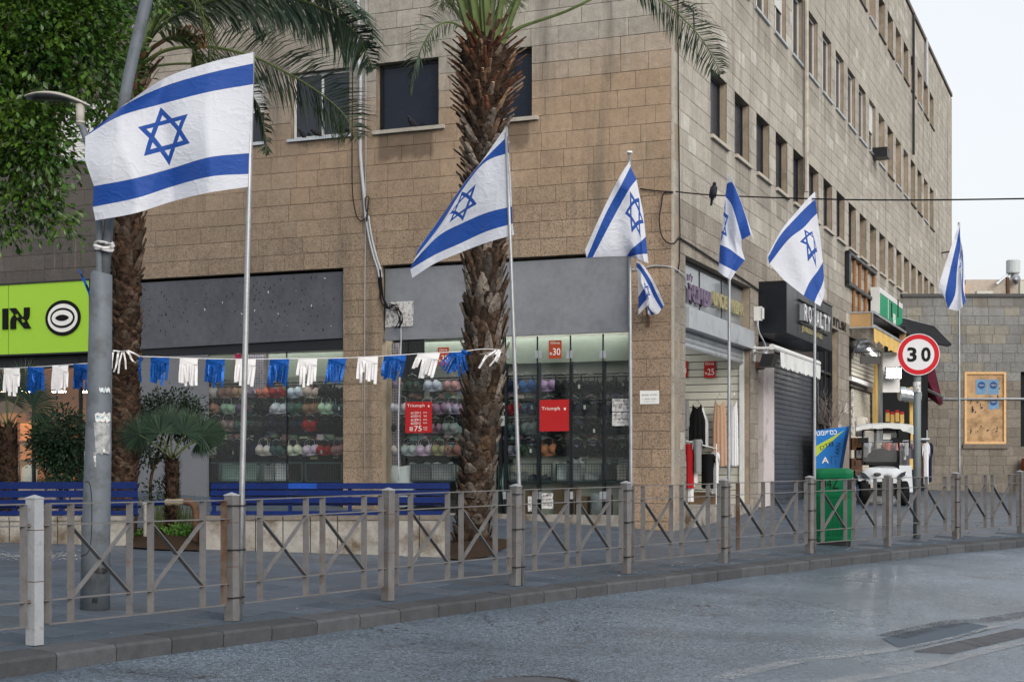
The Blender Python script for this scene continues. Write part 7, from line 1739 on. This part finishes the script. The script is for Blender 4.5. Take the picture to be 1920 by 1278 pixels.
o=mb.build('crown',M['ficus'],ft,kind='stuff')
def limb(mb,pts_,r): mb.tube(smooth_pts([V(p) for p in pts_]),[r[0]+(r[1]-r[0])*i/((len(pts_)-1)*4) for i in range((len(pts_)-1)*4+1)],8)
xb=at(-330,1000,Yf).x; g_=G(xb,Yf)
mb=MB(); limb(mb,[(xb,Yf,g_-.05),(xb+.05,Yf,g_+1.2),at(-290,350,Yf+.1),at(-230,180,Yf+.2)],(.24,.15)); mb.build('trunk',M['bark'],ft,smooth=True)
for pts_,r in (([at(-250,220,Yf+.2),at(-120,120,Yf+.2),at(0,60,Yf),at(110,20,Yf)],(.12,.02)),([at(-240,200,Yf+.2),at(-120,230,Yf),at(-10,260,Yf),at(70,300,Yf),at(100,400,Yf)],(.09,.008)),([at(-230,180,Yf+.2),at(-150,0,Yf+.3),at(0,-120,Yf+.3),at(160,-140,Yf+.3)],(.12,.02)),([at(-60,90,Yf+.1),at(60,120,Yf+.3),at(170,160,Yf+.3),at(230,150,Yf+.8)],(.05,.01)),([at(20,280,Yf),at(50,370,Yf),at(80,405,Yf),at(135,425,Yf)],(.02,.004))):
    mb=MB(); limb(mb,pts_,r); mb.build('branch',M['bark'],ft,smooth=True)
# ---- palms
bt_=MB()     # leaf base (boot)
def bootmesh(seed,flat):
    r=random.Random(seed); mb=MB(); W=.5
    prof=[(0,.55,.02,.10),(.35,.5,.05,.22),(.7,.38,.12,.34),(1.0,.26,.24,.42)] if not flat else [(0,.55,.0,.10),(.4,.52,.04,.2),(.8,.36,.10,.30),(1.05,.16,.16,.32)]
    for z,w,y0,y1 in prof:
        j=lambda: r.uniform(-.07,.07)
        mb.v+= [(-w+j(),y0,z+j()),(-w*.5+j(),y1*.8,z+j()),(j(),y1,z+j()),(w*.5+j(),y1*.8,z+j()),(w+j(),y0,z+j())]
    for i in range(3):
        for q in range(4): a=i*5+q; mb.f.append((a,a+1,a+6,a+5)); mb.m.append(0)
    mb.f.append((15,16,17,18,19)); mb.m.append(0)
    mb.v+=[(0,0,1.02)]
    return mb.mesh('leaf_base',M['boot'])
BM=[bootmesh(i,False) for i in range(3)]+[bootmesh(10+i,True) for i in range(3)]
def stubmesh():   # long cut petiole
    mb=MB()
    for z,w,y in ((0,.5,0),(.5,.34,.10),(1,.24,.26)): mb.v+=[(-w,y,z),(0,y+.16,z),(w,y,z),(0,y-.05,z)]
    for i in range(2):
        for q in range(4): a=i*4; mb.f.append((a+q,a+(q+1)%4,a+4+(q+1)%4,a+4+q)); mb.m.append(0)
    mb.f.append((8,9,10,11)); mb.m.append(0); return mb.mesh('cut_petiole',M['boot'])
SMm=stubmesh()
def palm(base,path,radii,label,boots,fiber=True):
    root=thing('palm_tree',label,'palm tree',base)
    Psm=smooth_pts([V(p) for p in path],6); n=len(Psm); rs_=[float(np.interp(i/(n-1),np.linspace(0,1,len(radii)),radii)) for i in range(n)]
    mb=MB(); ns=22
    for i,p in enumerate(Psm):
        for j in range(ns):
            a=2*math.pi*j/ns; r=rs_[i]*(.93+.10*mnoise.noise(V((math.cos(a)*2.2,math.sin(a)*2.2,p.z*7)))+.05*math.sin(p.z*38+j*.6)); mb.v.append((p.x+math.cos(a)*r,p.y+math.sin(a)*r,p.z))
    for i in range(n-1):
        for j in range(ns): q=i*ns; mb.f.append((q+j,q+(j+1)%ns,q+ns+(j+1)%ns,q+ns+j)); mb.m.append(0)
    mb.build('trunk',M['palm_bark'],root,smooth=True)
    return root,Psm,rs_
def addboots(root,Psm,rs_,spec,rnd,maxn=296):
    """spec(zfrac)-> (keep prob, width, height, tilt, flat, colour, z step)"""
    zs_=[p.z for p in Psm]; z0,z1=zs_[0],zs_[-1]; ga=2.39996; k=0; z=z0+.02; al=[]
    while z<z1:
        t=(z-z0)/(z1-z0); sp=spec(t); a=k*ga+rnd.uniform(-.2,.2); k+=1
        if rnd.random()<sp[0]:
            x=float(np.interp(z,zs_,[p.x for p in Psm])); y=float(np.interp(z,zs_,[p.y for p in Psm])); r=float(np.interp(z,zs_,rs_))*.90
            d=V((math.cos(a),math.sin(a),0))
            tl=sp[3]+rnd.uniform(-.14,.14); Zx=(UP*math.cos(tl)+d*math.sin(tl)).normalized(); X=d.cross(UP)*-1; X=(X*math.cos(rnd.uniform(-.25,.25))+Zx*rnd.uniform(-.25,.25)).normalized(); Yx=Zx.cross(X)
            if Yx.dot(d)<0: X=-X; Yx=Zx.cross(X)
            w=sp[1]*rnd.uniform(.7,1.25); h=sp[2]*rnd.uniform(.7,1.3); p=V((x,y,z))+d*r
            Mx=Matrix(((X.x,Yx.x,Zx.x,p.x),(X.y,Yx.y,Zx.y,p.y),(X.z,Yx.z,Zx.z,p.z),(0,0,0,1)))@Matrix.Diagonal((w,w*1.1,h,1))
            al.append((d.y-w*3,Mx,sp[5](rnd),SMm if sp[4]==2 else BM[rnd.randrange(3)+(3 if sp[4] else 0)],sp[4]))
        z+=sp[6]
    al.sort(key=lambda q:q[0]); mb=MB(); mb.tint=[]
    for i_,(s_,Mx,c,me,kd) in enumerate(al):
        if i_<maxn: inst('leaf_base' if kd!=2 else 'cut_petiole',me,root,Mx,c)
        else:
            mb.add([Mx@v.co for v in me.vertices],[tuple(p_.vertices) for p_ in me.polygons]); mb.tint+=[c]*len(me.polygons)
    if mb.f: mb.build('leaf_bases_behind',M['boot_attr'],root,kind='stuff')
def fibres(root,Psm,rs_,n,rnd,t0,t1,L):
    mb=MB(); N_=len(Psm)
    for _ in range(n):
        t=rnd.uniform(t0,t1); i=int(t*(N_-1)); p=Psm[i]; a=rnd.uniform(math.pi*.85,math.pi*2.15); d=V((math.cos(a),math.sin(a),0)); q=p+d*rs_[i]*rnd.uniform(.95,1.12)
        e_=q+d*rnd.uniform(.01,.07)+V((rnd.gauss(0,.04),rnd.gauss(0,.03),rnd.uniform(-L,L))); s_=V((-d.y,d.x,0))*rnd.uniform(.003,.007)
        mb.add([q-s_,q+s_,e_],[(0,1,2)])
    mb.build('fibre_tufts',M['fibre'],root,kind='stuff')
def frond(root,pts_,n,L,r0,mat='palm_leaf',t0=.22,droop=.5,name='frond',w=.030,petm='petiole',rnd=None,vup=None,fold=.5,roll=.6):
    rnd=rnd or rf; n=int(n*1.35); L*=1.12; Ps=smooth_pts([V(p) for p in pts_],8); N_=len(Ps)
    mb=MB(); mb.tube(Ps,[r0*(1-.85*i/(N_-1)) for i in range(N_)],6,1)
    for i in range(n):
        t=t0+(1-t0)*i/n; f=t*(N_-1); j=min(N_-2,int(f)); p=Ps[j].lerp(Ps[j+1],f-j); tg=(Ps[j+1]-Ps[j]).normalized()
        side=tg.cross(UP); 
        if side.length<.1: side=V((1,0,0))
        side.normalize(); up=side.cross(tg); side,up=side*math.cos(roll)+up*math.sin(roll),up*math.cos(roll)-side*math.sin(roll)
        ll=L*(math.sin(math.pi*min(1,(.12+.88*(t-t0)/(1-t0))))**.55)*(1 if t<.95 else .75)
        for sg in (-1,1):
            dd=(side*sg*.85+tg*.55+up*fold*.5+V((rnd.gauss(0,.10),rnd.gauss(0,.10),rnd.gauss(0,.10)))).normalized()
            l=ll*rnd.uniform(.82,1.1); m_=p+dd*l*.5; dd2=(dd+V((0,0,-droop))).normalized(); e_=m_+dd2*l*.5
            s_=(tg*.6+up*.5+V((rnd.gauss(0,.3),rnd.gauss(0,.3),rnd.gauss(0,.3)))).normalized()*w*.5
            b=len(mb.v); mb.v+=[tuple(p-s_*.5),tuple(p+s_*.5),tuple(m_+s_),tuple(m_-s_),tuple(e_)]; mb.f+=[(b,b+1,b+2,b+3),(b+3,b+2,b+4)]; mb.m+=[0,0]
    return mb.build(name,[M[mat],M[petm]],root)
# big palm in front
b=gp(887,1022); Y1=b.y; k1=Y1/F
def q1(px,py,dy=0): return at(px,py,Y1+dy)
path=[V((q1(886,1020).x,Y1,b.z-.03)),q1(887,960),q1(896,880),q1(904,780),q1(906,700),q1(908,600),q1(909,500),q1(907,400),q1(905,300),q1(908,220),q1(910,150),q1(909,100),q1(908,58)]
rad1=[40,35,32,36,37,36,35,31,31,42,53,54,26]
pr,Ps,rs_=palm(b,path,[x*k1*.92 for x in rad1],'big date palm with a thick scaly trunk standing before the shop window',None)
def cwood(rnd,lo=.6,hi=1.3): 
    c=rnd.choice([(.13,.10,.08),(.17,.14,.12),(.08,.055,.04),(.20,.17,.145),(.11,.07,.045)]); s_=rnd.uniform(lo,hi)*1.45; return tuple(x*s_ for x in c)
def cred(rnd):
    c=rnd.choice([(.16,.075,.04),(.12,.05,.03),(.20,.12,.075),(.09,.05,.035),(.26,.19,.14)]); s_=rnd.uniform(.8,1.8); return tuple(x*s_ for x in c)
def spec1(t):
    if t<.08: return (.9,.13,.12,.14,1,lambda r:cwood(r,.22,.5),.013)
    if t<.28: return (.95,.16,.15,.14,1,lambda r:cwood(r,.22,.62),.0125)
    if t<.55: return (1,.125,.26,.17,1,lambda r:cwood(r,.25,.85),.0112)
    if t<.68: return (1,.105,.19,.42,0,lambda r:cwood(r,.3,1.1),.0098)
    if t<.82: return (1,.105,.20,.58,0,lambda r:cwood(r,.4,1.35),.0090)
    return (1,.085,.24,.80,2,cred,.0080)
n1=addboots(pr,Ps,rs_,spec1,random.Random(21))
fibres(pr,Ps,rs_,5200,random.Random(22),.12,.95,.08); 
r2=random.Random(23)
# green petioles rising out of the top
tops=[(885,78,838,-60,-.4,15),(897,74,868,-90,-.45,15),(915,74,905,-100,-.5,16),(930,78,955,-90,-.45,14),(942,82,1000,-60,-.4,12),(905,70,820,-90,-.3,13),(900,60,858,-160,.2,14),(908,60,890,-170,-.5,13),(912,60,915,-180,.3,13),(918,60,945,-170,-.2,13),(922,65,980,-120,.2,12),(928,75,1010,-70,-.3,9),(890,70,800,-40,.3,9),(912,50,875,-150,.6,13),(905,50,935,-190,.5,13)]
for i,(x0,y0,x1,y1,dy,wd) in enumerate(tops):
    a=q1(x0,y0,dy*.2-.1); e_=q1(x1,y1,dy); out=(e_-a); 
    P_=[a,a.lerp(e_,.5)+V((0,0,.06)),e_,e_+out*.9+V((0,0,.2)),e_+out*1.7+V((out.x*.8,out.y*.8,-.2)),e_+out*2.3+V((out.x*1.6,out.y*1.6,-1.1))]
    frond(pr,P_,54,.42,wd*k1*.5,'palm_leaf_y' if i%4==0 else 'palm_leaf',.36,.5,rnd=r2)
frond(pr,[q1(930,80,-.2),q1(975,52,-.3),q1(1060,22,-.4),q1(1150,-18,-.5),q1(1215,-15,-.5),q1(1275,30,-.5),q1(1320,80,-.45),q1(1352,140,-.4)],78,.40,.024,'palm_leaf',.50,.5,rnd=r2,w=.019,roll=1.1)
frond(pr,[q1(880,60,-.1),q1(845,42,-.3),q1(815,52,-.4),q1(793,85,-.4),q1(779,125,-.35),q1(772,180,-.3)],44,.34,.016,'palm_leaf',.10,.45,rnd=r2,w=.020,roll=1.1)
mb=MB()
for _ in range(260):
    a=r2.uniform(0,6.28); c=q1(r2.choice([828,850,945,965]),r2.uniform(-30,8),r2.uniform(-.3,.3)); dd=V((r2.gauss(0,.6),r2.gauss(0,.5),r2.uniform(-.9,.2))).normalized(); leaf(mb,c,dd,V((0,-1,.2)),.22,.012)
mb.build('young_leaflets',M['palm_leaf_y'],pr,kind='stuff')
# second palm at the left
Y2=gp(240,1012).y+.6; k2_=Y2/F
def q2(px,py,dy=0): return at(px,py,Y2+dy)
g2z=G(q2(234,1000).x,Y2)
path=[V((q2(232,1000).x,Y2,g2z-.03)),q2(233,950),q2(234,860),q2(235,760),q2(237,650),q2(236,540),q2(237,430),q2(240,330),q2(246,240),q2(252,170),q2(256,120)]
rad2=[24,24,27,27,26,26,30,31,28,24,17]
p2,Ps2,rs2=palm(V((path[0].x,Y2,g2z)),path,[x*k2_*.98 for x in rad2],'slimmer date palm behind the lamp post at the left',None)
def cdk(rnd): 
    c=rnd.choice([(.075,.045,.03),(.085,.055,.04),(.055,.035,.025),(.10,.075,.055)]); s_=rnd.uniform(.6,1.1); return tuple(x*s_ for x in c)
def spec2(t):
    if t<.12: return (.8,.10,.09,.1,1,cdk,.014)
    if t<.55: return (.95,.13,.085,.10,1,cdk,.0110)
    if t<.88: return (1,.12,.18,.22,1,cdk,.0125)
    return (1,.07,.28,.55,2,cred,.012)
addboots(p2,Ps2,rs2,spec2,random.Random(31)); fibres(p2,Ps2,rs2,1300,random.Random(32),.1,.95,.05)
r3=random.Random(33); S=q2(256,130)
frond(p2,[S,q2(290,62,-.4),q2(350,20,-.9),q2(440,-8,-1.3),q2(540,-5,-1.5),q2(620,25,-1.5),q2(670,68,-1.4),q2(700,130,-1.3)],100,.62,.03,rnd=r3,droop=.95,t0=.25,fold=-.1)
frond(p2,[S,q2(300,20,-.2),q2(390,-40,-.4),q2(500,-50,-.6),q2(590,-20,-.7),q2(650,30,-.7),q2(690,90,-.6)],95,.62,.03,rnd=r3,droop=1.0,t0=.2,fold=-.1)
frond(p2,[S,q2(310,95,-.1),q2(390,88,-.2),q2(470,105,-.3),q2(540,138,-.3),q2(600,175,-.3),q2(645,215,-.3),q2(670,262,-.2)],100,.60,.026,rnd=r3,droop=.35,t0=.22,roll=1.05,w=.020)
frond(p2,[S,q2(300,40,-.2),q2(380,-10,-.3),q2(460,-20,-.4),q2(540,10,-.4),q2(590,60,-.4)],80,.52,.026,rnd=r3,droop=1.0,t0=.2,fold=-.1)
frond(p2,[S,q2(275,70,-.1),q2(320,10,-.2),q2(360,-20,-.3),q2(420,0,-.3),q2(450,50,-.3)],60,.46,.024,rnd=r3,droop=.9,t0=.25)
frond(p2,[S,q2(300,30,-.7),q2(345,-5,-1.2),q2(372,20,-1.4),q2(388,70,-1.5),q2(396,125,-1.5)],52,.34,.022,'palm_leaf_y',rnd=r3,droop=.8,t0=.3,w=.018)
frond(p2,[S,q2(290,85,-.5),q2(330,68,-.9),q2(358,84,-1.0),q2(372,130,-1.0)],44,.30,.018,'palm_leaf_y',rnd=r3,droop=.7,t0=.35)
frond(p2,[S,q2(280,95,-.3),q2(320,70,-.5),q2(350,62,-.6),q2(385,75,-.6)],20,.22,.04,'dry_leaf',rnd=r3,droop=.9,t0=.6,petm='dry_leaf')
frond(p2,[S,q2(330,120,.2),q2(400,125,.3),q2(460,160,.3),q2(490,220,.3),q2(500,290,.3)],56,.34,.02,rnd=r3,droop=.6,t0=.3)
frond(p2,[S,q2(240,60,.2),q2(220,-20,.3),q2(190,-80,.3),q2(130,-110,.3),q2(60,-90,.2)],60,.45,.03,rnd=r3,droop=.7)
frond(p2,[S,q2(262,40,.2),q2(280,-60,.3),q2(320,-150,.4),q2(400,-200,.4),q2(500,-190,.4)],60,.48,.03,rnd=r3,droop=.7)
frond(p2,[S,q2(225,120,-.3),q2(180,110,-.5),q2(130,150,-.6),q2(90,220,-.6)],50,.42,.025,rnd=r3,droop=.7)
frond(p2,[S,q2(270,60,.6),q2(300,-40,1.2),q2(330,-100,1.8),q2(360,-110,2.6)],50,.48,.03,rnd=r3,droop=.7)
frond(p2,[S,q2(290,20,.3),q2(340,-30,.5),q2(420,-30,.6),q2(470,20,.6),q2(495,70,.6)],60,.44,.024,rnd=r3,droop=.9,t0=.25)
# ---- fan palms
def fanpalm(px,yb,yt,Y,label,rad_px,wid,fans,rnd):
    kk=Y/F; c=at(px,yt,Y); g_=G(c.x,Y); root=thing('fan_palm',label,'fan palm',V((c.x,Y,g_)))
    path=[V((c.x,Y,g_-.02)),c.lerp(V((c.x,Y,g_)),.5)+V((.01,0,0)),c]
    mb=MB(); mb.tube(smooth_pts(path),wid*kk,12); mb.build('trunk',M['palm_bark'],root,smooth=True)
    mb=MB()
    for i in range(900):
        z=rnd.uniform(g_+.05,c.z+.05); a=rnd.uniform(0,6.28); d=V((math.cos(a),math.sin(a),0)); p=V((c.x,Y,z))+d*wid*kk*.9; e_=p+d*rnd.uniform(.03,.085)+UP*rnd.uniform(-.02,.10); s_=V((-d.y,d.x,0))*rnd.uniform(.008,.02)
        mb.add([p-s_,p+s_,e_],[(0,1,2)],0 if i%6 else 1)
    mb.build('leaf_stubs',[M['palm_bark'],M['petiole'] if False else M['bark']],root,kind='stuff')
    for (ex,ey,dy,R_px,aim) in fans:
        hub=at(ex,ey,Y+dy); mb=MB(); mb.tube(smooth_pts([c,c.lerp(hub,.5)+UP*.04,hub]),.008,5,1)
        ax=(hub-c).normalized(); 
        fwd=V((math.cos(rad(aim)),dy*.5,math.sin(rad(aim)))).normalized(); sd=fwd.cross(V((0,1,.25))).normalized(); nr=sd.cross(fwd).normalized(); R0=R_px*kk
        nb=40
        for i in range(nb):
            th=-1.9+3.8*i/(nb-1)+rnd.uniform(-.02,.02); d=(fwd*math.cos(th)+sd*math.sin(th)+nr*(.12*abs(math.sin(th))+(.05 if i%2 else -.05))).normalized(); l=R0*(1-.18*abs(th)/1.9)*rnd.uniform(.92,1.05)
            m_=hub+d*l*.55; e_=m_+(d+V((0,0,-.25))).normalized()*l*.45; s_=d.cross(nr).normalized()*(.0082)
            b=len(mb.v); mb.v+=[tuple(hub),tuple(m_+s_),tuple(e_),tuple(m_-s_)]; mb.f+=[(b,b+1,b+2,b+3)]; mb.m+=[0]
        mb.build('fan_leaf',[M['fan_leaf'],M['petiole']],root)
Yfp=gp(322,1012).y+.15
fanpalm(322,1010,862,Yfp,'fan palm with a shaggy trunk between the two benches',0,13,[(318,800,-.15,50,92),(285,806,.1,48,130),(355,806,.05,50,55),(262,815,-.1,52,172),(378,816,-.15,52,12),(300,812,-.35,50,112),(345,812,-.35,50,74),(270,824,.2,46,195),(372,826,.25,46,-12),(320,795,.3,50,88),(395,812,.1,38,10)],random.Random(41))
fanpalm(14,1010,800,Yfp+.2,'fan palm at the left edge of the picture, its crown before the warm shop',0,18,[(10,735,-.2,60,95),(40,735,0,62,50),(60,760,-.2,62,20),(-25,740,0,60,130),(70,795,-.1,40,-25),(15,750,.3,60,80),(-30,780,-.2,60,180),(45,720,.3,55,62)],random.Random(43))
# ---- shrubs
def shrub(name,label,cat,blobs,n,nl,L,W,stem,mat,rnd,shell=.4):
    root=thing(name,label,cat,stem[0][0]); mb=MB(); cloud(mb,blobs,n,nl,L,W,rnd,shell,.14,.05); mb.build('foliage',M[mat],root,kind='stuff')
    for s_ in stem: mb=MB(); limb(mb,s_,(.028,.010)); mb.build('stem',M['bark'],root,smooth=True)
Yb=Yfp+.35; kb_=Yb/F
def qb(px,py,dy=0): return at(px,py,Yb+dy)
def gb_(px): p=qb(px,1000); return V((p.x,Yb,G(p.x,Yb)))
shrub('round_bush','dark round bush behind the left bench beside the lamp post','bush',[(qb(112,815),(46*kb_,.32,48*kb_)),(qb(118,870),(36*kb_,.26,42*kb_)),(qb(92,840),(32*kb_,.25,38*kb_)),(qb(135,840),(28*kb_,.25,40*kb_))],460,15,.060,.030,[[gb_(112),qb(112,950),qb(112,880)],[gb_(116),qb(120,940),qb(126,860)]],'bush',random.Random(51))
shrub('small_tree','small dark bush tree with a thin forked trunk behind the fan palm','small tree',[(qb(320,768,.35),(58*kb_,.3,30*kb_)),(qb(352,790,.35),(36*kb_,.25,30*kb_)),(qb(290,775,.35),(28*kb_,.22,26*kb_)),(qb(280,848,.2),(17*kb_,.12,15*kb_)),(qb(292,835,.2),(12*kb_,.1,10*kb_)),(qb(290,925,.2),(15*kb_,.12,14*kb_))],330,13,.055,.028,[[gb_(277)+V((0,.3,0)),qb(282,905,.3),qb(297,850,.3),qb(310,790,.35)],[qb(292,868,.3),qb(308,848,.3),qb(322,800,.35)],[qb(288,880,.3),qb(282,862,.25),qb(280,850,.2)]],'bush',random.Random(52))
Yg2=gp(340,1014).y
mb=MB(); rg=random.Random(53)
for _ in range(260):
    px=rg.gauss(340,17); py=rg.uniform(988,1012)
    if px<306 or px>374: continue
    c=at(px,py,Yg2+rg.uniform(-.1,.3))
    for j in range(5): o=V((rg.gauss(0,.03),rg.gauss(0,.03),rg.gauss(0,.02))); leaf(mb,c+o,(o+V((0,0,.03))).normalized(),V((rg.gauss(0,.4),-.5,1)).normalized(),.045,.028)
for _ in range(40):
    px=rg.gauss(262,8); c=at(px,rg.uniform(1000,1008),Yg2)
    for j in range(4): o=V((rg.gauss(0,.02),rg.gauss(0,.03),rg.gauss(0,.02))); leaf(mb,c+o,(o+UP*.02).normalized(),V((0,-.5,1)),.04,.026)
o=solo(mb,'ground_cover',M['bright_plant'],'bright green leafy ground cover in the soil bed','ground cover'); o['kind']='stuff'
mb=MB()
for _ in range(150):
    px=rg.choice([rg.gauss(300,7),rg.gauss(345,10)]); c=at(px,1000,Yg2+.2); e_=c+V((rg.gauss(0,.10),rg.gauss(0,.05),rg.uniform(.25,.62))); s_=V((.006,0,0)); mb.add([c-s_,c+s_,e_],[(0,1,2)])
o=solo(mb,'tall_grass',M['palm_leaf_y'],'thin tall grass blades around the fan palm foot','grass'); o['kind']='stuff'
# ================================================================== BUNTING
def bunting(ptsPX,Ya,Yb_,items,label,yo=0):
    n=len(ptsPX); Yat=lambda px: float(np.interp(px,[ptsPX[0][0],ptsPX[-1][0]],[Ya,Yb_]))
    P_=[at(x,y,Yat(x)) for x,y in ptsPX]; root=thing('bunting',label,'bunting',P_[len(P_)//2])
    mb=MB(); mb.tube(smooth_pts(P_),.005,5); mb.build('cord',M['white_cloth'],root)
    rb2=random.Random(len(items))
    for (px,cn,lean,w,h) in items:
        Yi=Yat(px); y0=float(np.interp(px,[p[0] for p in ptsPX],[p[1] for p in ptsPX])); kk=Yi/F
        mb=MB(); ns=7; c=at(px,y0,Yi)
        mb.add([c+V((-w/2*kk,0,0)),c+V((w/2*kk,0,0)),c+V((w/2*kk-lean*kk*.25,-.01,-h*.25*kk)),c+V((-w/2*kk-lean*kk*.25,.01,-h*.25*kk))],[(0,1,2,3)])
        for i in range(ns):
            x0=-w/2+w*i/ns; x1=x0+w/ns*.93; l=h*rb2.uniform(.82,1.05)*(1 if rb2.random()>.1 else .65); sp=rb2.uniform(-2.5,2.5); tw_=rb2.uniform(-.02,.02)
            N_=4; prev=None
            for j in range(N_+1):
                t=.25+.75*j/N_; xs=-lean*t*1.0+sp*(t-.25)**1.5; zz=-l*t*kk
                a=c+V(((x0+xs)*kk,-.01+tw_*t+.012*math.sin(t*6+i),zz)); b_=c+V(((x1+xs)*kk,.01-tw_*t+.012*math.sin(t*5+i),zz))
                if prev: mb.add([prev[0],prev[1],b_,a],[(0,1,2,3)])
                prev=(a,b_)
        mb.build('fringe',M['bunt_blue'] if cn=='b' else M['white_cloth'],root,label='blue foil fringe' if cn=='b' else 'white fringe')
    return root
M['bunt_blue']=sm('blue_foil',(.008,.075,.32),.28,.35,var=.3,sc=25,bmp=.5,bs=35)
it=[(300,'b',2,35,51),(354,'w',2,34,50),(404,'b',3,36,52),(461,'w',4,38,50),(524,'b',4,37,50),(577,'w',3,36,52),(633,'b',8,34,48),(690,'w',3,38,50),(741,'b',7,42,46),(804,'w',12,42,48),(860,'b',22,34,40)]
bunting([(262,668),(300,669),(380,672),(470,673),(550,672),(640,671),(720,667),(800,662),(862,659),(905,654),(940,656)],Y2-.32,Y1-.62,it,'string of blue and white fringes strung between the two palm trunks')
bunting([(-40,693),(20,690),(80,687),(165,681)],Y2-.5,Yl+.1,[(22,'w',0,30,52),(67,'b',0,30,48),(113,'w',1,30,50),(152,'b',1,28,52)],'string of blue and white fringes left of the lamp post')
def streamers(l,Y,label,mat,seed):
    r=random.Random(seed); mb=MB()
    for (x0,y0,x1,y1,w) in l:
        kk=Y/F; P_=[at(x0,y0,Y),at((x0+x1)/2+r.uniform(-2,2),(y0+y1)/2+r.uniform(-1,2),Y-.03),at(x1,y1,Y)]
        mb.bar(P_[0],P_[1],w*kk,.003,V((1,0,.2))); mb.bar(P_[1],P_[2],w*kk,.003,V((1,0,.2)))
    solo(mb,'streamers',M[mat],label,'streamers')['kind']='stuff'
streamers([(212,657,240,657,3),(240,657,262,668,3),(222,659,219,680,4),(219,680,213,697,3),(229,660,222,700,3),(232,660,236,692,3),(238,658,246,672,4),(246,672,254,680,3),(212,660,209,690,4)],Y2-.48,'white streamers draped over the slimmer palm trunk','white_cloth',1)
streamers([(262,668,264,716,4),(265,670,260,700,3)],Y2-.36,'limp blue streamer at the right edge of the slimmer palm trunk','bunt_blue',3)
streamers([(936,656,918,668,4),(930,657,905,676,4),(935,660,918,686,3),(912,665,898,690,4),(938,658,930,678,4),(925,660,900,664,3)],Y1-.66,'white streamers tied round the big palm trunk','white_cloth',2)
streamers([(862,660,870,700,5),(868,662,876,694,4),(858,662,862,706,4),(866,656,884,664,5)],Y1-.64,'knotted blue streamers at the left of the big palm trunk','bunt_blue',4)
streamers([(148,505,155,520,3),(155,520,166,545,5),(166,545,170,560,5)],Yl+.2,'dark blue strip stuck out beside the lamp post','bunt_blue',5)
